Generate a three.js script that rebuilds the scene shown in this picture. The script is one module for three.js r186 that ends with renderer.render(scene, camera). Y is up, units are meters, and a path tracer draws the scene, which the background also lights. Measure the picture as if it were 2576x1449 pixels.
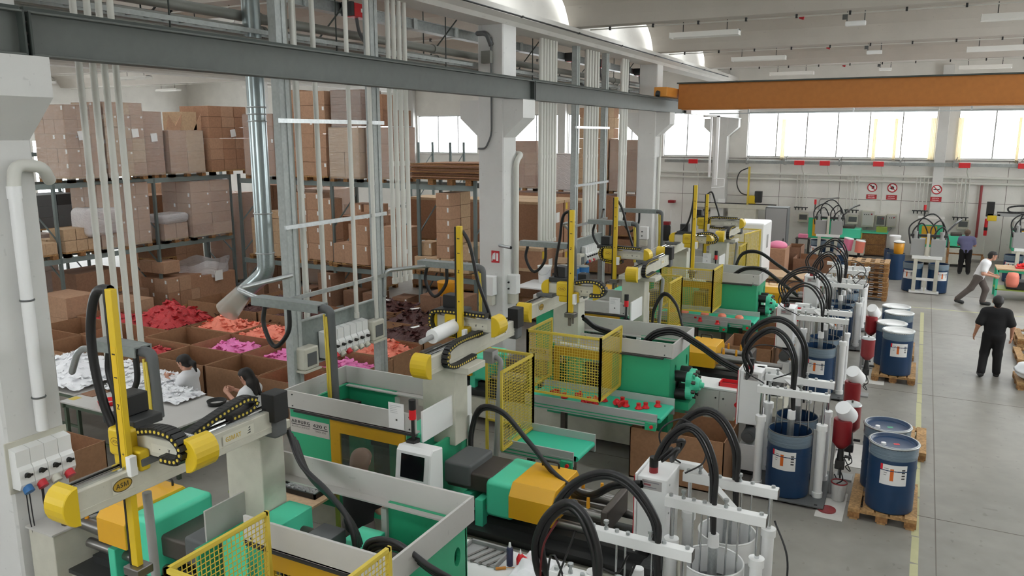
import * as THREE from 'three';
import { mergeGeometries } from 'three/addons/utils/BufferGeometryUtils.js';
import { RoundedBoxGeometry } from 'three/addons/geometries/RoundedBoxGeometry.js';

// ---------- camera, sky, exposure ----------
const scene = new THREE.Scene();
const camera = new THREE.PerspectiveCamera(2 * Math.atan(724.5 / 1980) * 180 / Math.PI, 2576 / 1449, 0.1, 200);
camera.rotation.order = 'YXZ';
camera.position.set(0, 4.9, 0);
camera.rotation.set(-10.99 * Math.PI / 180, 27.43 * Math.PI / 180, 0);
scene.add(camera);
scene.background = new THREE.Color(0.93, 0.98, 1.0);
scene.backgroundIntensity = 8.4;
const renderer = new THREE.WebGLRenderer({ antialias: true });
renderer.toneMapping = THREE.LinearToneMapping;
renderer.toneMappingExposure = 1.0;
renderer.shadowMap.enabled = true;

// ---------- helpers ----------
// axes used by the builders: x to the right, y up, d into the depth of the hall (d = -z)
let seed = 7;
const rnd = () => { seed = (seed * 1664525 + 1013904223) >>> 0; return seed / 4294967296; };
const rr = (a, b) => a + (b - a) * rnd();
const V = (x, y, d) => new THREE.Vector3(x, y, -d);
const used = {};
function numbered(n) { used[n] = (used[n] || 0) + 1; return used[n] === 1 ? n : n + '_' + String(used[n] - 1).padStart(3, '0'); }
function uvm(g) { // metre uv by the dominant axis of the normal
  const p = g.attributes.position, n = g.attributes.normal, uv = new Float32Array(p.count * 2);
  for (let i = 0; i < p.count; i++) {
    const ax = Math.abs(n.getX(i)), ay = Math.abs(n.getY(i)), az = Math.abs(n.getZ(i));
    if (ay >= ax && ay >= az) { uv[2 * i] = p.getX(i); uv[2 * i + 1] = p.getZ(i); }
    else if (ax >= az) { uv[2 * i] = p.getZ(i); uv[2 * i + 1] = p.getY(i); }
    else { uv[2 * i] = p.getX(i); uv[2 * i + 1] = p.getY(i); }
  }
  g.setAttribute('uv', new THREE.BufferAttribute(uv, 2)); return g;
}
const ni = (g) => { const q = g.index ? g.toNonIndexed() : g; for (const k of Object.keys(q.attributes)) if (!['position', 'normal', 'uv'].includes(k)) q.deleteAttribute(k); return q; };
const mg = (list) => { const l = list.flat(9).map(ni); return l.length === 1 ? l[0] : mergeGeometries(l); };
// box by ranges; b = rounded edge
function bx(x0, x1, y0, y1, d0, d1, b = 0) {
  const w = Math.abs(x1 - x0), h = Math.abs(y1 - y0), l = Math.abs(d1 - d0);
  const g = b > 0 ? new RoundedBoxGeometry(w, h, l, 1, Math.min(b, w / 2.01, h / 2.01, l / 2.01)) : new THREE.BoxGeometry(w, h, l);
  g.translate((x0 + x1) / 2, (y0 + y1) / 2, -(d0 + d1) / 2); return ni(uvm(ni(g)));
}
function align(g, a, b) { // a geometry along +y laid from a to b
  const q = new THREE.Quaternion().setFromUnitVectors(new THREE.Vector3(0, 1, 0), b.clone().sub(a).normalize());
  g.applyQuaternion(q); const m = a.clone().add(b).multiplyScalar(.5); g.translate(m.x, m.y, m.z); return g;
}
function cy(p, q, r, r2 = r, seg = 16, open = false) { const a = V(...p), b = V(...q); return ni(align(new THREE.CylinderGeometry(r2, r, a.distanceTo(b), seg, 1, open), a, b)); }
function bar(p, q, w, h) { const a = V(...p), b = V(...q); return uvm(ni(align(new THREE.BoxGeometry(w, a.distanceTo(b), h), a, b))); }
class Poly extends THREE.Curve { constructor(pts) { super(); this.c = new THREE.CatmullRomCurve3(pts, false, 'centripetal'); } getPoint(t) { return this.c.getPoint(t); } }
function tube(pts, r, n = 0, rad = 7) { return ni(new THREE.TubeGeometry(new Poly(pts.map((p) => V(...p))), n || Math.max(8, pts.length * 6), r, rad, false)); }
function pipe(pts, r, rad = 10, bend = .12) { // straight runs with rounded corners
  const P = pts.map((p) => V(...p)), path = new THREE.CurvePath(); let last = P[0];
  for (let i = 1; i < P.length - 1; i++) {
    const u = P[i - 1].clone().sub(P[i]), w = P[i + 1].clone().sub(P[i]), k = Math.min(bend, u.length() * .45, w.length() * .45);
    const a = P[i].clone().add(u.setLength(k)), c = P[i].clone().add(w.setLength(k));
    path.add(new THREE.LineCurve3(last, a)); path.add(new THREE.QuadraticBezierCurve3(a, P[i], c)); last = c;
  }
  path.add(new THREE.LineCurve3(last, P[P.length - 1]));
  const out = [];
  for (const c of path.curves) out.push(ni(new THREE.TubeGeometry(c, c.isLineCurve3 ? 1 : 6, r, rad, false)));
  out.push(ni(new THREE.SphereGeometry(r, 8, 6).translate(P[0].x, P[0].y, P[0].z)), ni(new THREE.SphereGeometry(r, 8, 6).translate(last.x, last.y, last.z)));
  return mg(out);
}
function lathe(prof, x, y, d, seg = 28) { return ni(new THREE.LatheGeometry(prof.map(([r, h]) => new THREE.Vector2(r, h)), seg).translate(x, y, -d)); }
function sph(x, y, d, r, sx = 1, sy = 1, sd = 1, n = 14) { return ni(new THREE.SphereGeometry(r, n, Math.ceil(n * .7)).scale(sx, sy, sd).translate(x, y, -d)); }
// extrude a profile: plane 'xy' (along d), 'dy' (along x), 'xd' (along y)
function ext(pts, plane, a, b, holes = [], bevel = 0) {
  const sh = new THREE.Shape(pts.map(([u, v]) => new THREE.Vector2(u, v)));
  for (const h of holes) sh.holes.push(new THREE.Path(h.map(([u, v]) => new THREE.Vector2(u, v))));
  const g = new THREE.ExtrudeGeometry(sh, { depth: Math.abs(b - a), bevelEnabled: bevel > 0, bevelSize: bevel, bevelThickness: bevel, bevelSegments: 1, curveSegments: 10 });
  const lo = Math.min(a, b), hi = Math.max(a, b);
  if (plane === 'xy') g.translate(0, 0, -hi);
  else if (plane === 'dy') { g.rotateY(Math.PI / 2); g.translate(lo, 0, 0); }   // u -> -z = d
  else { g.rotateX(-Math.PI / 2); g.translate(0, lo, 0); }                     // v -> -z = d
  return uvm(ni(g));
}
const ring = (x, y, d, R, r, axis = 'y', n = 24) => { const g = new THREE.TorusGeometry(R, r, 6, n); if (axis === 'y') g.rotateX(Math.PI / 2); if (axis === 'x') g.rotateY(Math.PI / 2); return ni(g.translate(x, y, -d)); };
const move = (g, x, y, d, ry = 0) => { const q = g.clone(); if (ry) q.rotateY(ry); return q.translate(x, y, -d); };

// things: base in world axes, part geometry given in the same axes as the base
function thing(name, label, category, group, base = [0, 0, 0]) {
  const o = new THREE.Group(); o.name = numbered(name); o.position.copy(V(...base)); scene.add(o);
  o.userData = { label, category }; if (group) o.userData.group = group; o.off = V(...base); return o;
}
function rebase(t, base) { t.position.copy(V(...base)); return t; }
function part(t, name, geos, mat, label) {
  const g = mg([geos]); if (t.off) g.translate(-t.off.x, -t.off.y, -t.off.z);
  const m = new THREE.Mesh(g, mat); m.name = name; m.castShadow = m.receiveShadow = true; t.add(m); m.off = t.off;
  if (label) m.userData.label = label; return m;
}
const sub = (p, name, geos, mat, label) => part(p, name, geos, mat, label);
function solo(name, geos, mat, label, category, group, base) { // a thing that is one mesh
  const g = mg([geos]); g.computeBoundingBox(); const b = g.boundingBox;
  const c = base ? V(...base) : new THREE.Vector3((b.min.x + b.max.x) / 2, b.min.y, (b.min.z + b.max.z) / 2);
  g.translate(-c.x, -c.y, -c.z); const m = new THREE.Mesh(g, mat); m.name = numbered(name); m.position.copy(c); m.castShadow = m.receiveShadow = true;
  m.userData = { label, category }; if (group) m.userData.group = group; scene.add(m); return m;
}
function struct(name, geos, mat) { const m = new THREE.Mesh(mg([geos]), mat); m.name = numbered(name); m.castShadow = m.receiveShadow = true; m.userData = { kind: 'structure' }; scene.add(m); return m; }
function dup(o, base, turn = 0, label, group) {
  const c = o.clone(); c.name = numbered(o.name.replace(/_\d{3}$/, '')); c.position.copy(V(...base)); c.rotation.y = turn; c.userData = { ...o.userData };
  if (label) c.userData.label = label; if (group) c.userData.group = group; scene.add(c); return c;
}

// ---------- textures ----------
function hash(x, y, s) { let h = (x * 374761393 + y * 668265263 + s * 974634777) | 0; h = Math.imul(h ^ (h >>> 13), 1274126177); return ((h ^ (h >>> 16)) >>> 0) / 4294967296; }
function vn(u, v, n, s) { // tileable value noise, n cells
  const x = u * n, y = v * n, i = Math.floor(x), j = Math.floor(y), f = x - i, g = y - j, a = f * f * (3 - 2 * f), b = g * g * (3 - 2 * g), w = (k) => ((k % n) + n) % n;
  const q = (p, r) => hash(w(p), w(r), s);
  return (q(i, j) * (1 - a) + q(i + 1, j) * a) * (1 - b) + (q(i, j + 1) * (1 - a) + q(i + 1, j + 1) * a) * b;
}
const fbm = (u, v, n, s, oct = 4) => { let t = 0, k = .5, z = 0; for (let o = 0; o < oct; o++) { t += k * vn(u, v, n << o, s + o); z += k; k *= .5; } return t / z; };
function tex(size, f, srgb = true, rep = 1) { // f(u,v) -> [r,g,b] 0..1
  const a = new Uint8Array(size * size * 4);
  for (let j = 0; j < size; j++) for (let i = 0; i < size; i++) { const c = f(i / size, j / size), k = (j * size + i) * 4; for (let q = 0; q < 3; q++) a[k + q] = Math.max(0, Math.min(255, (Array.isArray(c) ? c[q] : c) * 255)); a[k + 3] = 255; }
  const t = new THREE.DataTexture(a, size, size); t.wrapS = t.wrapT = THREE.RepeatWrapping; t.magFilter = THREE.LinearFilter; t.minFilter = THREE.LinearMipmapLinearFilter; t.generateMipmaps = true;
  if (srgb) t.colorSpace = THREE.SRGBColorSpace; t.repeat.set(rep, rep); t.needsUpdate = true; return t;
}
const mixc = (a, b, t) => a.map((x, i) => x + (b[i] - x) * t);
const T = {
  floor: tex(1024, (u, v) => { const n = fbm(u, v, 5, 1, 6), m = fbm(u, v, 40, 9, 3), k = .86 + .2 * (n - .5) + .08 * (m - .5); const st = vn(u, v, 90, 33) > .93 ? -.07 : 0; return [k + st, k + st, k * .99 + st]; }, true, 1 / 7),
  paint: tex(512, (u, v) => { const n = fbm(u, v, 6, 3, 5), s = vn(u, v, 60, 5) > .95 ? .05 : 0; const k = .95 + .07 * (n - .5) - s; return [k, k, k]; }, true, 1 / 3),
  card: tex(512, (u, v) => { const f = fbm(u, v, 24, 4, 4), l = .5 + .5 * Math.sin(v * 512 * Math.PI / 4), k = .93 + .12 * (f - .5) - .03 * l; return [k, k, k]; }, true, 1.2),
  wood: tex(512, (u, v) => { const w = fbm(u * 1, v, 6, 8, 3), g = vn(u, (v * 1 + .1 * w) % 1, 48, 2), k = .85 + .25 * (g - .5) + .2 * (w - .5); return [k, k * .98, k * .95]; }, true, 1),
  galv: tex(256, (u, v) => { const n = vn(u, v, 22, 6), m = fbm(u, v, 5, 2, 4), k = .9 + .07 * (n - .5) + .08 * (m - .5); return [k, k, k]; }, true, 1.5),
  grime: tex(512, (u, v) => { const n = fbm(u, v, 8, 21, 6), d = vn(u, v, 70, 4) > .95 ? .06 : 0; const k = .94 + .07 * (n - .5) - d; return [k, k, k]; }, true, 1.3),
  wrap: tex(512, (u, v) => { const a = Math.abs(fbm(u, v, 5, 14, 5) - .5) * 2, b = Math.abs(fbm((u + v * 2) % 1, v, 9, 17, 4) - .5) * 2; return 1 - Math.min(1, .6 * a + .6 * b); }, false, 1.1),
  wrapS: (() => { const t = tex(512, (u, v) => { const a = Math.abs(fbm(u, v, 6, 24, 5) - .5) * 2, b = Math.abs(fbm(u, v, 13, 27, 3) - .5) * 2; return 1 - Math.min(1, .8 * a + .4 * b); }, false, 1); t.repeat.set(.5, 2.2); return t; })(),
  crump: tex(512, (u, v) => { const a = Math.abs(fbm(u, v, 7, 44, 4) - .5) * 2; return 1 - a; }, false, 2),
};
// ---------- materials ----------
const col = (c) => new THREE.Color(c);
function M(c, rough = .6, metal = 0, o = {}) { return new THREE.MeshPhysicalMaterial({ color: col(c), roughness: rough, metalness: metal, ...o }); }
const m = {
  floor: M('#a39f98', .42, 0, { map: T.floor, specularIntensity: .6 }), joint: M('#6f6862', .8), tape: M('#c0bd92', .7, 0, { map: T.grime }),
  wall: M('#eae7e1', .85, 0, { map: T.paint }), shell: M('#c3bcb3', .9, 0, { map: T.paint }), conc: M('#d9d6d0', .85, 0, { map: T.paint }), colp: M('#dfdedb', .75, 0, { map: T.paint }),
  rail: M('#636763', .55, .15, { map: T.grime }), railD: M('#3c423e', .6, .1), orange: M('#b5702a', .55, 0, { map: T.grime }), orange2: M('#c9842e', .5),
  galv: M('#a9aeac', .42, .65, { map: T.galv }), strut: M('#b6bbb8', .5, 0, { map: T.galv }), zinc: M('#c6caca', .32, .8, { map: T.galv }), pipeW: M('#cfcec6', .5), pipeG: M('#8d8d86', .5, .2, { map: T.grime }), duct: M('#b4bfc0', .28, .85, { map: T.galv }),
  tray: M('#949b98', .45, .15, { map: T.galv }), dark: M('#2c2d2d', .55), black: M('#181818', .5), rubber: M('#1c1b1c', .42), steel: M('#8b8884', .33, .85, { map: T.grime }), chrome: M('#d5d7d8', .14, 1), dsteel: M('#5d5651', .42, .6, { map: T.grime }),
  cream: M('#d2cfc0', .5, 0, { map: T.grime }), rim: M('#c6c3be', .48, 0, { map: T.paint }), white: M('#e6e6e4', .45), whiteP: M('#e9e9e8', .38), green: M('#34ad7e', .42, 0, { map: T.paint }), green2: M('#4fcfa6', .38), belt: M('#33bd99', .5), ygreen: M('#9bb04a', .5),
  yellow: M('#c99a1c', .45, 0, { map: T.paint }), yel: M('#d3b321', .4), yelO: M('#e0a820', .38), yelM: M('#d3bb49', .45), red: M('#c0202c', .4), redB: M('#d8202a', .35), redD: M('#8b1f25', .4), redT: M('#9b3a3e', .35, 0, { map: T.grime }), blue: M('#1b3c60', .36, 0, { map: T.paint }), blueP: M('#2c6ca8', .4), lining: M('#6d7f8d', .25, 0, { clearcoat: .6, bumpMap: T.wrap, bumpScale: .006 }),
  rack: M('#66716f', .5, .1), rackL: M('#7f8b89', .45, .1), wood: M('#c79f6d', .75, 0, { map: T.wood }), woodD: M('#a97c4e', .8, 0, { map: T.wood }), paper: M('#eeeeec', .8),
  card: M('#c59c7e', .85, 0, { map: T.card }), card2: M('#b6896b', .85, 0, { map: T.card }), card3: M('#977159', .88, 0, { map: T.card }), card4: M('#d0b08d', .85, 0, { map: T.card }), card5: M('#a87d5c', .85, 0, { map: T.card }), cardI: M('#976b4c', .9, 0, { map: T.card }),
  wrap: M('#f6f6f4', .12, 0, { transparent: true, opacity: .26, bumpMap: T.wrapS, bumpScale: .035, side: THREE.DoubleSide }), wrapW: M('#f2eff0', .22, 0, { transparent: true, opacity: .62, bumpMap: T.wrap, bumpScale: .03, side: THREE.DoubleSide }),
  glass: M('#ffffff', 0, 0, { transmission: 1, thickness: 0, ior: 1.45 }), poly: M('#cfd8d2', .05, 0, { transmission: .95, thickness: 0 }), screen: M('#15171a', .15), curtain: M('#efe8d6', .95, 0, { transmission: .6, thickness: 0, side: THREE.DoubleSide }),
  skin: M('#b98468', .55), skin2: M('#c4917a', .55), hair: M('#17110f', .55), hairB: M('#5f4b3c', .6), shirtW: M('#e8e8ea', .85), shirtK: M('#131214', .9), trous: M('#151314', .9), trousG: M('#5c534f', .9), shirtB: M('#6a6a8c', .9), grey: M('#9a9a98', .6), greyD: M('#5a5c5c', .6), cable: M('#232122', .5), alu: M('#b4b7b6', .4, .25), lampW: M('#e9e7e2', .4), pink: M('#e27f9f', .5), salmon: M('#e8846f', .5), amber: M('#d9961f', .4),
};
// ---------- the hall ----------
const XL = -42.2, XM = -25.4, XR = 9.4, DB = 36.3, DF = -6, YT = 9.2;
struct('floor', bx(XL - .3, XR + .3, -.3, 0, DF - .3, DB + .3), m.floor);
{ // saw-cut floor joints and the dashed yellow tape
  const j = [];
  for (const x of [.52, 6.1]) j.push(bx(x - .006, x + .006, 0, .002, DF, DB));
  for (const d of [5.4, 10.95, 16.5, 22.05, 27.6, 33.1]) j.push(bx(-7.5, XR, 0, .002, d - .006, d + .006));
  struct('floor_joint', j, m.joint);
  const segs = [[7.2, 8.6], [8.64, 9.6], [9.63, 10.3], [10.33, 11.5], [11.55, 12.6], [12.62, 14.1], [14.14, 15.9], [15.94, 17.2], [17.25, 20.6], [20.65, 24.5]];
  for (const [a, b] of segs) struct('floor_line', ext([[.25, a], [.335, a + rr(-.02, .02)], [.33 + rr(-.008, .008), b], [.25 + rr(-.008, .008), b + rr(-.02, .02)]], 'xd', 0, .0015), m.tape);
  struct('floor_line', bx(-.6, 4.6, 0, .0015, 25.15, 25.22), m.tape);
}
// back wall with its band of windows
const WY0 = 3.95, WY1 = 5.92;
const wins = [[-40, -36], [-35, -31], [-30, -26.4], [-24.6, -20.9], [-18.8, -16.25], [-15.75, -11.4], [-10.9, -8.75], [-7.1, .28], [1.04, 8.6]];
{
  const g = [bx(XL - .3, XR + .3, 0, WY0, DB, DB + .3), bx(XL - .3, XR + .3, WY1, YT, DB, DB + .3)]; let x = XL - .3;
  for (const [a, b] of wins) { g.push(bx(x, a, WY0, WY1, DB, DB + .3)); x = b; } g.push(bx(x, XR + .3, WY0, WY1, DB, DB + .3));
  const w = struct('wall_back', g, m.wall);
  // precast panel joints
  const js = []; for (const y of [2.24]) js.push(bx(-18, XR, y - .008, y + .008, DB - .006, DB)); for (const y of [WY0 - .06]) js.push(bx(-18, XR, y - .01, y + .01, DB - .02, DB));
  for (const x of [-9.9, -5.6, -3.15, -.75, 2.9, 5.2]) js.push(bx(x - .008, x + .008, .1, WY0, DB - .006, DB));
  part(w, 'panel_joint', js, m.joint);
  let n = 1;
  for (const [a, b] of wins) {
    const wd = struct('window_' + n++, bx(a, b, WY0, WY1, DB + .16, DB + .17), m.glass), fr = [];
    const k = Math.max(2, Math.round((b - a) / 1.24)), st = (b - a) / k;
    for (let i = 0; i <= k; i++) fr.push(bx(a + i * st - .022, a + i * st + .022, WY0, WY1, DB + .12, DB + .19));
    fr.push(bx(a, b, WY0, WY0 + .05, DB + .1, DB + .2), bx(a, b, WY1 - .05, WY1, DB + .1, DB + .2));
    part(wd, 'window_frame', fr, m.grey); part(wd, 'window_sill', bx(a - .05, b + .05, WY0 - .04, WY0, DB - .06, DB + .1), m.conc);
  }
}
for (const [x, w] of [[-2.06 - 3.5, .18], [-1.95, .14], [-1.18, .12], [.16, .22], [1.12, .2], [3.1, .1], [4.55, .14]]) { // curtains drawn to narrow strips
  const pts = []; for (let i = 0; i <= 8; i++) pts.push([x + (i / 8 - .5) * w, DB - .07 + (i % 2 ? .018 : -.018)]);
  const back = pts.slice().reverse().map(([u, v]) => [u, v + .012]);
  solo('curtain', ext([...pts, ...back], 'xd', WY0 - .12 + rr(0, .1), WY1 - .35), m.curtain, 'narrow cream curtain strip gathered in front of the bright back windows', 'curtain', 'curtain strips on the back windows');
}
// other walls
{
  const g = [], h = [];
  const holes = [[-2, 4], [6, 11], [20, 25], [26, 32]]; let d = DF - .3;
  for (const [a, b] of holes) { g.push(bx(XL - .3, XL, 1.0, 4.6, d, a)); d = b; } g.push(bx(XL - .3, XL, 1.0, 4.6, d, DB));
  g.push(bx(XL - .3, XL, 0, 1.0, DF - .3, DB), bx(XL - .3, XL, 4.6, YT, DF - .3, DB)); struct('wall_left', g, m.wall);
  for (const [a, b] of holes) { const w = struct('window_7', bx(XL - .17, XL - .16, 1.0, 4.6, a, b), m.glass), fr = []; const k = Math.round((b - a) / 1.4); for (let i = 0; i <= k; i++) { const q = a + (b - a) * i / k; fr.push(bx(XL - .2, XL - .12, 1.0, 4.6, q - .025, q + .025)); } fr.push(bx(XL - .2, XL - .12, 3.1, 3.15, a, b)); part(w, 'window_frame', fr, m.greyD); }
  const rh = [[14, 21], [23, 30]]; d = DF - .3;
  for (const [a, b] of rh) { h.push(bx(XR, XR + .3, 3, 6, d, a)); d = b; } h.push(bx(XR, XR + .3, 3, 6, d, DB), bx(XR, XR + .3, 0, 3, DF - .3, DB), bx(XR, XR + .3, 6, YT, DF - .3, DB)); struct('wall_right', h, m.wall);
  const f = [], fh = [[-22, -17], [-6, -1]]; let x = XL - .3;
  for (const [a, b] of fh) { f.push(bx(x, a, 3, 6.3, DF - .3, DF)); x = b; } f.push(bx(x, XR + .3, 3, 6.3, DF - .3, DF), bx(XL - .3, XR + .3, 0, 3, DF - .3, DF), bx(XL - .3, XR + .3, 6.3, YT, DF - .3, DF)); struct('wall_front', f, m.wall);
}
// roof: wing-shaped precast shells with glazed strips between them, carried by the gutter beam
const stems = [-7.8, -1.3, 5.2, 11.7, 18.2, 24.75, 31.3];
{
  const prof = []; const up = [[.2, 7.42], [.32, 7.62], [.5, 7.85], [.8, 8.08], [1.3, 8.28], [2.0, 8.4], [2.88, 8.44]];
  const lo = [...up.slice().reverse().map(([u, v]) => [-u, v]), ...up], hi = up.map(([u, v]) => [Math.max(.06, u - .1), v + .12]); hi[6][0] = 2.88;
  const top = [...hi.slice().reverse(), ...hi.map(([u, v]) => [-u, v])];
  prof.push(...lo, ...top);
  for (const s0 of stems) for (const [a, b, off] of [[-7.8, XR, 0], [XM + .3, -8.5, 0], [XL, XM - .3, 3.35]]) { const s = s0 + off; if (s > 33) continue;
    const c = struct('ceiling', ext(prof.map(([u, v]) => [u + s, v]), 'dy', a, b), m.shell);
    const k = [bx(a + .4, b - .3, 7.36, 7.385, s + .12, s + .145)]; const cl = [];
    for (let x = Math.max(a, -16) + .9; x < Math.min(b, 5); x += 1.05) cl.push(bx(x - .02, x + .02, 7.34, 7.42, s + .1, s + .16));
    part(c, 'conduit', k, m.pipeW); if (cl.length) part(c, 'conduit_clip', cl, m.dark);
  }
  for (let i = 0; i < stems.length - 1; i++) for (const [a, b, off] of [[-7.8, XR, 0], [XM + .3, -8.5, 0], [XL, XM - .3, 3.35]]) struct('window_8', bx(a, b, 8.5, 8.51, stems[i] + off + 2.8, stems[i + 1] + off - 2.8), m.glass);
  struct('ceiling_slab', [bx(XL, XR, 8.45, 8.6, 34.1, DB), bx(XL, XM, 8.45, 8.6, 30.9, DB), bx(XL, XM, 8.46, 8.6, DF, -7.2), bx(XL - .3, XR + .3, YT - .6, YT, DF - .3, DF + .3)], m.shell);
  // gutter beam and the closing strip above it
  struct('gutter_beam', [ext([[-8.4, 7.12], [-7.84, 7.12], [-7.78, 7.2], [-7.62, 7.26], [-7.62, 7.4], [-8.68, 7.4], [-8.68, 7.26], [-8.5, 7.2]], 'xy', DF, DB), bx(-8.3, -8, 7.4, 8.6, DF, DB)], m.conc); struct('gutter_beam', [ext([[-8.4, 7.12], [-7.84, 7.12], [-7.78, 7.2], [-7.62, 7.26], [-7.62, 7.4], [-8.68, 7.4], [-8.68, 7.26], [-8.5, 7.2]].map(([u, v]) => [u + XM + 8.15, v]), 'xy', DF, DB), bx(XM - .15, XM + .15, 7.4, 8.6, DF, DB)], m.conc);
  struct('trim_1', [pipe([[-7.56, 7.27, -4], [-7.56, 7.27, 34]], .018, 6), [6, 9, 12, 15, 18, 21, 24, 27, 30].map((d) => bx(-7.59, -7.53, 7.25, 7.29, d, d + .04))], m.dark);
}
// columns with corbels
for (const d of [-6.27, 4.23, 14.73, 25.23, 35.73]) {
  const ch = .025, c = [[-8.45 + ch, d], [-7.85 - ch, d], [-7.85, d + ch], [-7.85, d + .6 - ch], [-7.85 - ch, d + .6], [-8.45 + ch, d + .6], [-8.45, d + .6 - ch], [-8.45, d + ch]];
  struct('column', ext(c.map(([u, v]) => [u + XM + 8.15, v]), 'xd', 0, 7.13), m.colp);
  const p = struct('column', [ext(c, 'xd', 0, 7.13), ext([[-8.45, 4.85], [-7.85, 4.85], [-7.4, 5.25], [-7.4, 5.62], [-8.9, 5.62], [-8.9, 5.25]], 'xy', d + .02, d + .58)], m.colp);
  if (d > 0 && d < 30) part(p, 'base_strip', bx(-8.46, -7.84, 0, .1, d - .01, d + .61), m.grey);
}
for (const [x, w] of [[.5, .38], [-15.98, .4], [-24.9, .4]]) struct('column', bx(x - w / 2, x + w / 2, 0, 7.6, DB - .28, DB, .01), m.colp);
// ---------- crane track, crane, overhead services ----------
function ibeam(xc, y0, y1, d0, d1, fw = .2) { return [bx(xc - .008, xc + .008, y0 + .018, y1 - .018, d0, d1), bx(xc - fw / 2, xc + fw / 2, y0, y0 + .02, d0, d1, .004), bx(xc - fw / 2, xc + fw / 2, y1 - .02, y1, d0, d1, .004)]; }
for (const [a, b, l] of [[-6, 4.62, 'dark grey steel crane track beam piece cut off at the left frame edge'], [4.66, 15.3, 'long grey steel crane track beam between the first two white columns'], [15.34, 27.2, 'grey steel crane track beam running from second column to orange crane']]) {
  const t = thing('crane_track', l, 'beam', null, [-7.5, 5.62, a]);
  part(t, 'beam', ibeam(-7.5, 5.62, 6.02, a, b), m.rail);
  part(t, 'top_rail', bx(-7.53, -7.47, 6.02, 6.06, a, b), m.railD);
  part(t, 'end_plate', bx(-7.6, -7.4, 5.63, 6.01, a, a + .02), m.railD); const e = part(t, 'end_plate', bx(-7.6, -7.4, 5.63, 6.01, b - .02, b), m.railD);
  sub(e, 'bolt', [a, b].flatMap((d) => [5.72, 5.82, 5.92].flatMap((y) => [-7.55, -7.45].map((x) => cy([x, y, d - .012], [x, y, d + .012], .012, .012, 6)))), m.steel);
}
solo('crane_track', [ibeam(-7.5, 5.62, 5.98, 27.75, 36.25, .26), bx(-7.62, -7.38, 5.62, 5.98, 27.74, 27.76)], m.whiteP, 'white painted crane track beam ending at the back wall column', 'beam');
{
  const t = thing('bridge_crane', 'orange overhead travelling crane girder spanning the right bay', 'crane', null, [-7.5, 6.06, 25.6]);
  part(t, 'girder', [bx(-7.2, XR - .3, 5.72, 6.5, 25.42, 25.74, .01)], m.orange);
  part(t, 'top_flange', bx(-7.24, XR - .3, 6.5, 6.54, 25.34, 25.82), m.railD);
  part(t, 'bottom_flange', bx(-7.05, XR - .3, 5.69, 5.72, 25.32, 25.86), m.orange);
  const e = part(t, 'end_carriage', [bx(-7.66, -7.24, 6.07, 6.36, 24.3, 26.9, .02)], m.orange2); sub(e, 'wheel', [cy([-7.56, 6.13, 24.2], [-7.44, 6.13, 24.2], .07), cy([-7.56, 6.13, 27], [-7.44, 6.13, 27], .07)], m.dark); sub(e, 'bumper', cy([-7.5, 6.2, 24.3], [-7.5, 6.2, 24.16], .05), m.black);
  part(t, 'conductor_rail', [bx(-6.2, XR - .4, 5.55, 5.58, 25.5, 25.54), ...[-5, -2, 1, 4, 7].map((x) => bx(x - .02, x + .02, 5.58, 5.7, 25.5, 25.53))], m.zinc);
  part(t, 'end_bracket', bx(XR - .4, XR + .05, 5.6, 6.5, 25.2, 26), m.railD);
}
{
  const t = thing('busbar_trunking', 'galvanised busbar trunking hung under the white gutter beam', 'trunking', null, [-8.95, 6.88, 0]);
  part(t, 'trunk', [bx(-9.02, -8.88, 6.9, 7.06, -5, 27.6, .006)], m.galv);
  part(t, 'trunk_flange', [bx(-9.05, -8.85, 7.055, 7.07, -5, 27.6), bx(-9.05, -8.85, 6.885, 6.9, -5, 27.6)], m.galv);
  for (let d = 1; d < 27; d += 1.5) part(t, 'joint_cover', bx(-9.06, -8.84, 6.88, 7.08, d, d + .12), m.strut);
}
[[11.15, 'red tap-off box on the overhead busbar at the top picture edge'], [20.4, 'red tap-off box on the busbar nearest behind the second white column'], [22.5, 'red tap-off box on the busbar, the middle one beyond the second column'], [26.1, 'red tap-off box on the busbar right before the third white column']].forEach(([d, l]) => {
  const t = thing('tap_off_box', l, 'electrical box', null, [-8.8, 6.86, d]);
  part(t, 'case', bx(-8.84, -8.62, 6.84, 7.06, d - .2, d + .2, .01), m.redB); part(t, 'side_plate', bx(-8.85, -8.63, 6.85, 7.07, d - .27, d - .2), m.dark);
  part(t, 'label_plate', bx(-8.622, -8.612, 6.92, 6.98, d - .04, d + .04), m.paper);
  part(t, 'cable', tube([[-8.75, 6.85, d], [-8.73, 6.6, d + .05], [-8.6, 6.35, d + .15], [-8.5, 6.2, d + .3]], .03), m.greyD);
});
for (const [y, r, l, x] of [[6.58, .075, 'thick grey overhead pipe, upper one of the long pair below the busbar', -8.9], [6.37, .08, 'thick grey overhead pipe, lower one of the long pair below the busbar', -8.82], [6.24, .022, 'thin grey overhead tube lowest under the two thick pipes', -8.62]])
  solo('overhead_pipe', [cy([x, y, -5], [x, y, DB], r, r, 14, true), ...[5, 9, 13.7, 19, 24, 29, 33].map((d) => cy([x, y, d], [x, y, d + .06], r * 1.25, r * 1.25, 14))], m.pipeG, l, 'pipe');
solo('cable_ladder', [bx(-8.72, -8.7, 6.3, 6.36, -4, 27), bx(-8.5, -8.48, 6.3, 6.36, -4, 27), ...Array.from({ length: 120 }, (_, i) => bx(-8.71, -8.49, 6.32, 6.34, -4 + i * .26, -3.97 + i * .26))], m.strut, 'perforated grey cable ladder running beside the overhead pipes', 'cable ladder');
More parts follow.
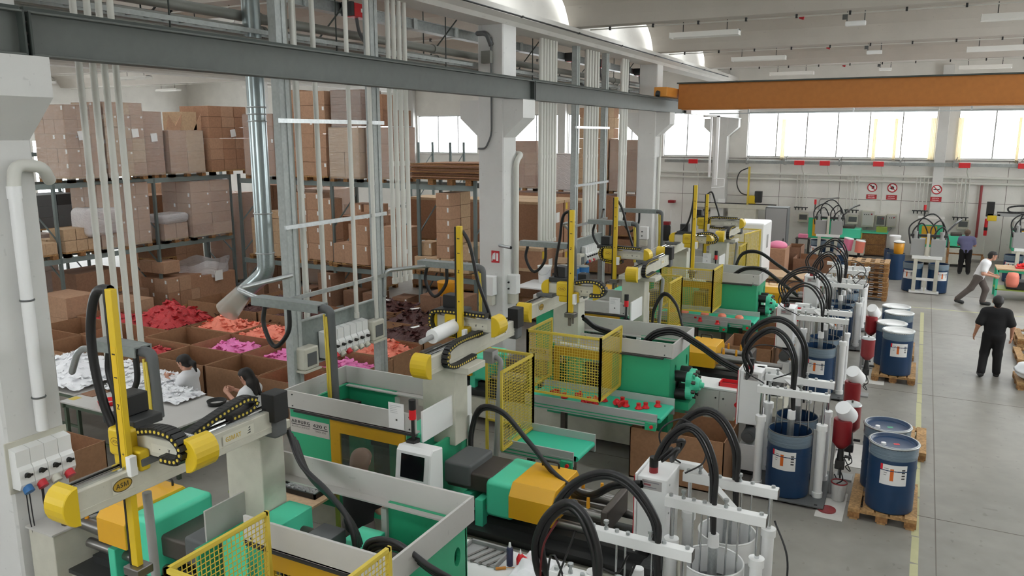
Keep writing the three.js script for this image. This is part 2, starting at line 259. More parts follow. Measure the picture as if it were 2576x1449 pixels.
for (const d of [7.2, 10.4, 13.7, 17.6, 21.3, 24.6]) {
  const t = thing('pipe_hanger', 'dark steel hanger rod and bracket carrying the overhead pipes', 'hanger', 'hangers of the overhead pipes', [-8.95, 6.1, d]);
  part(t, 'rod', [cy([-9.1, 6.05, d], [-9.1, 7.35, d], .012, .012, 6), cy([-8.58, 6.05, d], [-8.58, 7.26, d], .012, .012, 6)], m.railD); part(t, 'channel', [bx(-9.12, -8.5, 6.06, 6.1, d - .02, d + .02), bx(-9.3, -8.3, 7.36, 7.4, d - .02, d + .02)], m.railD); part(t, 'stay', bar([-9.1, 6.3, d], [-8.6, 7.2, d + .5], .02, .02), m.railD);
}
// vertical conduits in bundles
const bundle = (ds, x, y0, y1, r, label, group, mat = m.pipeW) => ds.forEach((d) => solo('vertical_pipe', [cy([x, y0, d], [x, 7.2, d], r, r, 10), cy([x, y0 - .03, d], [x, y0 + .06, d], r * 1.25, r * 1.25, 10), cy([x, (y0 + y1) / 2, d], [x, (y0 + y1) / 2 + .08, d], r * 1.12, r * 1.12, 10)], mat, label, 'pipe', group));
bundle([5.62, 5.78, 5.92, 6.06], -8.15, 2.4, 6.4, .036, 'pale grey vertical pipe of the foreground bunch of four at the left', 'four pipes before the left pallet rack');
bundle([11.2, 11.36, 11.52, 11.68], -8.15, 2.35, 6.4, .042, 'pale vertical pipe of the bunch of four left of the second column', 'four pipes left of the second column');
bundle([17.28, 17.44, 17.6, 17.76, 17.92, 18.08], -8.2, 2.3, 6.4, .055, 'pale vertical pipe of the bunch right of the second column', 'pipe bunch right of the second column');
bundle([20.1, 20.3, 20.5, 20.7, 20.9], -8.2, 2.2, 6.4, .055, 'pale vertical pipe inside the steel frame before the third column', 'pipes inside the far steel frame');
bundle([22.9, 23.1, 23.3], -8.2, 2.2, 6.4, .06, 'pale vertical pipe just left of the third white column', 'pipes just left of the third column');
bundle([8.98], -8.2, 1.78, 6.4, .035, 'pale pipe left of the round duct ending on a meter box', null); bundle([9.15], -8.5, 1.7, 6.5, .045, 'grey pipe beside the left steel upright of the near service frame', null, m.pipeG);
bundle([9.32], -8.5, 1.7, 6.4, .05, 'thicker pale pipe in the near service frame', null); bundle([9.52], -8.3, 1.7, 6.4, .04, 'pale pipe in the middle of the near service frame', null);
bundle([9.95], -8.02, 2.0, 6.3, .036, 'slim white pipe reaching the socket row of the near service frame', null); bundle([10.45], -8.0, 1.8, 6.4, .036, 'slim white pipe down to the right meter box of the near frame', null);
{
  const t = thing('ventilation_duct', 'shiny round galvanised duct with a bent transparent outlet', 'duct', null, [-8.72, 2.6, 8.75]);
  part(t, 'tube', [cy([-8.75, 3.1, 8.75], [-8.75, 7.4, 8.75], .13, .13, 20)], m.duct); part(t, 'clamp', [5.1, 5.2, 5.3, 3.75, 3.15].map((y) => ring(-8.75, y, 8.75, .132, .012)), m.zinc);
  part(t, 'elbow', pipe([[-8.75, 3.12, 8.75], [-8.75, 2.85, 8.75], [-9.15, 2.5, 8.62]], .13, 18, .16), m.duct); part(t, 'outlet_sleeve', cy([-9.1, 2.56, 8.63], [-9.42, 2.22, 8.55], .13, .19, 18, true), M('#cfc9c0', .2, 0, { transparent: true, opacity: .55, side: THREE.DoubleSide }));
}
// service frames with their socket panels
function frame(d0, x, labels, far) {
  const t = thing('service_gantry', labels[0], 'steel frame', null, [x, 0, d0]);
  const U = (d) => [bx(x - .1, x + .03, 0, 7.12, d - .1, d + .1, .006), bx(x + .03, x + .045, 0, 7.12, d - .1, d - .025, .003), bx(x + .03, x + .045, 0, 7.12, d + .025, d + .1, .003)];
  part(t, 'upright', U(d0), m.strut); part(t, 'upright', U(d0 + 2.1), m.strut);
  for (const y of [2.55, 3.6, 5.1]) part(t, 'crossbar', [bx(x + .045, x + .085, y - .03, y + .03, d0 - .15, d0 + 2.25)], m.zinc);
  part(t, 'panel', bx(x - .04, x - .02, 1.45, 2.15, d0 + .02, d0 + 2.0), m.tray); part(t, 'panel_lip', [bx(x - .05, x + .02, 2.15, 2.17, d0, d0 + 2.02), bx(x - .05, x + .02, 1.43, 1.45, d0, d0 + 2.02)], m.strut);
  for (let i = 0; i < 7; i++) socket(x + .0, 1.5, d0 + .58 + i * .155, labels[1], labels[2], i);
  for (const [dd, y] of [[.12, 1.45], [1.78, 1.52]]) { // meter boxes
    const b = thing('meter_box', labels[3] + (dd < 1 ? ' at its left end' : ' at its right end'), 'electrical box', null, [x + .1, y, d0 + dd]);
    part(b, 'case', bx(x + .0, x + .2, y, y + .34, d0 + dd - .16, d0 + dd + .16, .03), m.cream); part(b, 'window', bx(x + .2, x + .21, y + .06, y + .26, d0 + dd - .1, d0 + dd + .1, .005), m.greyD); part(b, 'tray', bx(x + .0, x + .22, y - .03, y, d0 + dd - .18, d0 + dd + .18), m.cream);
  }
}
function socket(x, y, d, label, group, i) {
  const s = thing('socket_outlet', label, 'socket', group, [x, y, d]);
  part(s, 'case', ext([[-.0, 0], [.13, 0], [.16, .06], [.15, .2], [.12, .24], [.12, .4], [0, .42]].map(([u, v]) => [x + u, y + v]), 'xy', d - .07, d + .07), m.white);
  part(s, 'switch', [cy([x + .14, y + .15, d], [x + .19, y + .15, d], .025, .025, 12), bx(x + .18, x + .195, y + .14, y + .16, d - .04, d + .04)], m.black);
  part(s, 'socket_cap', cy([x + .1, y + .05, d], [x + .17, y - .03, d], .045, .05, 14), [m.cream, m.red, m.blueP][[2, 1, 0, 1, 0, 0, 0][i % 7]]);
}
frame(8.6, -8.1, ['grey steel service frame with socket panel behind the near machine pair', 'white power socket in the row on the near steel service panel', 'sockets on the near service panel', 'cream meter box on the near service frame']);
frame(19.2, -8.1, ['grey steel service frame far back before the third white column', 'white power socket on the far steel service panel', 'sockets on the far service panel', 'cream meter box on the far service frame'], 1);
// on the near left column: downpipe, socket row
{
  const t = thing('downpipe', 'white downpipe with a swan-neck bend on the near left column', 'pipe', null, [-7.76, 1.9, 4.55]);
  part(t, 'pipe', [cy([-7.76, 1.95, 4.55], [-7.76, 4.42, 4.55], .058, .058, 18), cy([-7.76, 4.3, 4.55], [-7.76, 4.42, 4.55], .066, .066, 18)], m.whiteP); part(t, 'bend', pipe([[-7.76, 4.4, 4.55], [-7.76, 4.62, 4.58], [-7.76, 4.6, 4.85], [-7.9, 4.45, 5.0]], .06, 16, .14), m.pipeW);
  part(t, 'bracket', [2.3, 3.3].map((y) => ring(-7.76, y, 4.55, .06, .01)), m.greyD);
}
for (let i = 0; i < 4; i++) socket(-7.84, 1.42, 4.3 + i * .145, 'white power socket in the row of four on the near left column', 'sockets on the near left column', [0, 1, 2, 3][i]);
solo('socket_backplate', bx(-7.85, -7.83, 1.36, 1.9, 4.2, 4.84, .006), m.cream, 'cream backplate behind the four sockets of the left column', 'panel');
solo('power_cable', tube([[-7.72, 1.38, 4.45], [-7.7, 1.1, 4.47], [-7.6, .95, 4.6], [-7.5, 1.0, 4.7], [-7.4, 1.25, 4.72]], .013), m.cable, 'black cable hanging in a loop from the red plug of left column', 'cable');
for (const [o, n] of [[0, 'first'], [.03, 'second']]) solo('power_cable', tube([[-7.74, 1.36, 4.3 + o], [-7.72, 1.0, 4.3 + o], [-7.7, .7, 4.35], [-7.62, .5 - o * 3, 4.5], [-7.4, .35 - o * 5, 4.6]], .006), m.cable, n + ' thin dark lead trailing from the blue plug on left column', 'cable');
// downpipes and boxes at the other columns
solo('downpipe', [pipe([[-7.76, 1.6, 15.15], [-7.76, 4.35, 15.15], [-7.76, 4.5, 15.4], [-8.1, 4.5, 15.6]], .06, 14, .12)], m.pipeW, 'grey white downpipe on the right face of the second white column', 'pipe');
solo('cable_conduit', [pipe([[-8.1, 6.85, 14.68], [-8.1, 4.9, 14.68], [-8.25, 4.62, 14.68], [-8.42, 4.62, 14.68]], .02, 8, .2), pipe([[-8.4, 6.95, 14.65], [-8.2, 6.95, 14.66], [-8.1, 6.7, 14.68]], .05, 8, .15)], m.greyD, 'grey conduit with a curled end on front of the second column', 'conduit');
solo('junction_box', bx(-8.3, -8.08, 6.35, 6.6, 14.6, 14.73, .01), m.pipeG, 'small grey junction box high on the second white column', 'electrical box');
{
  const t = thing('fire_sign', 'red fire hose sign on the front of the second white column', 'sign', null, [-8.05, 2.22, 14.7]);
  part(t, 'plate', bx(-8.14, -7.95, 2.2, 2.46, 14.715, 14.73), m.red); part(t, 'pictogram', [bx(-8.02, -7.97, 2.24, 2.41, 14.708, 14.716, .004), tube([[-8.12, 2.24, 14.713], [-8.1, 2.36, 14.713], [-8.04, 2.42, 14.713]], .012), bx(-8.1, -8.04, 2.27, 2.4, 14.71, 14.716)], m.paper);
}
for (const [x, d, y, l] of [[-8.15, 14.62, 1.5, 'white switch box on front of the second white column'], [-7.78, 15.0, 1.5, 'grey socket box on the right face of the second column'], [-8.1, 25.13, 1.5, 'grey switch box on the foot of the third white column']]) {
  const b = thing('switch_box', l, 'electrical box', null, [x, y, d]); part(b, 'case', bx(x - .15, x + .15, y, y + .42, d - .1, d + .1, .015), m.white); part(b, 'knob', [cy([x - .03, y + .26, d - .1], [x - .03, y + .26, d - .13], .02), cy([x - .03, y + .12, d - .1], [x - .03, y + .12, d - .13], .02)], m.black); part(b, 'lower_case', bx(x - .12, x + .12, y - .22, y, d - .08, d + .08, .01), m.cream);
}
solo('downpipe', [cy([-7.78, 3.6, 25.6], [-7.78, 5.4, 25.6], .03, .03, 10), pipe([[-7.78, 0.4, 25.5], [-7.78, 4.2, 25.5]], .05, 12)], m.pipeW, 'pale pipe on the right face of the third white column', 'pipe');
// white square pipe loop hanging by the back column
solo('hanging_bracket', [bx(-7.5, -6.9, 5.56, 5.63, 29.95, 30.05), bar([-7.2, 3.35, 30], [-7.2, 5.6, 30], .07, .07), bar([-6.95, 3.05, 30], [-6.95, 5.6, 30], .1, .1), pipe([[-7.05, 2.95, 29.9], [-6.6, 3.0, 29.9], [-6.6, 3.3, 29.9], [-7.0, 3.3, 29.9]], .02, 6, .03)], m.whiteP, 'pair of white square tubes hanging down by the back wall column', 'bracket');
// ceiling luminaires
function luminaire(x, d, label) {
  const t = thing('ceiling_light', label, 'light fixture', 'ceiling lights', [x, 7.12, d]);
  part(t, 'housing', [ext([[d - .17, 7.1], [d - .11, 7.22], [d + .11, 7.22], [d + .17, 7.1], [d + .155, 7.1], [d + .1, 7.2], [d - .1, 7.2], [d - .155, 7.1]], 'dy', x - .78, x + .78), bx(x - .78, x - .765, 7.1, 7.22, d - .16, d + .16), bx(x + .765, x + .78, 7.1, 7.22, d - .16, d + .16)], m.lampW);
  part(t, 'tube', [cy([x - .72, 7.15, d - .05], [x + .72, 7.15, d - .05], .014, .014, 8), cy([x - .72, 7.15, d + .05], [x + .72, 7.15, d + .05], .014, .014, 8)], m.whiteP); part(t, 'hanger', [cy([x - .5, 7.2, d], [x - .5, 7.8, d], .01, .01, 6), cy([x + .5, 7.2, d], [x + .5, 7.8, d], .01, .01, 6)], m.dark);
}
{ const names = { 18.2: 'nearest', 24.75: 'middle', 31.3: 'farthest' };
  for (const s of [18.2, 24.75, 31.3]) for (const [x, side] of [[-4.72, 'by the gutter beam'], [1.5, 'at the right picture edge'], [-15, 'over the pallet racks'], [-21.5, 'over the rack backs']]) luminaire(x, s + .42, `long unlit fluorescent fixture in the ${names[s]} ceiling row ${side}`);
  for (const s of [15.05, 21.55, 28.1]) for (const [x, side] of [[-28.4, 'nearer the racks'], [-34.5, 'far to the left']]) { luminaire(x, s + .42, `long unlit fixture in the far left bay, ${s < 16 ? 'front' : s < 22 ? 'middle' : 'rear'} row, ${side}`); }
  for (const s of [11.7]) for (const x of [-13.2]) luminaire(x, s + .42, 'long unlit fluorescent fixture in the ceiling row above the cartons');
  for (const s of [11.7, 18.2, 24.75, 31.3]) for (const [x, side] of [[-1.55, 'over the right bay'], [-17.8, 'over the rack bay']]) { if (s < 12 && x > -5) continue;
    const t = thing('emergency_light', `small white emergency light in the ${names[s] || 'front'} ceiling row ${side}`, 'light fixture', null, [x, 7.2, s + .35]); part(t, 'case', bx(x - .2, x + .2, 7.14, 7.24, s + .3, s + .42, .02), m.white); part(t, 'bracket', [bx(x - .18, x - .16, 7.2, 7.72, s + .34, s + .36), bx(x + .16, x + .18, 7.2, 7.72, s + .34, s + .36), bx(x - .26, x - .16, 7.28, 7.38, s + .32, s + .38)], m.greyD); } }
for (const [x, s] of [[-2.6, 18.2], [-2.75, 24.75], [-2.9, 31.3]]) solo('socket_plug', cy([x - .05, 7.36, s + .16], [x + .05, 7.34, s + .16], .03, .045, 10), m.red, `red plug clipped to the ${s < 20 ? 'nearest' : s < 30 ? 'middle' : 'farthest'} ceiling conduit of the right bay`, 'plug');
// ---------- moulding machines, their robots, guards and conveyors ----------
function parts(t, name, list, mat) { return list.map((g) => part(t, name, g, mat)); }
function canvasMat(w, h, draw, o = {}) {
  const c = document.createElement('canvas'); c.width = w; c.height = h; const x = c.getContext('2d'); draw(x, w, h);
  const t = new THREE.CanvasTexture(c); t.colorSpace = THREE.SRGBColorSpace; return new THREE.MeshPhysicalMaterial({ map: t, roughness: .55, ...o });
}
// flat printed plate: centre, size, facing 'f' (towards -d), 'r' (+x), 'u' (up)
function plate(x, y, d, w, h, face = 'f', turn = 0) {
  const g = new THREE.PlaneGeometry(w, h); if (turn) g.rotateZ(turn); if (face === 'r') g.rotateY(Math.PI / 2); if (face === 'u') g.rotateX(-Math.PI / 2); return ni(g.translate(x, y, -d));
}
const L = {
  arburg: canvasMat(512, 256, (c) => { c.fillStyle = '#b9b3ad'; c.fillRect(0, 0, 512, 256); c.fillStyle = '#1d1a1a'; c.font = 'bold 74px sans-serif'; c.fillText('ARBURG', 14, 92, 250); c.fillRect(14, 108, 250, 12); c.font = '40px sans-serif'; c.fillStyle = '#55504d'; c.fillText('ALLROUNDER', 14, 166, 240); c.fillStyle = '#1d1a1a'; c.font = 'bold 74px sans-serif'; c.fillText('420 C', 300, 104, 185); c.fillRect(296, 124, 196, 12); c.font = '40px sans-serif'; c.fillText('1000-350', 318, 184, 150); }),
  asm: canvasMat(128, 80, (c) => { c.fillStyle = '#d2cfc0'; c.fillRect(0, 0, 128, 80); c.fillStyle = '#b6922a'; c.beginPath(); c.ellipse(64, 40, 60, 36, 0, 0, 7); c.fill(); c.strokeStyle = '#3a2d12'; c.lineWidth = 5; c.stroke(); c.fillStyle = '#3a2d12'; c.font = 'bold 40px sans-serif'; c.fillText('ASM', 22, 54, 84); }),
  asmY: canvasMat(128, 80, (c) => { c.fillStyle = '#d8b41f'; c.fillRect(0, 0, 128, 80); c.strokeStyle = '#6b5412'; c.lineWidth = 5; c.beginPath(); c.ellipse(64, 40, 56, 32, 0, 0, 7); c.stroke(); c.fillStyle = '#6b5412'; c.font = 'bold 36px sans-serif'; c.fillText('ASM', 26, 53, 76); }),
  zmark: canvasMat(32, 512, (c) => { c.fillStyle = '#d8b41f'; c.fillRect(0, 0, 32, 512); c.fillStyle = '#1d1a12'; c.fillRect(6, 30, 20, 6); c.font = 'bold 30px sans-serif'; c.fillText('Z', 7, 270); c.fillText('+', 7, 480); c.fillRect(6, 130, 20, 5); }),
  ymark: canvasMat(256, 48, (c) => { c.fillStyle = '#d2cfc0'; c.fillRect(0, 0, 256, 48); c.fillStyle = '#222'; c.font = 'bold 34px sans-serif'; c.fillText('-', 60, 34); c.fillText('Y', 130, 36); c.fillText('+', 200, 36); }),
  sheet: canvasMat(128, 180, (c) => { c.fillStyle = '#eceaea'; c.fillRect(0, 0, 128, 180); c.fillStyle = '#b9b7ba'; for (let i = 0; i < 5; i++) c.fillRect(14, 20 + i * 12, 90 - (i * 37) % 40, 3); c.fillStyle = '#333'; c.fillRect(58, 112, 14, 12); }),
  keys: canvasMat(128, 64, (c) => { c.fillStyle = '#d8d6d2'; c.fillRect(0, 0, 128, 64); for (let j = 0; j < 5; j++) for (let i = 0; i < 12; i++) { c.fillStyle = (i + j) % 4 ? '#5c6470' : '#8c5a56'; c.fillRect(6 + i * 10, 6 + j * 11, 7, 7); } }),
  drum: canvasMat(512, 320, (c) => { c.fillStyle = '#e8e6e4'; c.fillRect(0, 0, 512, 320); c.fillStyle = '#d4152e'; c.fillRect(0, 0, 46, 96); c.fillStyle = '#d9691f'; c.fillRect(190, 60, 68, 190); c.fillStyle = '#6d6a70'; for (let i = 0; i < 4; i++) c.fillRect(70, 60 + i * 34, 90 - i * 12, 7); c.fillStyle = '#2b2b30'; for (let i = 0; i < 4; i++) c.fillRect(408, 60 + i * 44, 66, 20); }),
  ctrl: canvasMat(128, 64, (c) => { c.fillStyle = '#a8a4a2'; c.fillRect(0, 0, 128, 64); c.fillStyle = '#8a4a4c'; c.fillRect(10, 26, 46, 12); c.fillStyle = '#77747a'; c.fillRect(10, 12, 100, 6); c.fillRect(10, 46, 84, 6); }),
  warn: canvasMat(64, 64, (c) => { c.fillStyle = '#d2cfc0'; c.fillRect(0, 0, 64, 64); c.fillStyle = '#e2a312'; c.strokeStyle = '#201a10'; c.lineWidth = 4; c.beginPath(); c.moveTo(32, 6); c.lineTo(60, 56); c.lineTo(4, 56); c.closePath(); c.fill(); c.stroke(); c.fillStyle = '#201a10'; c.fillRect(29, 22, 6, 18); c.fillRect(29, 44, 6, 6); }),
  logo: canvasMat(256, 64, (c) => { c.fillStyle = '#d2cfc0'; c.fillRect(0, 0, 256, 64); c.fillStyle = '#c2a13a'; c.font = 'bold 40px sans-serif'; c.fillText('GIMAT', 20, 46, 140); c.fillStyle = '#222'; for (let i = 0; i < 3; i++) { c.beginPath(); c.moveTo(206 - i * 6, 18 + i * 16); c.lineTo(226, 8 + i * 16); c.lineTo(226, 18 + i * 16); c.fill(); } }),
};
const mesh = (a, b, h0, h1, pitch = .04, r = .0026) => { // wire mesh between plan points a and b
  const A = new THREE.Vector2(...a), B = new THREE.Vector2(...b), len = A.distanceTo(B), n = Math.round(len / pitch), k = Math.round((h1 - h0) / pitch), out = [];
  const at = (t) => [A.x + (B.x - A.x) * t, A.y + (B.y - A.y) * t];
  for (let i = 1; i < n; i++) { const [x, d] = at(i / n); out.push(bar([x, h0, d], [x, h1, d], r * 2, r * 2)); }
  for (let i = 1; i < k; i++) { const y = h0 + (h1 - h0) * i / k; out.push(bar([a[0], y, a[1]], [b[0], y, b[1]], r * 2, r * 2)); }
  return out;
};
const meshFrame = (a, b, h0, h1, w = .03) => [bar([a[0], h0, a[1]], [a[0], h1, a[1]], w, w), bar([b[0], h0, b[1]], [b[0], h1, b[1]], w, w), bar([a[0], h0, a[1]], [b[0], h0, b[1]], w, w), bar([a[0], h1 - w / 2, a[1]], [b[0], h1 - w / 2, b[1]], w, w)];
function guard(label, panels, base) { // panels: [a, b, y0, y1]
  const t = thing('mesh_guard', label, 'guard', null, base);
  for (const [a, b, h0, h1] of panels) { const f = part(t, 'mesh_panel', meshFrame(a, b, h0, h1), m.yelM); const w = sub(f, 'wire_mesh', mesh(a, b, h0, h1), m.yelM); w.userData.kind = 'stuff'; }
  return t;
}
// k: 'A' clamp at the right end (u runs to the left), 'B' clamp at the left end (u runs to the right)
function machine(k, X0, D0, lab, o) {
  const bl = o.bl || 4.6, s = k === 'A' ? -1 : 1, X = (u) => X0 + s * u, len = o.len || 1.95;
  const b = (u0, u1, y0, y1, d0, d1, r = 0) => bx(X(u0), X(u1), y0, y1, D0 + d0, D0 + d1, r);
  const c = (p, q, r, r2, n) => cy([X(p[0]), p[1], D0 + p[2]], [X(q[0]), q[1], D0 + q[2]], r, r2, n);
  const t = thing('moulding_machine', lab, 'machine', null, [X(len), 0, D0 + .55]);
  // bed
  part(t, 'bed', [b(.02, bl, .14, .5, .14, .98, .02)], m.cream); part(t, 'bed_trim', [b(0.05, bl - .05, .5, .58, .2, .92)], m.dark);
  parts(t, 'foot', [.3, 2.2, bl - .3].flatMap((u) => [.25, .87].map((d) => c([u, 0, d], [u, .15, d], .06, .06, 10))), m.dsteel);
  // clamp housing
  const [d0, d1] = o.door; // u range of the door
  part(t, 'front_panel', [b(0, Math.min(d0, d1), .52, 1.68, .0, .03, .004), b(Math.max(d0, d1), k === 'A' ? Math.max(d0, d1) + .12 : len, .52, 1.68, 0, .03, .004), b(Math.min(d0, d1), Math.max(d0, d1), .52, .88, 0, .03)], m.green);
  part(t, 'back_panel', [b(0, .8, .52, 1.68, 1.06, 1.09), b(.8, len - .25, .52, .8, 1.06, 1.09)], m.green); part(t, 'back_frame', b(.8, .86, .8, 1.62, 1.03, 1.06), m.rim);
  const E = (cd, cyy, rd, ry, n = 20) => Array.from({ length: n }, (_, i) => [D0 + cd + rd * Math.cos(-i * 2 * Math.PI / n), cyy + ry * Math.sin(-i * 2 * Math.PI / n)]);
  part(t, 'end_panel', ext([[D0 + .02, .52], [D0 + 1.08, .52], [D0 + 1.08, 1.68], [D0 + .02, 1.68]], 'dy', X(0), X(.04), [E(.3, 1.42, .05, .075), E(.93, 1.42, .05, .085), E(.5, 1.17, .17, .17)]), m.green);
  part(t, 'end_block', b(.06, .3, .58, 1.5, .12, .98), m.dsteel);
  part(t, 'inner_panel', [b(len - .04, len, .52, 1.4, .03, 1.06)], m.green);
  part(t, 'fixed_platen', b(len - .5, len - .22, .55, 1.5, .14, .96, .01), m.green2); part(t, 'moving_platen', b(.75, 1.0, .58, 1.46, .16, .94, .01), m.green2);
  parts(t, 'tie_bar', [[.78, .3], [.78, .82], [1.32, .3], [1.32, .82]].map(([y, d]) => c([.3, y, d], [len - .05, y, d], .045, .045, 14)), m.dsteel);
  part(t, 'mould', [b(len - .72, len - .5, .75, 1.3, .3, .8, .006), b(1.0, 1.18, .75, 1.3, .3, .8, .006)], m.steel);
  part(t, 'clamp_cylinder', c([.3, 1.05, .55], [.75, 1.05, .55], .16, .16, 22), m.steel);
  part(t, 'core_puller', [b(.92, 1.16, 1.46, 1.6, .3, .62, .01), c([1.0, 1.5, .3], [1.0, 1.5, .18], .05)], m.greyD);
  // sheet rim round the top
  const fr = k === 'A' ? 1.42 : len, R = [['front', b(-.03, fr, 1.675, 1.9, -.035, -.01, .003), b(-.03, fr, 1.675, 1.69, -.035, .05)], ['back', b(-.03, len, 1.675, 1.9, 1.1, 1.125, .003), b(-.03, len, 1.66, 1.675, 1.0, 1.125)], ['end', b(-.055, -.03, 1.675, 1.9, -.035, 1.125, .003), b(-.03, .06, 1.66, 1.675, -.01, 1.1)]];
  if (k === 'B') R[2] = ['end', b(-.055, -.03, 1.675, 1.9, -.035, 1.125, .003), b(-.03, .03, 1.66, 1.675, 0, 1.1)];
  for (const r of R) part(t, 'rim_panel', r.slice(1), m.rim);
  parts(t, 'rim_screw', [[.08, 1.72], [.08, 1.86], [fr - .08, 1.72], [fr - .08, 1.86]].map(([u, y]) => c([u, y, -.035], [u, y, -.042], .01, .01, 8)), m.dark);
  // door
  const w0 = Math.min(d0, d1), w1 = Math.max(d0, d1);
  const dr = part(t, 'door', ext([[X(w0), .86], [X(w1), .86], [X(w1), 1.645], [X(w0), 1.645]], 'xy', D0 - .035, D0 - .005, [[[X(w0 + .14), .98], [X(w0 + .14), 1.5], [X(w1 - .1), 1.5], [X(w1 - .1), .98]]]), m.yellow);
  if (o.glazed) sub(dr, 'window_pane', b(w0 + .13, w1 - .09, .97, 1.51, -.022, -.018), m.poly); else { const w = sub(dr, 'wire_mesh', mesh([X(w0 + .14), D0 - .02], [X(w1 - .1), D0 - .02], .98, 1.5, .045), m.yelM); w.userData.kind = 'stuff'; }
  sub(dr, 'handle', [c([k === 'A' ? w0 + .07 : w1 - .06, 1.05, -.035], [k === 'A' ? w0 + .07 : w1 - .06, 1.05, -.08], .03)], m.black);
  part(t, 'door_track', [b(.1, fr, 1.65, 1.672, -.05, .0)], m.dark);
  if (o.name) part(t, 'name_plate', plate(X(o.name[0]), 1.47, D0 - .004, .6, .19), L.arburg);
  // clamp end: ring of tie bar nuts and the star shaped cylinder head
  if (k === 'A') {
    const st = part(t, 'cylinder_head', (() => { const n = 48, P = Array.from({ length: n }, (_, i) => { const a = i * 2 * Math.PI / n, r = .215 + .035 * Math.cos(4 * (a - Math.PI / 4)); return [D0 + .5 + r * Math.cos(a), 1.17 + r * Math.sin(a)]; }); return [ext(P, 'dy', X0 + .16, X0 + .24, [], .008), cy([X0 + .23, 1.17, D0 + .5], [X0 + .34, 1.17, D0 + .5], .15, .085, 22), cy([X0 + .33, 1.17, D0 + .5], [X0 + .39, 1.17, D0 + .5], .05, .04, 14), ...[0, 1, 2, 3, 4, 5].map((i) => { const a = i * Math.PI / 3; return bar([X0 + .24, 1.17, D0 + .5], [X0 + .25, 1.17 + .2 * Math.sin(a), D0 + .5 + .2 * Math.cos(a)], .05, .05); })]; })(), m.green2);
    sub(st, 'bolt', [0, 1, 2, 3, 4, 5, 6, 7].map((i) => { const a = (i + .5) * Math.PI / 4; return cy([X0 + .23, 1.17 + .19 * Math.sin(a), D0 + .5 + .19 * Math.cos(a)], [X0 + .3, 1.17 + .19 * Math.sin(a), D0 + .5 + .19 * Math.cos(a)], .028, .028, 6); }), m.dsteel);
    parts(t, 'tie_bar_nut', [45, 135, 225, 315].map((a) => { const y = 1.17 + .2 * Math.sin(a * Math.PI / 180), d = D0 + .5 + .2 * Math.cos(a * Math.PI / 180); return cy([X0 - .02, y, d], [X0 + .16, y, d], .085, .085, 18); }), m.black);
    part(t, 'support_bracket', b(-.22, 0, .8, .92, .3, .72), m.green);
  }
  // injection side
  const a = k === 'A' ? 1.0 : 0;
  part(t, 'barrel_cover', [b(2.02 + .3 * a, 2.62 + a * .3, .98, 1.2, .3, .86, .03)], m.dsteel); part(t, 'nozzle_cover', b(2.0, 2.35 + .2 * a, 1.02, 1.28, .28, .82, .03), m.greyD);
  parts(t, 'guide_rod', [[.84, .32], [.84, .86]].map(([y, d]) => c([1.95, y, d], [bl - .15, y, d], .05, .05, 14)), m.steel);
  parts(t, 'carriage_bracket', [2.25, 2.45 + a].map((u) => b(u, u + .1, .6, .95, .2, .95, .01)), m.green2);
  const sd = o.sd || 0, sy = o.sy || 0, cu = 2.9 + .6 * a - (o.su || 0);
  part(t, 'carriage', [b(cu - .32, cu + .02, .78, 1.2 + (o.sy || 0), .2 + (o.sd || 0), .94 + (o.sd || 0), .05)], m.green2);
  const cov = part(t, 'yellow_cover', ext([[.16, .86], [.16, 1.1], [.26, 1.22], [.84, 1.22], [.94, 1.1], [.94, .86]].map(([d, y]) => [D0 + d + sd, y + sy]), 'dy', X(cu), X(cu + (o.su ? .4 : .5)), [], .006), m.yelO);
  sub(cov, 'cover_handle', [pipe([[X(cu + .1), 1.22, D0 + .8], [X(cu + .1), 1.29, D0 + .8], [X(cu + .3), 1.29, D0 + .8], [X(cu + .3), 1.22, D0 + .8]].map(([p, y, d]) => [p, y + sy, d + sd]), .012, 6, .03)], m.black);
  parts(t, 'injection_cylinder', [.34, .74].map((d) => c([cu + .5, 1.02, d], [cu + 1.02, 1.02, d], .075, .06, 18)), m.steel);
  part(t, 'end_yoke', b(cu + 1.02, cu + 1.1, .88, 1.14, .22, .86, .02), m.dsteel);
  parts(t, 'hydraulic_fitting', [[cu + .62, .34], [cu + .84, .34], [cu + .62, .74], [cu + .84, .74]].map(([u, d]) => c([u, 1.08, d], [u, 1.19, d], .022, .018, 8)), m.amber);
  part(t, 'drip_pan', [b(2.0, bl - .1, .6, .64, .1, 1.0), b(2.3, bl - .2, .64, .72, .3, .8)], m.dark);
  // sheet shield at the injection end of the clamp
  if (k === 'B') part(t, 'end_shield', [b(len + .02, len + .045, 1.56, 1.92, .04, 1.1, .004), b(len + .02, len + .05, .9, 1.56, 1.04, 1.1)], m.whiteP); else part(t, 'end_shield', [b(len + .04, len + .06, 1.0, 1.66, .2, 1.0, .004)], m.rim);
  if (k === 'B') {
    const sc = thing('control_terminal', o.term, 'control terminal', null, [X(1.95), 1.08, D0 - .2]);
    part(sc, 'case', ext([[D0 - .3, 1.1], [D0 - .24, 1.56], [D0 - .2, 1.6], [D0 - .02, 1.57], [D0 - .02, 1.1]], 'dy', X(1.75), X(2.17), [], .012), m.whiteP);
    const tl = Math.atan2(.06, .46), scr = new THREE.PlaneGeometry(.3, .26).rotateX(-tl).translate(X(1.96), 1.41, -(D0 - .276)); part(sc, 'screen', scr, m.screen);
    part(sc, 'keypad', new THREE.PlaneGeometry(.3, .1).rotateX(-tl).translate(X(1.96), 1.19, -(D0 - .305)), L.keys); part(sc, 'arm', bx(X(1.9), X(2.02), 1.0, 1.1, D0 - .14, D0 + .02), m.greyD);
    const be = thing('signal_tower', o.beacon, 'signal light', null, [X(1.83), 1.6, D0 - .06]);
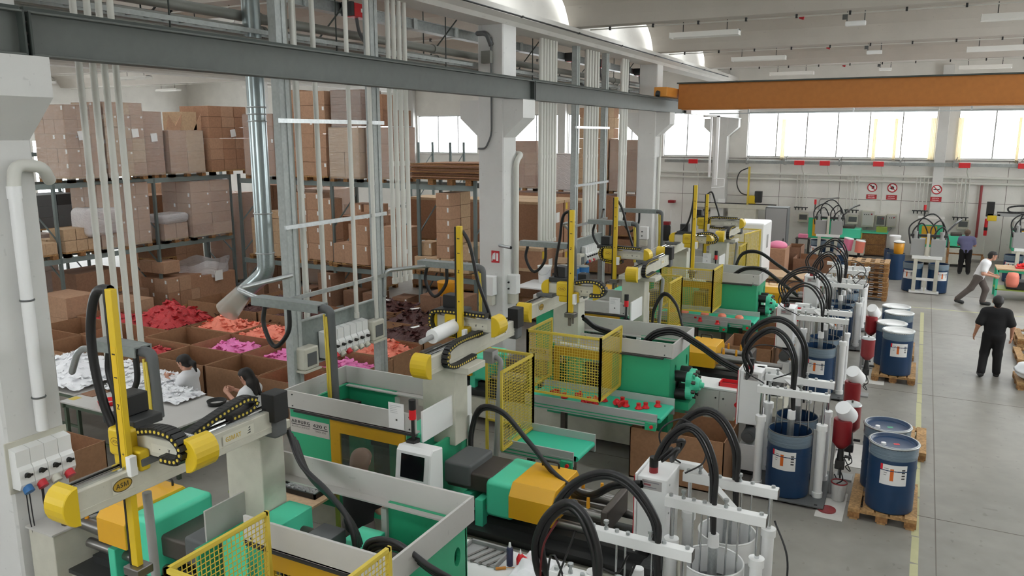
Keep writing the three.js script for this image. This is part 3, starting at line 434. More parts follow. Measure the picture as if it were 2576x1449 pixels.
    part(be, 'pole', cy([X(1.83), 1.62, D0 - .06], [X(1.83), 1.86, D0 - .06], .018, .018, 10), m.black); part(be, 'lens', cy([X(1.83), 1.86, D0 - .06], [X(1.83), 1.97, D0 - .06], .04, .04, 16), m.redB); part(be, 'cap', cy([X(1.83), 1.97, D0 - .06], [X(1.83), 2.08, D0 - .06], .04, .04, 16), m.black); part(be, 'foot', bx(X(1.83) - .05, X(1.83) + .05, 1.56, 1.63, D0 - .12, D0 + .0), m.black);
    solo('paper_sheet', plate(X(1.6), 1.85, D0 - .042, .21, .3).toNonIndexed ? plate(X(1.6), 1.85, D0 - .042, .21, .3) : null, L.sheet, o.paper, 'paper');
  }
  // robot column
  const cs = k === 'B' ? -.17 : 0; part(t, 'robot_column', [b(len - .2 + cs, len + .25 + cs, 1.3, 2.3, .66, .95, .012), b(len - .25 + cs, len + .3, 2.22, 2.3, .6, 1.0, .01)], m.cream);
  return t;
}
function chain(pts, w, along, mat = m.black) { // energy chain: links and dot caps along a path in a vertical plane
  const cv = new Poly(pts.map((p) => V(...p))), n = Math.round(cv.getLength() / .045), link = [], dot = [];
  for (let i = 0; i < n; i++) {
    const p = cv.getPointAt((i + .5) / n), tn = cv.getTangentAt((i + .5) / n), q = new THREE.Quaternion().setFromUnitVectors(new THREE.Vector3(0, 0, 1), tn);
    const g = along === 'x' ? new THREE.BoxGeometry(.055, .055, .042) : new THREE.BoxGeometry(w, .055, .042);
    if (along === 'x') { const a = Math.atan2(tn.y, tn.x), h = new THREE.BoxGeometry(.042, .055, w).rotateZ(a); h.translate(p.x, p.y, p.z); link.push(uvm(ni(h))); dot.push(cy([p.x, p.y, -p.z - w / 2 - .004], [p.x, p.y, -p.z - w / 2], .012, .012, 8)); }
    else { g.applyQuaternion(q); g.translate(p.x, p.y, p.z); link.push(uvm(ni(g))); dot.push(cy([p.x + w / 2, p.y, -p.z], [p.x + w / 2 + .004, p.y, -p.z], .012, .012, 8)); }
  }
  return [link, dot];
}
// robot: main beam along d at x, cross arm along x at depth c, vertical arm
function robot(o) {
  const { x, d0, d1, c, x0, x1, zx, zt, zb } = o, y = 2.32;
  const t = thing('handling_robot', o.label, 'robot', null, [x, y, (d0 + d1) / 2]);
  const bm = part(t, 'main_beam', [bx(x - .09, x + .09, y, y + .2, d0 + .06, d1, .008), bx(x - .06, x + .095, y + .05, y + .06, d0 + .1, d1)], m.cream);
  sub(bm, 'slide_rail', [bx(x + .03, x + .055, y + .2, y + .225, d0 + .1, d1), bx(x - .055, x - .03, y + .2, y + .225, d0 + .1, d1)], m.chrome); sub(bm, 'belt', bx(x - .015, x + .015, y + .2, y + .21, d0 + .1, d1), m.black);
  sub(bm, 'emblem', plate(x + .097, y + .12, d0 + .45, .16, .1, 'r'), L.asm); sub(bm, 'lettering', plate(x + .097, y + .12, d1 - .42, .34, .09, 'r'), L.logo);
  part(t, 'end_cap', ext([...Array.from({ length: 11 }, (_, i) => [d0 + .11 - .11 * Math.sin(i * Math.PI / 10), y + .1 - .135 * Math.cos(i * Math.PI / 10)])], 'dy', x - .1, x + .1, [], .006), m.yel);
  const mo = part(t, 'motor', [bx(x + .0, x + .15, y + .1, y + .36, d1 - .06, d1 + .12, .01)], m.black); sub(mo, 'gearbox', [bx(x - .08, x + .13, y - .06, y + .12, d1 - .04, d1 + .12, .03)], m.greyD);
  if (o.chainMain) { const [l, dd] = chain([[x + .03, y + .25, c + .3], [x + .03, y + .31, c + .55], [x + .03, y + .36, c + .8], [x + .03, y + .37, c + .95], [x + .03, y + .33, c + 1.03], [x + .03, y + .28, c + .98], [x + .03, y + .26, c + .75]], .09, 'd'); const ch = part(t, 'drag_chain', l, m.black); sub(ch, 'chain_dots', dd, m.yelM).userData.kind = 'stuff'; }
  // carriage and cross arm
  part(t, 'carriage', [bx(x - .13, x + .13, y + .2, y + .26, c - .16, c + .2, .01)], m.greyD);
  const ya = y + .26, arm = part(t, 'cross_arm', [bx(x0 + .06, x1 - .06, ya, ya + .15, c - .08, c + .08, .01)], m.cream);
  sub(arm, 'axis_marks', plate((x0 + x1) / 2 + .15, ya + .07, c - .082, .34, .065), L.ymark); sub(arm, 'slide_rail', [bx(x0 + .05, x1 - .05, ya + .15, ya + .17, c - .06, c - .035), bx(x0 + .05, x1 - .05, ya + .15, ya + .17, c + .035, c + .06)], m.chrome);
  const half = (xc, s) => ext(Array.from({ length: 11 }, (_, i) => [xc + s * .11 * Math.sin(i * Math.PI / 10), ya + .08 - .12 * Math.cos(i * Math.PI / 10)]), 'xy', c - .1, c + .1, [], .006); part(t, 'arm_cap', half(x1 - .1, 1), m.yel); part(t, 'arm_cap', half(x0 + .1, -1), m.yel);
  const mo2 = part(t, 'motor', [bx(zx - .34, zx - .16, ya + .24, ya + .4, c - .04, c + .14, .01)], m.black); sub(mo2, 'motor_flange', bx(zx - .4, zx - .04, ya + .17, ya + .24, c - .09, c + .16, .01), m.dark);
  const hd = part(t, 'head', [bx(zx - .24, zx - .03, ya - .02, ya + .2, c - .18, c - .06, .03), bx(zx - .2, zx + .1, ya - .1, ya + .06, c - .17, c - .08, .02)], m.yel); sub(hd, 'emblem', plate(zx - .14, ya + .1, c - .182, .12, .075), L.asmY);
  const [l2, d2] = o.chainBack ? chain([[x1 - .15, ya + .22, c - .12], [x0 + .2, ya + .22, c - .12], [x0 + .08, ya + .19, c - .12], [x0 + .05, ya + .08, c - .12], [x0 + .09, ya - .02, c - .12], [x0 + .25, ya - .05, c - .12], [x0 + .5, ya - .05, c - .12]], .1, 'x') : chain([[zx + .06, ya + .2, c - .1], [zx + .25, ya + .235, c - .1], [zx + .42, ya + .215, c - .1], [zx + .5, ya + .13, c - .1], [zx + .46, ya + .05, c - .1], [zx + .28, ya + .03, c - .1]], .1, 'x');
  const ch2 = part(t, 'drag_chain', l2, m.black); sub(ch2, 'chain_dots', d2, m.yelM).userData.kind = 'stuff';
  // vertical arm
  const za = part(t, 'vertical_arm', [bx(zx - .015, zx + .055, zb, zt, c - .24, c - .19, .006)], m.yel); sub(za, 'arm_channel', bx(zx - .035, zx - .015, zb, zt - .01, c - .24, c - .18), m.black); sub(za, 'axis_marks', plate(zx + .02, (zt + zb) / 2 + .2, c - .242, .055, .88), L.zmark);
  sub(za, 'air_block', bx(zx + .06, zx + .11, ya - .1, ya + .05, c - .26, c - .2, .006), m.white);
  part(t, 'gripper', [bx(zx - .06, zx + .1, zb - .07, zb, c - .28, c - .14, .01), cy([zx, zb - .2, c - .21], [zx, zb - .07, c - .21], .025), cy([zx + .06, zb - .16, c - .23], [zx + .06, zb - .07, c - .23], .018)], m.steel);
  if (o.hose) part(t, 'hose', tube(o.hose, o.hr || .022), m.rubber);
  return t;
}
function gooseneck(label, p, x0, x1, d, y, yd, xp) { // tray along x with a drop at its right end
  const t = thing('cable_gantry', label, 'cable arm', null, [x1, yd, d]);
  part(t, 'tray', [bx(x0, x1, y, y + .015, d - .09, d + .09), bx(x0, x1, y - .09, y + .015, d - .1, d - .085), bx(x0, x1, y - .09, y + .015, d + .085, d + .1)], m.tray);
  part(t, 'bend', pipe([[x1 - .02, y - .04, d], [x1 + .12, y - .05, d], [x1 + .14, yd, d]], .055, 10, .12), m.greyD); part(t, 'drop_cables', [tube([[x1 + .1, y - .12, d - .06], [x1 + .12, (y + yd) / 2, d - .065], [x1 + .12, yd, d - .06]], .016), tube([[x1 + .06, y - .1, d - .05], [x1 + .09, (y + yd) / 2, d - .07], [x1 + .09, yd, d - .06]], .014)], m.yelM);
  part(t, 'support_tube', pipe(p, .035, 8, .12), m.zinc); part(t, 'hanging_hose', tube([[x0 + .15, y - .06, d], [x0 + .1, y - .35, d], [x0 + .3, y - .62, d - .03], [x0 + .52, y - .4, d], [x0 + .55, y - .06, d]], .03), m.black);
}
function conveyor(label, x0, x1, d0, d1, y, legs) {
  const t = thing('belt_conveyor', label, 'conveyor', null, [(x0 + x1) / 2, 0, (d0 + d1) / 2]);
  const r = .035; part(t, 'belt', [bx(x0 + r, x1 - r, y - .07, y, d0 + .03, d1 - .03), cy([x0 + r, y - r, d0 + .03], [x0 + r, y - r, d1 - .03], r), cy([x1 - r, y - r, d0 + .03], [x1 - r, y - r, d1 - .03], r)], m.belt);
  part(t, 'side_rail', [bx(x0, x1 - .06, y - .14, y + .055, d0, d0 + .025, .003), bx(x0, x1 - .06, y - .1, y - .085, d0 - .006, d0), bx(x0, x1 - .06, y - .05, y - .035, d0 - .006, d0)], m.alu); part(t, 'side_rail', bx(x0, x1, y - .14, y + .1, d1 - .025, d1, .003), m.alu);
  part(t, 'belt_strip', [bx(x0, x1 - .06, y - .12, y - .105, d0 - .004, d0), bx(x0, x1 - .06, y - .075, y - .06, d0 - .004, d0)], m.green);
  const sw = part(t, 'switch_box', bx(x1 - .22, x1 - .06, y - .17, y - .06, d0 - .05, d0, .006), m.green); sub(sw, 'stop_button', cy([x1 - .12, y - .11, d0 - .05], [x1 - .12, y - .11, d0 - .075], .025), m.redB);
  parts(t, 'leg', legs.map((u) => bx(u - .04, u + .04, 0, y - .14, (d0 + d1) / 2 - .05, (d0 + d1) / 2 + .05, .006)), m.dsteel); parts(t, 'leg_foot', legs.map((u) => bx(u - .12, u + .12, 0, .03, (d0 + d1) / 2 - .2, (d0 + d1) / 2 + .2)), m.dsteel);
}
const AM = [[-3.2, 4.24], [-3.08, 11.0], [-3.04, 17.5]], BM = [[-6.55, 6.8], [-6.4, 13.35], [-6.25, 19.6]], an = ['nearest', 'middle', 'farthest'];
AM.forEach(([X0, D0], i) => {
  machine('A', X0, D0, ['green moulding machine with open pale rim in the front foreground', 'green moulding machine with star-shaped cylinder head behind the red pieces', 'green moulding machine with pale salmon domes on its conveyor'][i], { door: i ? [.9, 1.87] : [.25, 1.22], len: i ? 1.95 : 2.1, name: i ? [2.02] : null, bl: i ? 4.6 : 4.15, su: i ? 0 : .3, sy: i ? 0 : .18, sd: 0 });
  const gx = i ? [X0 - .76, X0 - 1.91] : [X0 + .12, X0 - 1.02], gd = D0 - (i ? .88 : 1.07), ge = D0 - (i ? .03 : .17), gb = 1.16;
  guard(['yellow mesh guard basket in the bottom foreground', 'yellow mesh guard basket over the conveyor with red pieces', 'yellow mesh guard basket over the conveyor with salmon domes'][i], [[[gx[1], gd], [gx[0], gd], gb, 2.09], [[gx[1], gd], [gx[1], ge], gb, 2.09], [[gx[0], gd], [gx[0], ge], gb, 2.09]], [gx[0], gb, gd]);
  if (i) {
    conveyor(['', 'green belt conveyor carrying small red rubber pieces', 'green belt conveyor carrying pale salmon domes'][i], X0 - 2.0, X0 + .12, D0 - .78, D0 - .1, 1.0, [X0 - 1.5, X0 - .2]);
    solo('white_tube', [cy([X0 - 1.75, 1.7, D0 - .06], [X0 - 1.42, 1.69, D0 - .06], .03), cy([X0 - 1.4, 1.69, D0 - .06], [X0 - 1.1, 1.68, D0 - .06], .03)], m.whiteP, `white rolled tube resting on the door of the ${an[i]} guarded machine`, 'tube');
  }
  const zs = [-1.78, -1.36, -1.3][i], cd = [-.54, -.4, -.4][i], cx = [-2.1, -1.86, -1.85][i];
  robot({ label: ['yellow and cream handling robot in the left foreground', 'yellow and cream handling robot above the middle machine with the guard', 'yellow and cream handling robot farthest on the front row of machines'][i], x: X0 - 1.8 - (i ? 0 : .0), d0: D0 - 1.3, d1: D0 + (i ? .78 : .66), c: D0 + cd, x0: X0 + cx, x1: X0 + cx + .92, zx: X0 + zs, zt: 3.85, zb: [1.75, 2.35, 2.0][i], chainMain: i === 0, hr: i ? .022 : .034, hose: i === 0 ? [[-4.98, 3.84, 3.5], [-5.12, 3.82, 3.5], [-5.27, 3.55, 3.52], [-5.3, 3.1, 3.55], [-5.22, 2.72, 3.6], [-5.02, 2.58, 3.65], [-4.85, 2.58, 3.68]] : i === 1 ? [[X0 + zs, 3.84, D0 - .6], [X0 + zs - .12, 3.78, D0 - .58], [X0 + zs - .22, 3.4, D0 - .5], [X0 + zs - .3, 2.95, D0 - .45], [X0 + zs - .25, 2.8, D0 - .42], [X0 + zs - .02, 2.8, D0 - .42]] : [[X0 + zs - .02, 3.84, D0 - .6], [X0 + zs - .05, 3.5, D0 - .5], [X0 + zs - .2, 2.95, D0 - .45], [X0 + zs - .5, 2.7, D0 - .4]] });
});
BM.forEach(([X0, D0], i) => {
  machine('B', X0, D0, ['green moulding machine with white name plate and yellow glazed door', 'green moulding machine with white rim behind the guard of red pieces', 'green moulding machine with paper sheet farthest back in the row'][i], { door: [.64, 1.7], len: 1.85, glazed: true, name: i === 0 ? [.3] : null, term: `white control terminal with dark screen on the ${an[i]} machine of the second row`, beacon: `red signal tower on black pole at the rim of ${an[i]} second-row machine`, paper: `white paper sheet taped to the rim of the ${an[i]} second-row machine` });
  const q = X0 + 1.87, zx = [-4.78, -5.1, -4.95][i], c = D0 + [1.25, .9, 1.1][i];
  robot({ label: ['yellow and cream handling robot with white roll before the second column', 'yellow and cream handling robot of the middle second-row machine', 'yellow and cream handling robot farthest back in front of the white cabinet'][i], x: q, d0: D0, d1: D0 + 2.15, c, x0: [-5.28, -5.45, -4.95][i], x1: [-4.3, -4.45, -4.0][i], zx, zt: [3.86, 3.76, 3.4][i], zb: [2.4, 2.2, 1.6][i], chainMain: false, chainBack: true, hose: [[zx, [3.85, 3.75, 3.38][i], c - .2], [zx + .1, 3.7 - i * .12, c - .16], [zx + .2, 3.2, c - .1], [zx + .3, 2.7, c], [zx + .18, 2.58, c], [zx, 2.62, c]] });
  { const [l, dd] = chain([[q - .0, 2.58, D0 + 1.15], [q - .0, 2.58, D0 + .55], [q - .0, 2.52, D0 + .38], [q - .0, 2.4, D0 + .36], [q - .0, 2.33, D0 + .5], [q - .0, 2.33, D0 + 1.0]].map((p) => [p[0] + .13, p[1], p[2]]), .07, 'd'); const ch = thing('drag_chain', `black drag chain with pale dots along the ${an[i]} second-row robot beam`, 'cable chain', null, [q + .13, 2.4, D0 + .6]); part(ch, 'link', l, m.black).userData.kind = 'stuff'; part(ch, 'dot', dd, m.yelM).userData.kind = 'stuff'; }
  const gy0 = .95, gy1 = 2.0, gx = X0 + 2.07, ga = D0 + [1.55, 1.85, 1.6][i], gb = ga + .9;
  guard(`yellow mesh fence behind the ${an[i]} second-row machine`, [[[gx, ga], [gx, gb], gy0, gy1], [[gx - .72, gb], [gx, gb], gy0, gy1]], [gx, gy0, gb]);
  for (const [px, pd, w] of [[gx, gb, 'corner'], [gx - .72, gb, 'left']]) solo('fence_post', bx(px - .018, px + .018, 0, gy0, pd - .018, pd + .018), m.yelM, `yellow ${w} post under the mesh fence of the ${an[i]} second-row machine`, 'post');
  if (i < 2) conveyor(i ? 'small belt conveyor with bright red pieces behind second-row machine' : 'small empty green belt conveyor between the machines', X0 + 1.9, X0 + 3.0, ga + .28 + i * 1.2, gb + i * 1.2, .92, [X0 + 2.2, X0 + 2.8]);
  // upright grey pipe with elbow
  solo('bent_pipe', [pipe([[q - .02, .0, D0 + 1.7], [q + .1, 2.1, D0 + 1.72], [q - .05, 2.12, D0 + 1.72]], .035, 10, .1), bx(q - .12, q + .02, 2.04, 2.2, D0 + 1.64, D0 + 1.8, .01)], m.grey, `pale grey bent pipe standing beside the ${an[i]} second-row machine`, 'pipe');
});
{ // white roll lying on the second-row robot beam
  const t = thing('film_roll', 'white film roll lying on the cream robot beam', 'roll', null, [-4.85, 2.57, 8]); part(t, 'roll', cy([-4.85, 2.63, 7.35], [-4.85, 2.66, 8.2], .085, .085, 24), m.whiteP); part(t, 'core', cy([-4.85, 2.62, 7.12], [-4.85, 2.66, 8.25], .03, .03, 14), m.grey);
}
gooseneck('grey cable arm with yellow cables over the foreground machine', [[-7.8, 2.45, 4.95], [-7.65, 2.72, 4.95], [-7.1, 2.78, 4.95]], -7.35, -6.68, 4.98, 2.85, 2.15);
gooseneck('grey cable arm with yellow cables reaching into the named machine', [[-8.02, 2.9, 8.5], [-7.95, 2.9, 7.4], [-7.4, 2.8, 7.35]], -7.55, -6.45, 7.35, 2.84, 1.45);
gooseneck('grey cable arm below the cartons left of the second column', [[-8.05, 2.2, 10.75], [-8.05, 2.62, 10.78], [-7.6, 2.64, 11.5]], -7.8, -6.65, 11.5, 2.72, 1.9);
gooseneck('grey cable arm right of the second column above white tubs', [[-8.0, 2.5, 15.2], [-7.9, 2.6, 14.6], [-7.5, 2.6, 14.4]], -7.25, -6.2, 14.4, 2.76, 2.0);
gooseneck('grey cable arm with black cable under the far steel frame', [[-8.1, 2.4, 19.0], [-8.0, 2.7, 18.2], [-7.6, 2.78, 18]], -7.2, -6.1, 18, 2.86, 1.9);
gooseneck('grey cable arm with yellow cables before the third column', [[-8.1, 2.6, 21.2], [-7.9, 2.85, 20.8]], -7.4, -6.35, 20.8, 2.9, 1.7);
{ const be = thing('signal_tower', 'red signal tower behind the foreground robot motor', 'signal light', null, [-5.42, 1.66, 5.5]); part(be, 'pole', cy([-5.42, 1.6, 5.45], [-5.42, 1.92, 5.45], .02, .02, 10), m.black); part(be, 'lens', cy([-5.42, 1.92, 5.45], [-5.42, 2.07, 5.45], .042, .042, 16), m.redB); part(be, 'cap', cy([-5.42, 2.07, 5.45], [-5.42, 2.2, 5.45], .042, .042, 16), m.black); part(be, 'foot', bx(-5.5, -5.25, 1.56, 1.62, 5.36, 5.5), m.black); }
// grey post carrying the foreground robot cable
solo('support_post', cy([-5.1, 0, 3.75], [-5.1, 2.2, 3.72], .035, .035, 14), m.grey, 'pale grey round post below the foreground robot', 'post');
// small red and salmon products on the belts
const redShape = mg([cy([0, 0, 0], [0, .055, 0], .05, .03, 12), cy([0, .05, 0], [0, .085, 0], .032, .036, 12), ring(0, .01, 0, .05, .008, 'y', 14)]);
const redAt = [[-.08, -.28], [-.3, -.5], [-.22, -.42], [-.55, -.55], [-.6, -.35], [-.5, -.48], [-.64, -.47], [-.86, -.42], [-.93, -.62], [-.98, -.5], [-1.05, -.56], [-1.1, -.66], [-1.25, -.4], [-1.45, -.55], [-1.6, -.45], [-1.66, -.52]];
let red0; redAt.forEach(([u, d], i) => { const p = [AM[1][0] + u, 1.001, AM[1][1] + d]; if (!red0) { red0 = solo('rubber_bell', redShape.clone(), m.redB, 'small red rubber cap lying on the green conveyor belt', 'rubber part', 'red caps on the conveyor', [0, 0, 0]); rebase(red0, p); } else { const c = dup(red0, p, rr(0, 6)); if (i % 3 === 0) { c.rotation.z = 1.3; c.position.y += .035; } } });
const dome = lathe([[0, .07], [.05, .062], [.085, .035], [.095, .008], [.095, 0], [.05, 0], [0, 0]], 0, 0, 0, 20);
let dome0; [-.25, -.62, -1.0, -1.45, -1.75].forEach((u) => { const p = [AM[2][0] + u, 1.001, AM[2][1] - .45]; if (!dome0) { dome0 = solo('rubber_dome', dome.clone(), m.salmon, 'pale salmon rubber dome on the far green conveyor belt', 'rubber part', 'salmon domes on the far conveyor', [0, 0, 0]); rebase(dome0, p); } else dup(dome0, p); });
for (let i = 0; i < 9; i++) dup(red0, [BM[1][0] + 2.25 + i * .085 + rr(-.02, .02), .925, 16.75 + rr(-.2, .15)], rr(0, 6), 'small bright red rubber cap on the short far conveyor', 'red caps on the short conveyor');
// ---------- drums, pallets, dosing presses ----------
function drumShape() { // local, base at origin
  return { body: lathe([[0, 0], [.27, 0], [.285, .015], [.285, .3], [.291, .31], [.285, .32], [.285, .58], [.291, .59], [.285, .6], [.285, .895], [.279, .895], [.279, .03], [0, .03]], 0, 0, 0, 40), rim: ring(0, .895, 0, .284, .009, 'y', 40) };
}
function curved(r, a0, a1, y0, y1, n = 10) { // printed label wrapped on a drum, angle 0 faces -d
  const p = [], uv = [], ix = []; for (let i = 0; i <= n; i++) { const a = a0 + (a1 - a0) * i / n; p.push(r * Math.sin(a), y0, r * Math.cos(a), r * Math.sin(a), y1, r * Math.cos(a)); uv.push(i / n, 0, i / n, 1); if (i < n) ix.push(2 * i, 2 * i + 2, 2 * i + 1, 2 * i + 1, 2 * i + 2, 2 * i + 3); }
  const g = new THREE.BufferGeometry(); g.setAttribute('position', new THREE.Float32BufferAttribute(p, 3)); g.setAttribute('uv', new THREE.Float32BufferAttribute(uv, 2)); g.setIndex(ix); g.computeVertexNormals(); return ni(g);
}
function drum(label, at, o = {}) {
  const t = thing('drum', label, 'drum', o.group, [0, 0, 0]), s = drumShape();
  part(t, 'body', s.body, o.mat || m.blue); part(t, 'rim', s.rim, o.lid ? m.zinc : o.mat === m.whiteP ? m.white : m.greyD);
  if (o.band) part(t, 'plastic_liner', lathe([[.288, .895], [.296, .86], [.29, .8], [.293, .76], [.288, .72], [.2865, .72]], 0, 0, 0, 48), m.lining);
  if (o.label !== false) part(t, 'label_sheet', curved(.2872, (o.la || 0) - .56, (o.la || 0) + .56, .4, .67), L.drum);
  if (o.fill) part(t, 'contents', lathe([[0, .8], [.2, .805], [.276, .8]], 0, 0, 0, 28), o.fill);
  if (o.lid) { const l = part(t, 'lid', lathe([[0, .862], [.24, .862], [.262, .872], [.268, .9], [.292, .9], [.295, .86], [.288, .86]], 0, 0, 0, 40), o.white ? m.whiteP : m.blue); sub(l, 'clamp_ring', ring(0, .885, 0, .293, .014, 'y', 44), m.zinc); sub(l, 'bung', [cy([-.12, .86, -.1], [-.12, .89, -.1], .035, .03, 14)], m.whiteP); if (!o.white) sub(l, 'lid_sticker', plate(.03, .864, -.02, .07, .05, 'u', .3), o.sticker || m.red); }
  rebase(t, at); t.rotation.y = o.turn || 0; return t;
}
function pallet(label, at, w = .8, l = 1.2, turn = 0, group, mat = m.wood) { // base centre; boards run along x
  const t = thing('pallet', label, 'pallet', group, [0, 0, 0]);
  const nb = 5; for (let i = 0; i < nb; i++) part(t, 'board', bx(-w / 2 + i * (w - .14) / (nb - 1), -w / 2 + .14 + i * (w - .14) / (nb - 1), .122, .144, -l / 2, l / 2, .002), i % 2 ? mat : m.wood);
  for (const d of [-l / 2 + .07, 0, l / 2 - .07]) { part(t, 'stringer', bx(-w / 2, w / 2, .1, .122, d - .07, d + .07), mat); for (const x of [-w / 2 + .07, 0, w / 2 - .07]) part(t, 'block', bx(x - .07, x + .07, .022, .1, d - .07, d + .07), m.woodD); }
  for (const x of [-w / 2 + .07, 0, w / 2 - .07]) part(t, 'board', bx(x - .05, x + .05, 0, .022, -l / 2, l / 2), mat);
  rebase(t, at); t.rotation.y = turn; return t;
}
pallet('wooden pallet under the two nearest lidded blue drums', [-.1, 0, 11.05], .8, 1.2); pallet('wooden pallet just behind the nearest lidded blue drums', [0, 0, 13.5], .8, 1.2);
drum('closed blue drum with red lid sticker, nearest on the aisle', [-.04, .146, 10.75], { lid: 1, band: 1, la: .1, sticker: m.redB }); drum('closed blue drum with green lid sticker behind the nearest drum', [-.14, .146, 11.37], { lid: 1, band: 1, label: false, sticker: m.green });
pallet('wooden pallet under the four blue drums with pale lids', [-.2, 0, 17.65], .8, 1.3); 
drum('blue drum with white lid and label facing, front of the four', [-.18, .146, 17.3], { lid: 1, white: 1, band: 1, la: .15 }); drum('blue drum with pale lid, second of the four on the aisle', [-.33, .146, 17.95], { lid: 1, white: 1, band: 1, label: false });
pallet('wooden pallet under the two farther pale-lidded drums', [-.25, 0, 19.5], .8, 1.3);
drum('blue drum with pale lid, third of the four on the aisle', [-.22, .146, 19.1], { lid: 1, white: 1, band: 1, label: false }); drum('blue drum with pale lid, rearmost of the four on the aisle', [-.3, .146, 19.8], { lid: 1, white: 1, band: 1, label: false });
// dosing press for a pair of drums; local origin on the floor under the front drum; near beam above it
function press(lab, X0, D0, o = {}) {
  const t = thing('dosing_press', lab, 'dosing press', null, [X0, 0, D0]), g = o.gap || .62, yb = o.yb || 1.46;
  const b = (x0, x1, y0, y1, d0, d1, r = 0) => bx(X0 + x0, X0 + x1, y0, y1, D0 + d0, D0 + d1, r), c = (p, q, r, r2, n) => cy([X0 + p[0], p[1], D0 + p[2]], [X0 + q[0], q[1], D0 + q[2]], r, r2, n);
  part(t, 'floor_plate', b(-.52, .52, .03, .05, -.34, g + .34, .004), m.greyD); parts(t, 'caster', [-.42, .42].flatMap((x) => [-.28, g + .28].map((d) => c([x - .02, .03, d], [x + .02, .03, d], .03))), m.black);
  for (const d of [0, g]) {
    const bm = part(t, 'cross_beam', b(-.47, .47, yb - .05, yb + .05, d - .045, d + .045, .006), m.white);
    sub(bm, 'end_plate', [b(.468, .474, yb - .045, yb + .045, d - .04, d + .04)], m.dsteel);
    parts(t, 'bolt', [-.42, -.3, -.2, -.1, .1, .22, .42].map((x, i) => { const q = i % 3 === 1; return mg([c([x, yb + .05, d], [x, yb + .075, d], .02, .02, 8), ...(q ? [c([x, yb + .075, d], [x, yb + .11, d], .012), c([x, yb + .11, d], [x, yb + .135, d], .024, .024, 12)] : [])]); }), m.zinc);
    for (const x of [-.4, .4]) { const cl = part(t, 'ram_cylinder', [c([x, .05, d], [x, 1.04, d], .058, .058, 20)], m.whiteP); sub(cl, 'cylinder_flange', c([x, 1.0, d], [x, 1.08, d], .072, .072, 20), m.white); sub(cl, 'cylinder_foot', c([x, .05, d], [x, .12, d], .07, .07, 20), m.white); sub(cl, 'ram_rod', c([x, 1.08, d], [x, yb - .05, d], .022, .022, 12), m.chrome); }
    parts(t, 'guide_rod', [-.2, -.12, .12, .22].map((x) => c([x, .7, d], [x, yb - .05, d], .009, .009, 8)), m.chrome);
    part(t, 'follower_plate', [c([0, .62, d], [0, .68, d], .26, .26, 28)], m.greyD); part(t, 'pump_barrel', [c([0, .68, d], [0, 1.12, d], .045, .045, 16)], m.zinc); part(t, 'pump_top', [c([0, 1.1, d], [0, 1.22, d], .055, .05, 16)], m.whiteP);
    part(t, 'side_plate', b(.3, .36, .06, 1.0, d - .012, d + .012), m.grey);
  }
  if (o.brace !== 0) part(t, 'brace', [bar([X0 - .35, yb + .08, D0 + g + .1], [X0 + .2, yb - .2, D0 + .35], .07, .05), b(-.6, -.3, yb + .04, yb + .12, g + .02, g + .1, .006)], m.white);
  for (const d of [0, g]) drum(`${o.dl} drum under the ${d ? 'rear' : 'front'} beam of the ${o.which} dosing press`, [X0, .052, D0 + d], { mat: o.dmat, band: o.dmat ? 0 : 1, label: d === 0, la: o.la === undefined ? -.1 : o.la });
  // tall control cabinet with signal cap on the left
  if (o.cab !== 0) { const cx = X0 - .78 + (o.cx || 0), cd = D0 + (o.cd || .3), cb = thing('control_cabinet', `tall white control cabinet with dark signal cap beside the ${o.which} dosing press`, 'cabinet', null, [cx, .75, cd]);
    part(cb, 'case', bx(cx - .15, cx + .15, .78, 1.58, cd - .14, cd + .32, .012), m.whiteP); part(cb, 'door', bx(cx - .17, cx - .15, .76, 1.6, cd - .16, cd + .3), m.whiteP); part(cb, 'door_edge', bx(cx - .178, cx - .17, .78, 1.58, cd - .165, cd - .15), m.red, 'red seal strip'); part(cb, 'label_plate', plate(cx, 1.5, cd - .142, .2, .1), L.ctrl); const q = part(cb, 'signal_lamp', cy([cx - .03, 1.58, cd], [cx - .03, 1.64, cd], .045, .045, 16), m.redD); sub(q, 'lamp_cap', cy([cx - .03, 1.64, cd], [cx - .03, 1.74, cd], .045, .045, 16), m.black); parts(cb, 'screw', [.9, 1.2, 1.5].map((y) => cy([cx + .15, y, cd - .05], [cx + .157, y, cd - .05], .012, .012, 8)), m.zinc); part(cb, 'stand', [bx(cx - .06, cx + .06, .03, .78, cd + .02, cd + .14), bx(cx - .16, cx + .16, 0, .03, cd - .1, cd + .26)], m.dark); const mt = part(cb, 'pump_motor', [cy([cx + .02, .62, cd - .2], [cx + .02, .62, cd + .0], .1, .1, 20), cy([cx + .02, .62, cd - .22], [cx + .02, .62, cd - .2], .06, .06, 16)], m.greyD); sub(mt, 'pump_base', bx(cx - .1, cx + .14, .1, .5, cd - .2, cd + .02, .01), m.white); }
  return t;
}
press('white dosing press in the bottom foreground with thick black hoses', -1.9, 5.24, { gap: .79, dl: 'white open', which: 'foreground', dmat: m.whiteP, la: 1.2, cab: 0, brace: 0 });
press('white dosing press with two open white drums', -1.46, 6.93, { gap: .63, dl: 'white open', which: 'white-drum', dmat: m.whiteP, la: 1.0, cx: .12, cd: .0 });
press('white dosing press with open blue drums next to the nearest aisle drum', -1.32, 10.82, { dl: 'open blue', which: 'nearest blue-drum', cx: .15, cd: .5 });
press('white dosing press with blue drums beside the four aisle drums', -1.48, 15.65, { dl: 'open blue', which: 'middle blue-drum', gap: .72, cx: .1 });
press('white dosing press with three stacked beams farthest along the aisle', -1.48, 19.55, { dl: 'open blue', which: 'farthest aisle', gap: .7, cx: .1 });
press('white dosing press at the end of the row beside the pallet stack', -1.5, 21.6, { dl: 'open blue', which: 'rearmost row', gap: .7, cab: 0 });
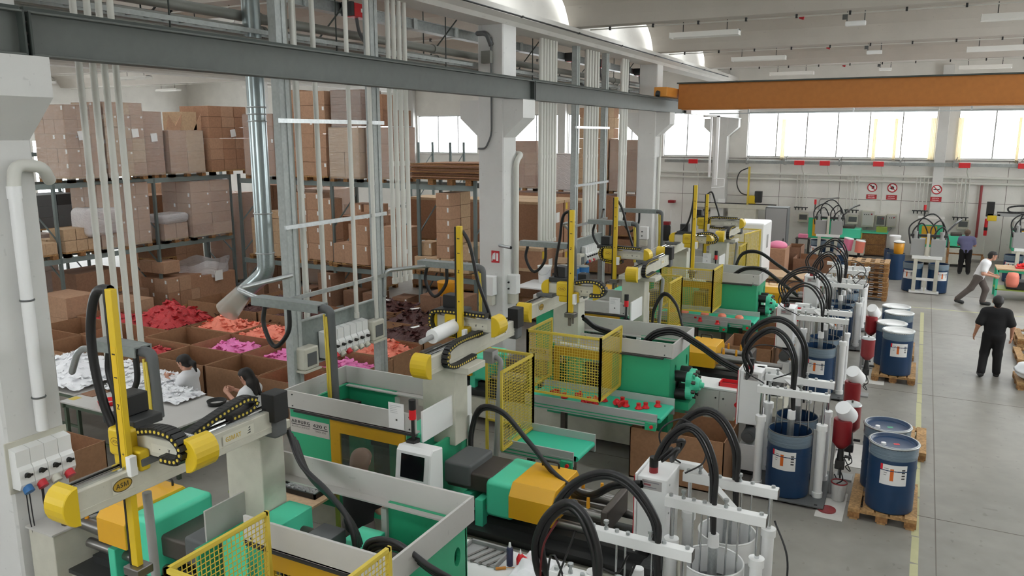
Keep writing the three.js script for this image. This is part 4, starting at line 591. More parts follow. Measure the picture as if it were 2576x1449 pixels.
// colour pots on poles
function pot(X, D, i, capless, col, which) {
  const t = thing('colour_pot', which, 'pot', null, [X, 0, D]);
  part(t, 'stand', [cy([X - .1, 0.03, D], [X - .1, 1.0, D], .022, .022, 10), bx(X - .16, X + .08, 0, .03, D - .12, D + .12), cy([X - .1, .9, D], [X, .9, D], .015, .015, 8)], m.grey);
  part(t, 'body', lathe([[0, .72], [.06, .72], [.12, .8], [.12, 1.12], [.115, 1.13], [0, 1.13]], X, 0, D, 24), col);
  if (capless) { part(t, 'lid', lathe([[0, 1.16], [.1, 1.155], [.125, 1.13], [.125, 1.12]], X, 0, D, 24), m.zinc); part(t, 'lid_knob', cy([X, 1.15, D], [X, 1.19, D], .014, .014, 8), m.steel); }
  else { const c = V(X + .02, 1.24, D - .02), g = new THREE.CylinderGeometry(.1, .13, .24, 22, 1, true).rotateX(.75).rotateZ(.35).translate(c.x, c.y, c.z); part(t, 'tilted_bucket', [g, new THREE.CircleGeometry(.1, 22).rotateX(-Math.PI / 2).translate(0, .12, 0).rotateX(.75).rotateZ(.35).translate(c.x, c.y, c.z)], M('#eeeeee', .35, 0, { side: THREE.DoubleSide })); }
  part(t, 'pump', [cy([X, .5, D], [X, .72, D], .05, .035, 14), bx(X - .06, X + .06, .42, .54, D - .06, D + .06, .01), cy([X + .05, .6, D], [X + .14, .6, D], .02), cy([X + .02, .46, D - .06], [X + .02, .3, D - .05], .012)], m.dark); part(t, 'air_tube', tube([[X, .45, D - .05], [X + .06, .3, D - .1], [X - .02, .2, D - .06], [X + .05, .12, D - .02], [X - .06, .3, D + .05]], .008), m.black);
}
[[-.68, 11.05, 0, 'dark red pot with tilted white bucket beside nearest blue-drum press'], [-.62, 11.75, 1, 'dusty red lidded pot behind the nearest tilted white bucket'], [-.7, 12.9, 0, 'dark red pot with tilted white bucket, second along the aisle'], [-.66, 15.9, 1, 'red lidded pot beside the middle blue-drum press'], [-.72, 18.0, 0, 'red pot with tilted white bucket beside the pale-lidded drums']].forEach(([X, D, c, l], i) => pot(X, D, i, c, c ? m.redT : m.redD, l));
for (const [x, d, w, h] of [[-.72, 10.75, .34, .9], [-.6, 12.7, .5, 1.0], [-.6, 17.3, .5, 1.1], [-.55, 24.2, .7, .7]]) solo('floor_cardboard', bx(x - w / 2, x + w / 2, .0, .006, d - h / 2, d + h / 2), M('#d9d6d0', .8, 0, { map: T.grime }), 'stained pale cardboard sheet lying on the floor beside the presses', 'cardboard', 'cardboard sheets under the pots');
{ const t = thing('paint_bucket', 'white bucket with dark inside on the stained cardboard sheet', 'bucket', null, [-.66, .006, 10.95]); part(t, 'bucket', lathe([[0, .01], [.085, .006], [.105, .26], [.1, .26], [.082, .02], [0, .02]], -.66, .006, 10.95, 26), M('#dddcda', .5, 0, { map: T.grime })); part(t, 'rim_stain', ring(-.66, .26, 10.95, .1, .01), m.redD); }
solo('round_cover', [cy([-.76, .006, 10.55], [-.76, .022, 10.55], .115, .115, 28), ring(-.76, .022, 10.55, .11, .006)], m.redT, 'round dusty red lid lying on the stained cardboard sheet', 'lid');
// hoses
const hose = (label, pts, r = .022, mat = m.rubber) => solo('hydraulic_hose', tube(pts, r, 0, 8), mat, label, 'hose', null, pts[0]);
// each press has hoops of thick hose rising out of its pumps and falling to the left
const hoop = (which, X, D, yt, w, o = {}) => { const n = o.n || 2, yl = o.yl || 1.3; for (let i = 0; i < n; i++) { const k = i * .055, dd = D + i * .03 - .02;
  hose(`thick black hose hoop of the ${which} press, ${['outer', 'inner', 'third'][i]} one`, [[X - k * .2, o.y0 || 1.15, dd], [X - .01 - k * .5, 1.5, dd + .01], [X - .02 - k, yt - .35, dd + .02], [X - w * .25 - k, yt - .07 - k * .6, dd + .04], [X - w * .5, yt - k, dd + .05], [X - w * .82 + k * .6, yt - .16 - k * .4, dd + .06], [X - w + k * .8, yt - .42, dd + .06], [X - w * (o.back || .92) + k, yl + .18, dd + .12], [X - w * (o.back || .92) - .05, yl - .05, dd + .38]], o.r || (D > 14 ? .018 : .024)); } };
hoop('foreground front', -1.95, 5.24, 2.09, .58, { yl: 1.2, back: 1.0, r: .03 }); hoop('foreground rear', -1.72, 6.03, 2.03, .98, { yl: 1.45, r: .028 });
hoop('white-drum front', -1.46, 6.95, 2.23, .6, { yl: 1.75, back: .8 }); hoop('white-drum rear', -1.38, 7.56, 2.2, .72, { yl: 1.6 });
hoop('nearest blue-drum front', -1.3, 10.85, 2.32, .72, { yl: 1.5, n: 2 }); hoop('nearest blue-drum rear', -1.25, 11.46, 2.34, .9, { yl: 1.5 });
hoop('middle blue-drum front', -1.46, 15.68, 2.12, .78, { yl: 1.5 }); hoop('middle blue-drum rear', -1.42, 16.4, 2.32, 1.0, { yl: 1.4, n: 3 });
hoop('farthest aisle front', -1.5, 19.58, 2.22, .66, { yl: 1.4, n: 3 }); hoop('farthest aisle rear', -1.45, 20.3, 2.3, .95, { yl: 1.4 }); hoop('rearmost row', -1.55, 21.65, 2.3, .7, { yl: 1.4 });
{ const lead = (l, pts, mt = m.cable) => hose(l, pts, .009, mt);
  lead('thin black lead looping inside the foreground hoop', [[-2.4, 1.2, 5.2], [-2.35, 1.65, 5.22], [-2.25, 1.5, 5.2], [-2.2, 1.2, 5.2], [-2.3, 1.3, 5.18], [-2.15, 1.9, 5.2]]); lead('thin red lead beside the foreground hoses', [[-2.44, 1.1, 5.2], [-2.42, 1.7, 5.2], [-2.3, 1.95, 5.2]], M('#5a1a1e', .5));
  lead('thin black lead looping from the white-drum press over the carton', [[-1.9, 1.7, 7.3], [-2.1, 1.75, 7.4], [-2.15, 1.95, 7.4], [-1.95, 2.1, 7.45], [-1.75, 1.95, 7.5], [-1.7, 1.7, 7.45], [-1.85, 1.6, 7.3]]); lead('thin black lead winding round the nearest blue-drum hoops', [[-1.7, 1.55, 10.8], [-2.0, 1.7, 10.9], [-1.9, 2.0, 11], [-1.5, 2.0, 11], [-1.35, 1.75, 10.95], [-1.6, 1.6, 10.9]]);
  lead('thin black lead looping left of the middle press', [[-1.9, 1.5, 15.6], [-2.3, 1.7, 15.7], [-2.1, 2.1, 15.8], [-1.6, 2.0, 15.9], [-1.4, 1.6, 15.8]]); lead('thin black lead looping above the farthest aisle press', [[-1.2, 1.5, 19.6], [-1.0, 1.8, 19.7], [-1.2, 2.0, 19.8], [-1.6, 1.95, 19.8], [-1.9, 1.6, 19.7]]);
  lead('thin black lead hanging in a loop from the rear beams of farthest aisle press', [[-1.3, 1.55, 20.2], [-1.1, 1.7, 20.2], [-.95, 1.45, 20.2], [-1.1, 1.3, 20.2], [-1.3, 1.5, 20.2]]); }
// hoses between presses and machines
const twin = (n, label, pts, r = .02) => { for (let i = 0; i < n; i++) hose(label + [', upper of the bundle', ', middle of the bundle', ', lower of the bundle', ', last of the bundle'][i], pts.map(([x, y, d]) => [x, y - i * .045, d + i * .03]), r); };
twin(3, 'long black hose from the foreground machine to the presses', [[-3.75, 1.4, 4.6], [-3.6, 1.78, 4.5], [-3.3, 1.88, 4.45], [-3.0, 1.72, 4.5], [-2.7, 1.5, 4.7], [-2.45, 1.38, 4.9], [-2.2, 1.32, 5.1]], .022);
twin(2, 'black hose rising from the second-row machine over the short belt', [[-4.55, .95, 7.7], [-4.58, 1.4, 7.75], [-4.45, 1.72, 7.75], [-4.15, 1.75, 7.7], [-3.75, 1.5, 7.6], [-3.3, 1.25, 7.4], [-2.85, 1.2, 7.2], [-2.5, 1.45, 7.05], [-2.2, 1.55, 7.0]], .024);
twin(3, 'black hose arching over the rim of the middle machine', [[-3.7, 1.65, 11.3], [-3.45, 1.95, 11.35], [-3.15, 2.02, 11.4], [-2.8, 1.85, 11.45], [-2.4, 1.6, 11.5], [-1.95, 1.45, 11.45]], .024);
twin(2, 'black hose arching over the rim of the farthest guarded machine', [[-3.75, 1.7, 17.8], [-3.4, 1.98, 17.8], [-3.0, 2.0, 17.8], [-2.6, 1.75, 17.8], [-2.2, 1.5, 17.7]], .026);
twin(2, 'black hose arching above the short far conveyor', [[-4.4, 1.0, 14.4], [-4.4, 1.6, 14.4], [-4.2, 1.95, 14.4], [-3.95, 1.8, 14.3], [-3.75, 1.3, 14.2], [-3.65, 1.15, 14.0]], .022);
twin(2, 'black hose from the farthest second-row machine to the aisle presses', [[-4.2, 1.4, 20.6], [-4.0, 1.9, 20.6], [-3.6, 2.0, 20.5], [-3.0, 1.7, 20.3], [-2.4, 1.4, 20]], .026);
twin(4, 'thick black hose dropping into the open foreground machine', [[-4.95, 2.25, 5.1], [-4.7, 2.02, 4.98], [-4.35, 1.88, 4.9], [-4.1, 1.72, 4.85], [-3.98, 1.5, 4.8], [-4.0, 1.25, 4.75]], .024);
twin(2, 'black hose dropping from the gripper into the middle machine', [[-4.42, 2.2, 10.85], [-4.3, 2.0, 11.1], [-4.0, 1.86, 11.3], [-3.8, 1.7, 11.4]], .03);
hose('black hose looping low at the left foreground', [[-6.3, 1.0, 3.75], [-6.2, .9, 3.55], [-6.05, .6, 3.35], [-6.0, .2, 3.3]], .035);
hose('thin black lead curled round the nearest white press beam', [[-1.95, 1.4, 5.9], [-2.05, 1.2, 5.9], [-2.2, 1.2, 5.9], [-2.2, 1.05, 5.9], [-2.05, 1.0, 5.9], [-1.95, 1.15, 5.9], [-1.9, 1.3, 5.95]], .01);
hose('thin black lead hanging beside the white drums', [[-1.0, 1.2, 7.5], [-.85, .9, 7.4], [-.85, .5, 7.3], [-.95, .1, 7.2]], .01);
// low grey cabinets behind the cylinder heads, with a red tray
function lowCab(label, x0, x1, d0, d1, h, tray) {
  const t = thing('electric_cabinet', label, 'cabinet', null, [(x0 + x1) / 2, 0, d0]);
  part(t, 'case', bx(x0, x1, .08, h - .03, d0, d1, .01), m.rim); part(t, 'worktop', bx(x0 - .02, x1 + .02, h - .03, h, d0 - .02, d1 + .02, .008), m.white); part(t, 'plinth', bx(x0 + .03, x1 - .03, 0, .08, d0 + .03, d1), m.dark);
  const n = 2, w = (x1 - x0) / n; for (let i = 0; i < n; i++) { const dr = part(t, 'door', bx(x0 + i * w + .008, x0 + (i + 1) * w - .008, .1, h - .05, d0 - .012, d0, .004), m.rim); sub(dr, 'door_lock', cy([x0 + (i ? i * w + .06 : w - .06), h - .16, d0 - .012], [x0 + (i ? i * w + .06 : w - .06), h - .16, d0 - .022], .014, .014, 10), m.black); sub(dr, 'warning_sticker', plate(x0 + (i + .5) * w, h * .52, d0 - .0135, .09, .09), L.warn); if (i) sub(dr, 'emergency_stop', [cy([x0 + (i + .5) * w, h - .22, d0 - .012], [x0 + (i + .5) * w, h - .22, d0 - .045], .038, .038, 16)], m.redB); }
  if (tray) { const tx = x0 + (x1 - x0) * .62, td = d0 + .22; const q = thing('parts_tray', 'small red plastic tray on the grey cabinet ' + tray, 'tray', null, [tx, h, td]); part(q, 'bottom', bx(tx - .17, tx + .17, h, h + .012, td - .1, td + .12), m.redD); part(q, 'wall', [bx(tx - .18, tx - .165, h, h + .06, td - .11, td + .13), bx(tx + .165, tx + .18, h, h + .06, td - .11, td + .13), bx(tx - .18, tx + .18, h, h + .06, td - .11, td - .1), bx(tx - .18, tx + .18, h, h + .06, td + .12, td + .13)], m.redB); }
}
lowCab('low grey electric cabinet with warning stickers behind the star-shaped head', -3.1, -2.0, 12.0, 12.5, 1.0, 'behind the star-shaped head'); lowCab('low grey electric cabinet behind the farthest star-shaped head', -3.1, -2.0, 18.5, 19, 1.0, 'at the far machine');
// tool bench in the foreground
lowCab('low grey foreground cabinet carrying tools and white rags', -3.8, -2.45, 5.75, 6.35, .85);
solo('tool_tray', [bx(-3.72, -3.3, .85, .86, 6.0, 6.3), bx(-3.74, -3.72, .85, .9, 5.98, 6.32), bx(-3.3, -3.28, .85, .9, 5.98, 6.32), bx(-3.74, -3.28, .85, .9, 6.3, 6.32)], m.grey, 'shallow grey tray with spanners on the foreground cabinet', 'tray');
for (let i = 0; i < 4; i++) { const x = -3.64 + i * .09; solo('spanner', [bar([x, .868, 6.02], [x + .1, .875, 6.26], .016, .008), cy([x + .1, .866, 6.27], [x + .1, .878, 6.27], .02, .02, 6), cy([x, .862, 6.0], [x, .874, 6.0], .018, .018, 8)], m.steel, 'steel spanner lying in the tray on the foreground cabinet', 'spanner', 'spanners on the foreground cabinet'); }
{ const t = thing('spray_can', 'dark spray can with white cap on the foreground cabinet', 'spray can', null, [-3.2, .85, 6.12]); part(t, 'can', lathe([[0, .85], [.032, .85], [.033, 1.02], [.026, 1.04], [0, 1.04]], -3.2, 0, 6.12, 18), M('#2a3050', .35)); part(t, 'cap', cy([-3.2, 1.035, 6.12], [-3.2, 1.085, 6.12], .016, .01, 12), m.whiteP);
  const r = thing('grease_bottle', 'red bottle with white nozzle beside the dark spray can', 'bottle', null, [-3.1, .85, 6.15]); part(r, 'bottle', lathe([[0, .85], [.04, .85], [.042, .93], [.02, .98], [0, .98]], -3.1, 0, 6.15, 18), m.redB); part(r, 'nozzle', cy([-3.1, .98, 6.15], [-3.1, 1.03, 6.15], .012, .004, 10), m.whiteP); part(r, 'handle', tube([[-3.06, .88, 6.15], [-3.02, .9, 6.14], [-3.03, .95, 6.14], [-3.08, .97, 6.15]], .01), m.redB);
  solo('screwdriver', [cy([-3.28, .865, 5.98], [-3.2, .865, 6.04], .014, .014, 10), cy([-3.2, .865, 6.04], [-3.1, .862, 6.1], .004, .004, 6)], m.orange2, 'screwdriver with orange handle on the foreground cabinet', 'screwdriver'); }
{ // crumpled rags
  const rag = (x, d, s, sd) => { const g = new THREE.PlaneGeometry(s, s, 26, 26).rotateX(-Math.PI / 2), p = g.attributes.position; for (let i = 0; i < p.count; i++) { const u = p.getX(i) / s + .5, v = p.getZ(i) / s + .5, e = Math.min(u, v, 1 - u, 1 - v) * 4, h = fbm(u * .9 + .05, v * .9 + .05, 5, sd, 4); p.setY(i, .006 + .22 * Math.pow(Math.max(0, h - .22), 1.1) * Math.min(1, e + .15)); p.setX(i, p.getX(i) * (1 + .3 * (vn(u, v, 4, sd + 3) - .5))); } g.computeVertexNormals(); return ni(g.translate(x, .85, -d)); };
  solo('cloth_rag', rag(-2.92, 6.15, .46, 61), M('#ececee', .9, 0, { side: THREE.DoubleSide }), 'crumpled white rag heaped on the foreground cabinet beside the red bottle', 'rag'); solo('cloth_rag', rag(-2.68, 5.98, .3, 77), M('#e6e2e2', .9, 0, { side: THREE.DoubleSide }), 'smaller crumpled white rag nearer the edge of foreground cabinet', 'rag');
}
// ---------- pallet racks ----------
function rackFrame(t, x, d, alongX, dep = 1.1, h = 3.75) { // one end frame: two uprights and bracing
  const P = (k) => alongX ? [x, d + k] : [x - k, d];
  for (const k of [0, dep]) { const [a, e] = P(k); part(t, 'upright', [bx(a - .045, a + .045, 0, h, e - .03, e + .03), ...(k === 0 ? Array.from({ length: 20 }, (_, i) => bx(a - .047, a + .047, .2 + i * .18, .24 + i * .18, e - .012, e + .012)) : [])], m.rack); part(t, 'foot_plate', bx(a - .07, a + .07, 0, .012, e - .06, e + .06), m.rackL); }
  for (let y = .4; y < h - .9; y += .95) { const a = P(0), e = P(dep); part(t, 'brace', [bar([a[0], y, a[1]], [e[0], y + .9, e[1]], .03, .03)], m.rack); }
}
{
  const t = thing('pallet_rack', 'grey-blue pallet rack along the left side of the carton store', 'rack', null, [-19.3, 0, 13]);
  for (const d of [6.3, 9.15, 11.95, 14.8, 17.5]) rackFrame(t, -18.8, d, false);
  for (const y of [1.9, 3.74]) for (const [a, b] of [[6.3, 9.15], [9.15, 11.95], [11.95, 14.8], [14.8, 17.5]]) for (const x of [-18.78, -19.9]) part(t, 'beam', bx(x - .025, x + .025, y - .13, y, a + .03, b - .03, .004), x > -19 ? m.rackL : m.rack);
  const s = thing('pallet_rack', 'grey-blue pallet rack facing the camera across the carton store', 'rack', null, [-14, 0, 18]);
  for (const x of [-18.5, -14.9, -11.95, -10.2]) rackFrame(s, x, 17.6, true);
  for (const y of [1.18, 3.62]) for (const [a, b] of [[-18.5, -14.9], [-14.9, -11.95], [-11.95, -10.2]]) for (const d of [17.6, 18.7]) part(s, 'beam', bx(a + .04, b - .04, y - .14, y, d - .025, d + .025, .004), m.rackL);
  const r = thing('pallet_rack', 'dark far pallet rack with cross braces in front of the left windows', 'rack', null, [-24, 0, 16]);
  for (const d of [10.2, 13, 15.8, 18.6, 21.4]) rackFrame(r, -23.4, d, false, 1.1, 5); for (const y of [2.0, 4.4]) for (let i = 0; i < 4; i++) part(r, 'beam', bx(-23.42, -23.38, y - .12, y, 10.2 + i * 2.8, 13 + i * 2.8), m.rack);
  const q = thing('pallet_rack', 'dark distant pallet rack seen through the store under the windows', 'rack', null, [-16, 0, 29]);
  for (const x of [-20.5, -19.3, -17.7, -15]) rackFrame(q, x, 28.5, true, 1.1, 4.6); for (const y of [1.9]) part(q, 'beam', bx(-20.5, -15, y - .12, y, 28.48, 28.52), m.rack);
}
// ---------- cartons ----------
const cardMats = [m.card, m.card2, m.card, m.card4, m.card3];
const stickM = m.paper;
// pallet load with individual cartons; only the skin of the stack is built
function load(label, x0, x1, d0, d1, y, h, nx, nd, ny, o = {}) {
  const t = thing('pallet_load', label, 'pallet load', null, [(x0 + x1) / 2, y, (d0 + d1) / 2]); const yb = y + .14;
  if (o.pallet !== 0) { part(t, 'pallet_deck', [bx(x0, x1, y + .1, y + .14, d0, d1)], m.wood); parts(t, 'pallet_block', [0, .5, 1].flatMap((a) => [0, 1].map((e) => { const bX = x0 + .07 + a * (x1 - x0 - .14), bD = d0 + .07 + a * (d1 - d0 - .14); return e ? bx(x1 - .14, x1, y, y + .1, bD - .07, bD + .07) : bx(bX - .07, bX + .07, y, y + .1, d0, d0 + .14); })), m.woodD); }
  const w = (x1 - x0) / nx, l = (d1 - d0) / nd, hh = h / ny, g = .004;
  for (let k = 0; k < ny; k++) for (let i = 0; i < nx; i++) for (let j = 0; j < nd; j++) {
    if (!(j === 0 || i === nx - 1 || k === ny - 1)) continue; if (o.skip && o.skip(i, j, k)) continue;
    const jx = rr(-.008, .008), jd = rr(-.008, .008); const mat = o.mats ? o.mats[Math.floor(rnd() * o.mats.length)] : cardMats[Math.floor(rnd() * 2)];
    const c = part(t, 'carton', bx(x0 + i * w + g + jx, x0 + (i + 1) * w - g + jx, yb + k * hh + g * .5, yb + (k + 1) * hh - g * .5, d0 + j * l + g + jd, d0 + (j + 1) * l - g + jd, .006), mat);
    if (o.stick && rnd() < o.stick) { const s = []; if (i === nx - 1) s.push(plate(x0 + (i + 1) * w + jx - g + .002, yb + (k + .8) * hh, d0 + (j + .85) * l, .05, .05, 'r')); if (j === 0) s.push(plate(x0 + (i + .85) * w, yb + (k + .78) * hh, d0 + jd + g - .002, .07, .1)); if (s.length) sub(c, 'sticker', s, stickM); }
  }
  if (o.wrap) { const e = .012; part(t, 'shrink_wrap', [bx(x0 - e, x1 + e, yb - .08, yb + h + e, d0 - e, d1 + e, .03)], o.wrap === 2 ? m.wrapW : m.wrap); }
  if (o.note) part(t, 'paper_label', plate(x1 + .022, yb + h * .58, d0 + (d1 - d0) * o.note, .2, .22, 'r', rr(-.2, .2)), m.paper);
  return t;
}
load('shrink-wrapped carton stack at the left end of the top rack level', -19.85, -18.6, 12.3, 13.3, 3.74, 1.75, 3, 3, 5, { wrap: 1, note: .4, stick: .4, mats: [m.card, m.card] });
load('tall wrapped carton stack behind the four pipes on the top rack level', -19.85, -18.6, 13.35, 14.5, 3.74, 1.85, 3, 3, 6, { wrap: 1, note: .75, stick: .5, mats: [m.card, m.card4] });
load('narrow darker wrapped stack on the top rack level', -19.8, -18.75, 14.6, 15.2, 3.74, 1.65, 2, 1, 5, { wrap: 1, note: .5, mats: [m.card2] });
{ const t = load('pair of tall wrapped cartons with torn flap on the top rack level', -19.8, -18.65, 15.3, 16.5, 3.74, 1.15, 1, 2, 2, { wrap: 1, mats: [m.card4, m.card] }); part(t, 'carton', bx(-19.5, -18.7, 5.03, 5.55, 15.85, 16.35, .01), m.card4); part(t, 'carton_flap', [ext([[15.3, 5.02], [15.75, 5.02], [15.85, 5.5], [15.6, 5.15], [15.4, 5.45]], 'dy', -18.72, -18.7), ext([[16.2, 5.02], [16.5, 5.02], [16.52, 5.5], [16.45, 5.4]], 'dy', -18.72, -18.7)], m.card); }
load('brown carton stack at the inner corner of the top rack level', -19.75, -18.55, 16.65, 18.1, 3.74, 1.86, 2, 3, 6, { note: .6, mats: [m.card2, m.card] });
load('light wrapped stack just left of the round duct', -18.15, -16.95, 17.55, 18.6, 3.62, 1.75, 3, 2, 5, { wrap: 1, stick: .3 });
load('wrapped stack behind the duct and the left frame upright', -16.85, -15.9, 17.5, 18.5, 3.62, 2.4, 2, 2, 6, { stick: .2, mats: [m.card, m.card2] });
load('tall stack between the thin pipes of the near frame', -15.85, -14.95, 17.5, 18.5, 3.62, 2.35, 2, 2, 6, { stick: .2, mats: [m.card] });
load('wrapped pale stack in the middle of the cross rack top', -14.82, -13.75, 17.45, 18.5, 3.62, 1.35, 2, 2, 2, { wrap: 1, mats: [m.card4] });
load('dark wrapped carton block standing on the pale stack', -14.82, -13.75, 17.6, 18.5, 5.0, .98, 1, 1, 5, { wrap: 1, mats: [m.card3], pallet: 0 });
load('grey wrapped stack at the right end of the cross rack top', -13.68, -12.7, 17.65, 18.6, 3.62, 1.35, 2, 2, 3, { wrap: 1, mats: [m.card2, m.card] });
load('brown cartons piled on the grey wrapped stack', -13.65, -12.75, 17.8, 18.5, 5.0, .85, 2, 1, 2, { pallet: 0, mats: [m.card3, m.card2], skip: (i, j, k) => i === 1 && k === 1 });
load('pale cartons of the left lower rack level on small pallet', -19.8, -18.7, 12.05, 12.95, 1.9, .28, 3, 3, 1, { mats: [m.card4] });
load('low pale cartons nearest the left column on small pallet', -19.8, -18.7, 10.95, 11.85, 1.9, .28, 3, 3, 1, { mats: [m.card4] });
{ let c0; for (const [d, y] of [[12.05, 2.325], [12.38, 2.325], [10.95, 2.325]]) { const l = 'small pale carton lying on the low carton layer of left rack'; if (!c0) c0 = solo('carton', bx(-19.3, -18.72, y, y + .28, d, d + .31, .006), m.card4, l, 'carton', 'small pale cartons of the left rack'); else dup(c0, [c0.position.x, y, d + .155]); } }
load('stack with loose white film behind the four pipes', -19.8, -18.72, 13.05, 14.55, 1.9, 1.62, 2, 4, 5, { wrap: 1, stick: .5, mats: [m.card] });
load('low wrapped cartons beside the middle rack upright', -19.8, -18.7, 14.95, 15.75, 1.9, .42, 2, 2, 1, { wrap: 1, mats: [m.card] });
load('large brown wrapped stack in the inner rack corner', -19.8, -18.6, 15.85, 17.3, 1.9, 1.55, 2, 2, 5, { wrap: 1, stick: .4, mats: [m.card2, m.card] });
{ const film = (x0, x1, y0, y1, d0, d1, sd) => { const g = new RoundedBoxGeometry(x1 - x0, y1 - y0, d1 - d0, 8, .12), p = g.attributes.position; for (let i = 0; i < p.count; i++) { const a = fbm(Math.abs(p.getY(i) * .3 + .5) % 1, Math.abs(p.getZ(i) * .3 + .5) % 1, 5, sd, 3) - .5; p.setX(i, p.getX(i) + a * .25); p.setY(i, p.getY(i) * (1 - .5 * Math.max(0, (p.getZ(i) * -1) / (d1 - d0))) + a * .16); } g.computeVertexNormals(); return ni(g.translate((x0 + x1) / 2, (y0 + y1) / 2, -(d0 + d1) / 2)); };
  solo('plastic_film', film(-19.3, -18.55, 2.35, 3.05, 12.6, 13.6, 5), m.wrapW, 'crumpled whitish plastic film hanging beside the four pipes', 'film'); solo('plastic_film', film(-19.5, -18.65, 2.42, 2.72, 14.95, 15.8, 9), m.wrapW, 'crumpled whitish plastic film on the low wrapped cartons', 'film'); }
// grey dark load seen behind the first bay
load('dark grey wrapped goods on the far left rack', -24.4, -23.3, 14.2, 15.6, 2.0, 1.0, 1, 2, 3, { mats: [m.greyD, m.dark] }); load('brown cartons on the far left rack behind the film', -24.4, -23.3, 15.9, 17.4, 2.0, 1.3, 1, 2, 2, { mats: [m.card3, m.card4] });
load('single brown cartons behind the low wrapped ones', -21.2, -20.3, 15.4, 16.6, 0, 3.0, 1, 1, 3, { mats: [m.card2] });
// further stacks behind the racks
[[-22.6, -21.4, 9.6, 10.9, 3.1], [-22.7, -21.5, 12.4, 13.6, 2.2], [-22.6, -21.4, 17.2, 18.6, 3.4], [-21.4, -20.3, 18.9, 20, 3.0], [-19.6, -18.2, 19.4, 20.6, 3.3], [-17.9, -16.6, 19.6, 20.8, 3.2], [-16.3, -15, 19.6, 20.8, 2.4], [-24.9, -23.7, 18.2, 19.6, 1.9], [-27.5, -26.2, 12.5, 14, 2.6], [-27.5, -26.2, 20, 21.5, 2.9], [-21, -19.8, 23, 24.2, 3.6], [-18.6, -17.4, 23.4, 24.6, 2.2]].forEach(([a, b, c, d, h], i) => load(`background carton stack behind the racks, ${['first', 'second', 'third', 'fourth', 'fifth', 'sixth', 'seventh', 'eighth', 'ninth', 'tenth', 'eleventh', 'twelfth'][i]} counted from the left column`, a, b, c, d, 0, h - .14, 2, 2, Math.round(h / .5), { wrap: i % 2, mats: [[m.card2], [m.card3], [m.card]][i % 3] }));
// floor level of the left rack
load('dark cartons on a pallet under the first rack bay', -19.8, -18.8, 12.3, 13.6, .8, .5, 1, 1, 1, { mats: [m.card3] }); load('brown cartons on the floor under the first rack bay', -19.8, -18.7, 12.3, 14.3, 0, .62, 1, 2, 1, { mats: [m.card3, m.card2] });
load('carton stack on a pallet on the floor by the rack upright', -19.6, -18.5, 14.75, 15.95, .0, .8, 2, 3, 2, { stick: .6, mats: [m.card, m.card2] }); load('upper cartons of the floor stack by the rack upright', -19.6, -18.6, 14.75, 15.3, .94, .33, 2, 1, 1, { pallet: 0, mats: [m.card] });
load('small dark carton on pallet under the rack corner', -19.9, -19.2, 14.95, 15.7, 1.3, .42, 1, 1, 1, { mats: [m.card3] }); load('low brown cartons on the floor beside the red heap', -18.6, -17.5, 12.7, 13.5, 0, .62, 2, 1, 2, { pallet: 0, mats: [m.card] });
load('brown carton pile at the left edge behind the column', -18.7, -17.6, 11.2, 12.0, 0, 1.0, 1, 1, 2, { pallet: 0, mats: [m.card] });
{ const t = thing('lined_carton', 'large carton with an open plastic liner on the floor under the rack', 'carton', null, [-19.1, 0, 16.5]); part(t, 'carton', bx(-19.7, -18.5, .14, .85, 15.85, 17.2, .01), m.card2); part(t, 'pallet_deck', bx(-19.7, -18.5, 0, .14, 15.85, 17.2), m.wood); const g = new THREE.CylinderGeometry(.82, .7, .5, 40, 6, true), p = g.attributes.position; for (let i = 0; i < p.count; i++) { const a = Math.atan2(p.getZ(i), p.getX(i)), k = 1 + .07 * Math.sin(a * 9) + .05 * Math.sin(a * 17 + p.getY(i) * 9); p.setX(i, p.getX(i) * k * .85); p.setZ(i, p.getZ(i) * k); p.setY(i, p.getY(i) + .07 * Math.sin(a * 4)); } g.computeVertexNormals(); part(t, 'plastic_liner', g.translate(-19.1, .95, -16.5), m.wrapW); part(t, 'paper_label', plate(-18.42, .8, 16.5, .3, .3, 'r'), m.paper); }
// lower level of the cross rack: loose cartons, each its own thing
const cartons = (label, group, list, w, h, l, mat) => { let c0; for (const [x, y, d, tw] of list) { const ww = w; if (!c0) { c0 = thing('carton', label, 'carton', group, [0, 0, 0]); part(c0, 'carton_body', bx(-ww / 2, ww / 2, 0, h, -l / 2, l / 2, .008), mat); part(c0, 'sticker', plate(ww / 2 - .05, h - .09, -l / 2 - .002, .05, .12), m.paper); rebase(c0, [x, y, d]); c0.rotation.y = tw || 0; } else { dup(c0, [x, y, d], tw || rr(-.04, .04)); } } };
pallet('wooden pallet under the light cartons beside the duct', [-17.4, 1.18, 18.1], 1.6, 1.1); pallet('wooden pallet under the tall orange-brown cartons behind the pipes', [-15.6, 1.18, 18.1], 1.3, 1.1); pallet('wooden pallet under the stepped carton pile of the near frame', [-14.1, 1.18, 18.0], 1.5, 1.1); pallet('wooden pallet under the cartons left of the white pipes', [-12.7, 1.18, 18.1], 1.2, 1.1);
cartons('light brown carton with white sticker stacked beside the duct', 'light cartons beside the duct', [0, 1, 2].flatMap((k) => [-17.83, -17.4, -16.97].map((x) => [x, 1.325 + k * .372, 17.8])), .42, .37, .5, m.card4);
cartons('light brown carton on top of the stack beside the duct', null, [[-17.2, 2.45, 17.9]], .5, .22, .5, m.card4);
cartons('orange-brown carton in the tall stack behind the thin pipes', 'tall cartons behind the thin pipes', [0, 1, 2, 3].flatMap((k) => [-16.05, -15.6].map((x) => [x, 1.325 + k * .485, 17.8])), .44, .48, .5, m.card);
cartons('brown carton in the column of three right of the thin pipes', 'column of three cartons', [0, 1, 2].map((k) => [-15.13, 1.325 + k * .6, 17.8]), .42, .595, .5, m.card);
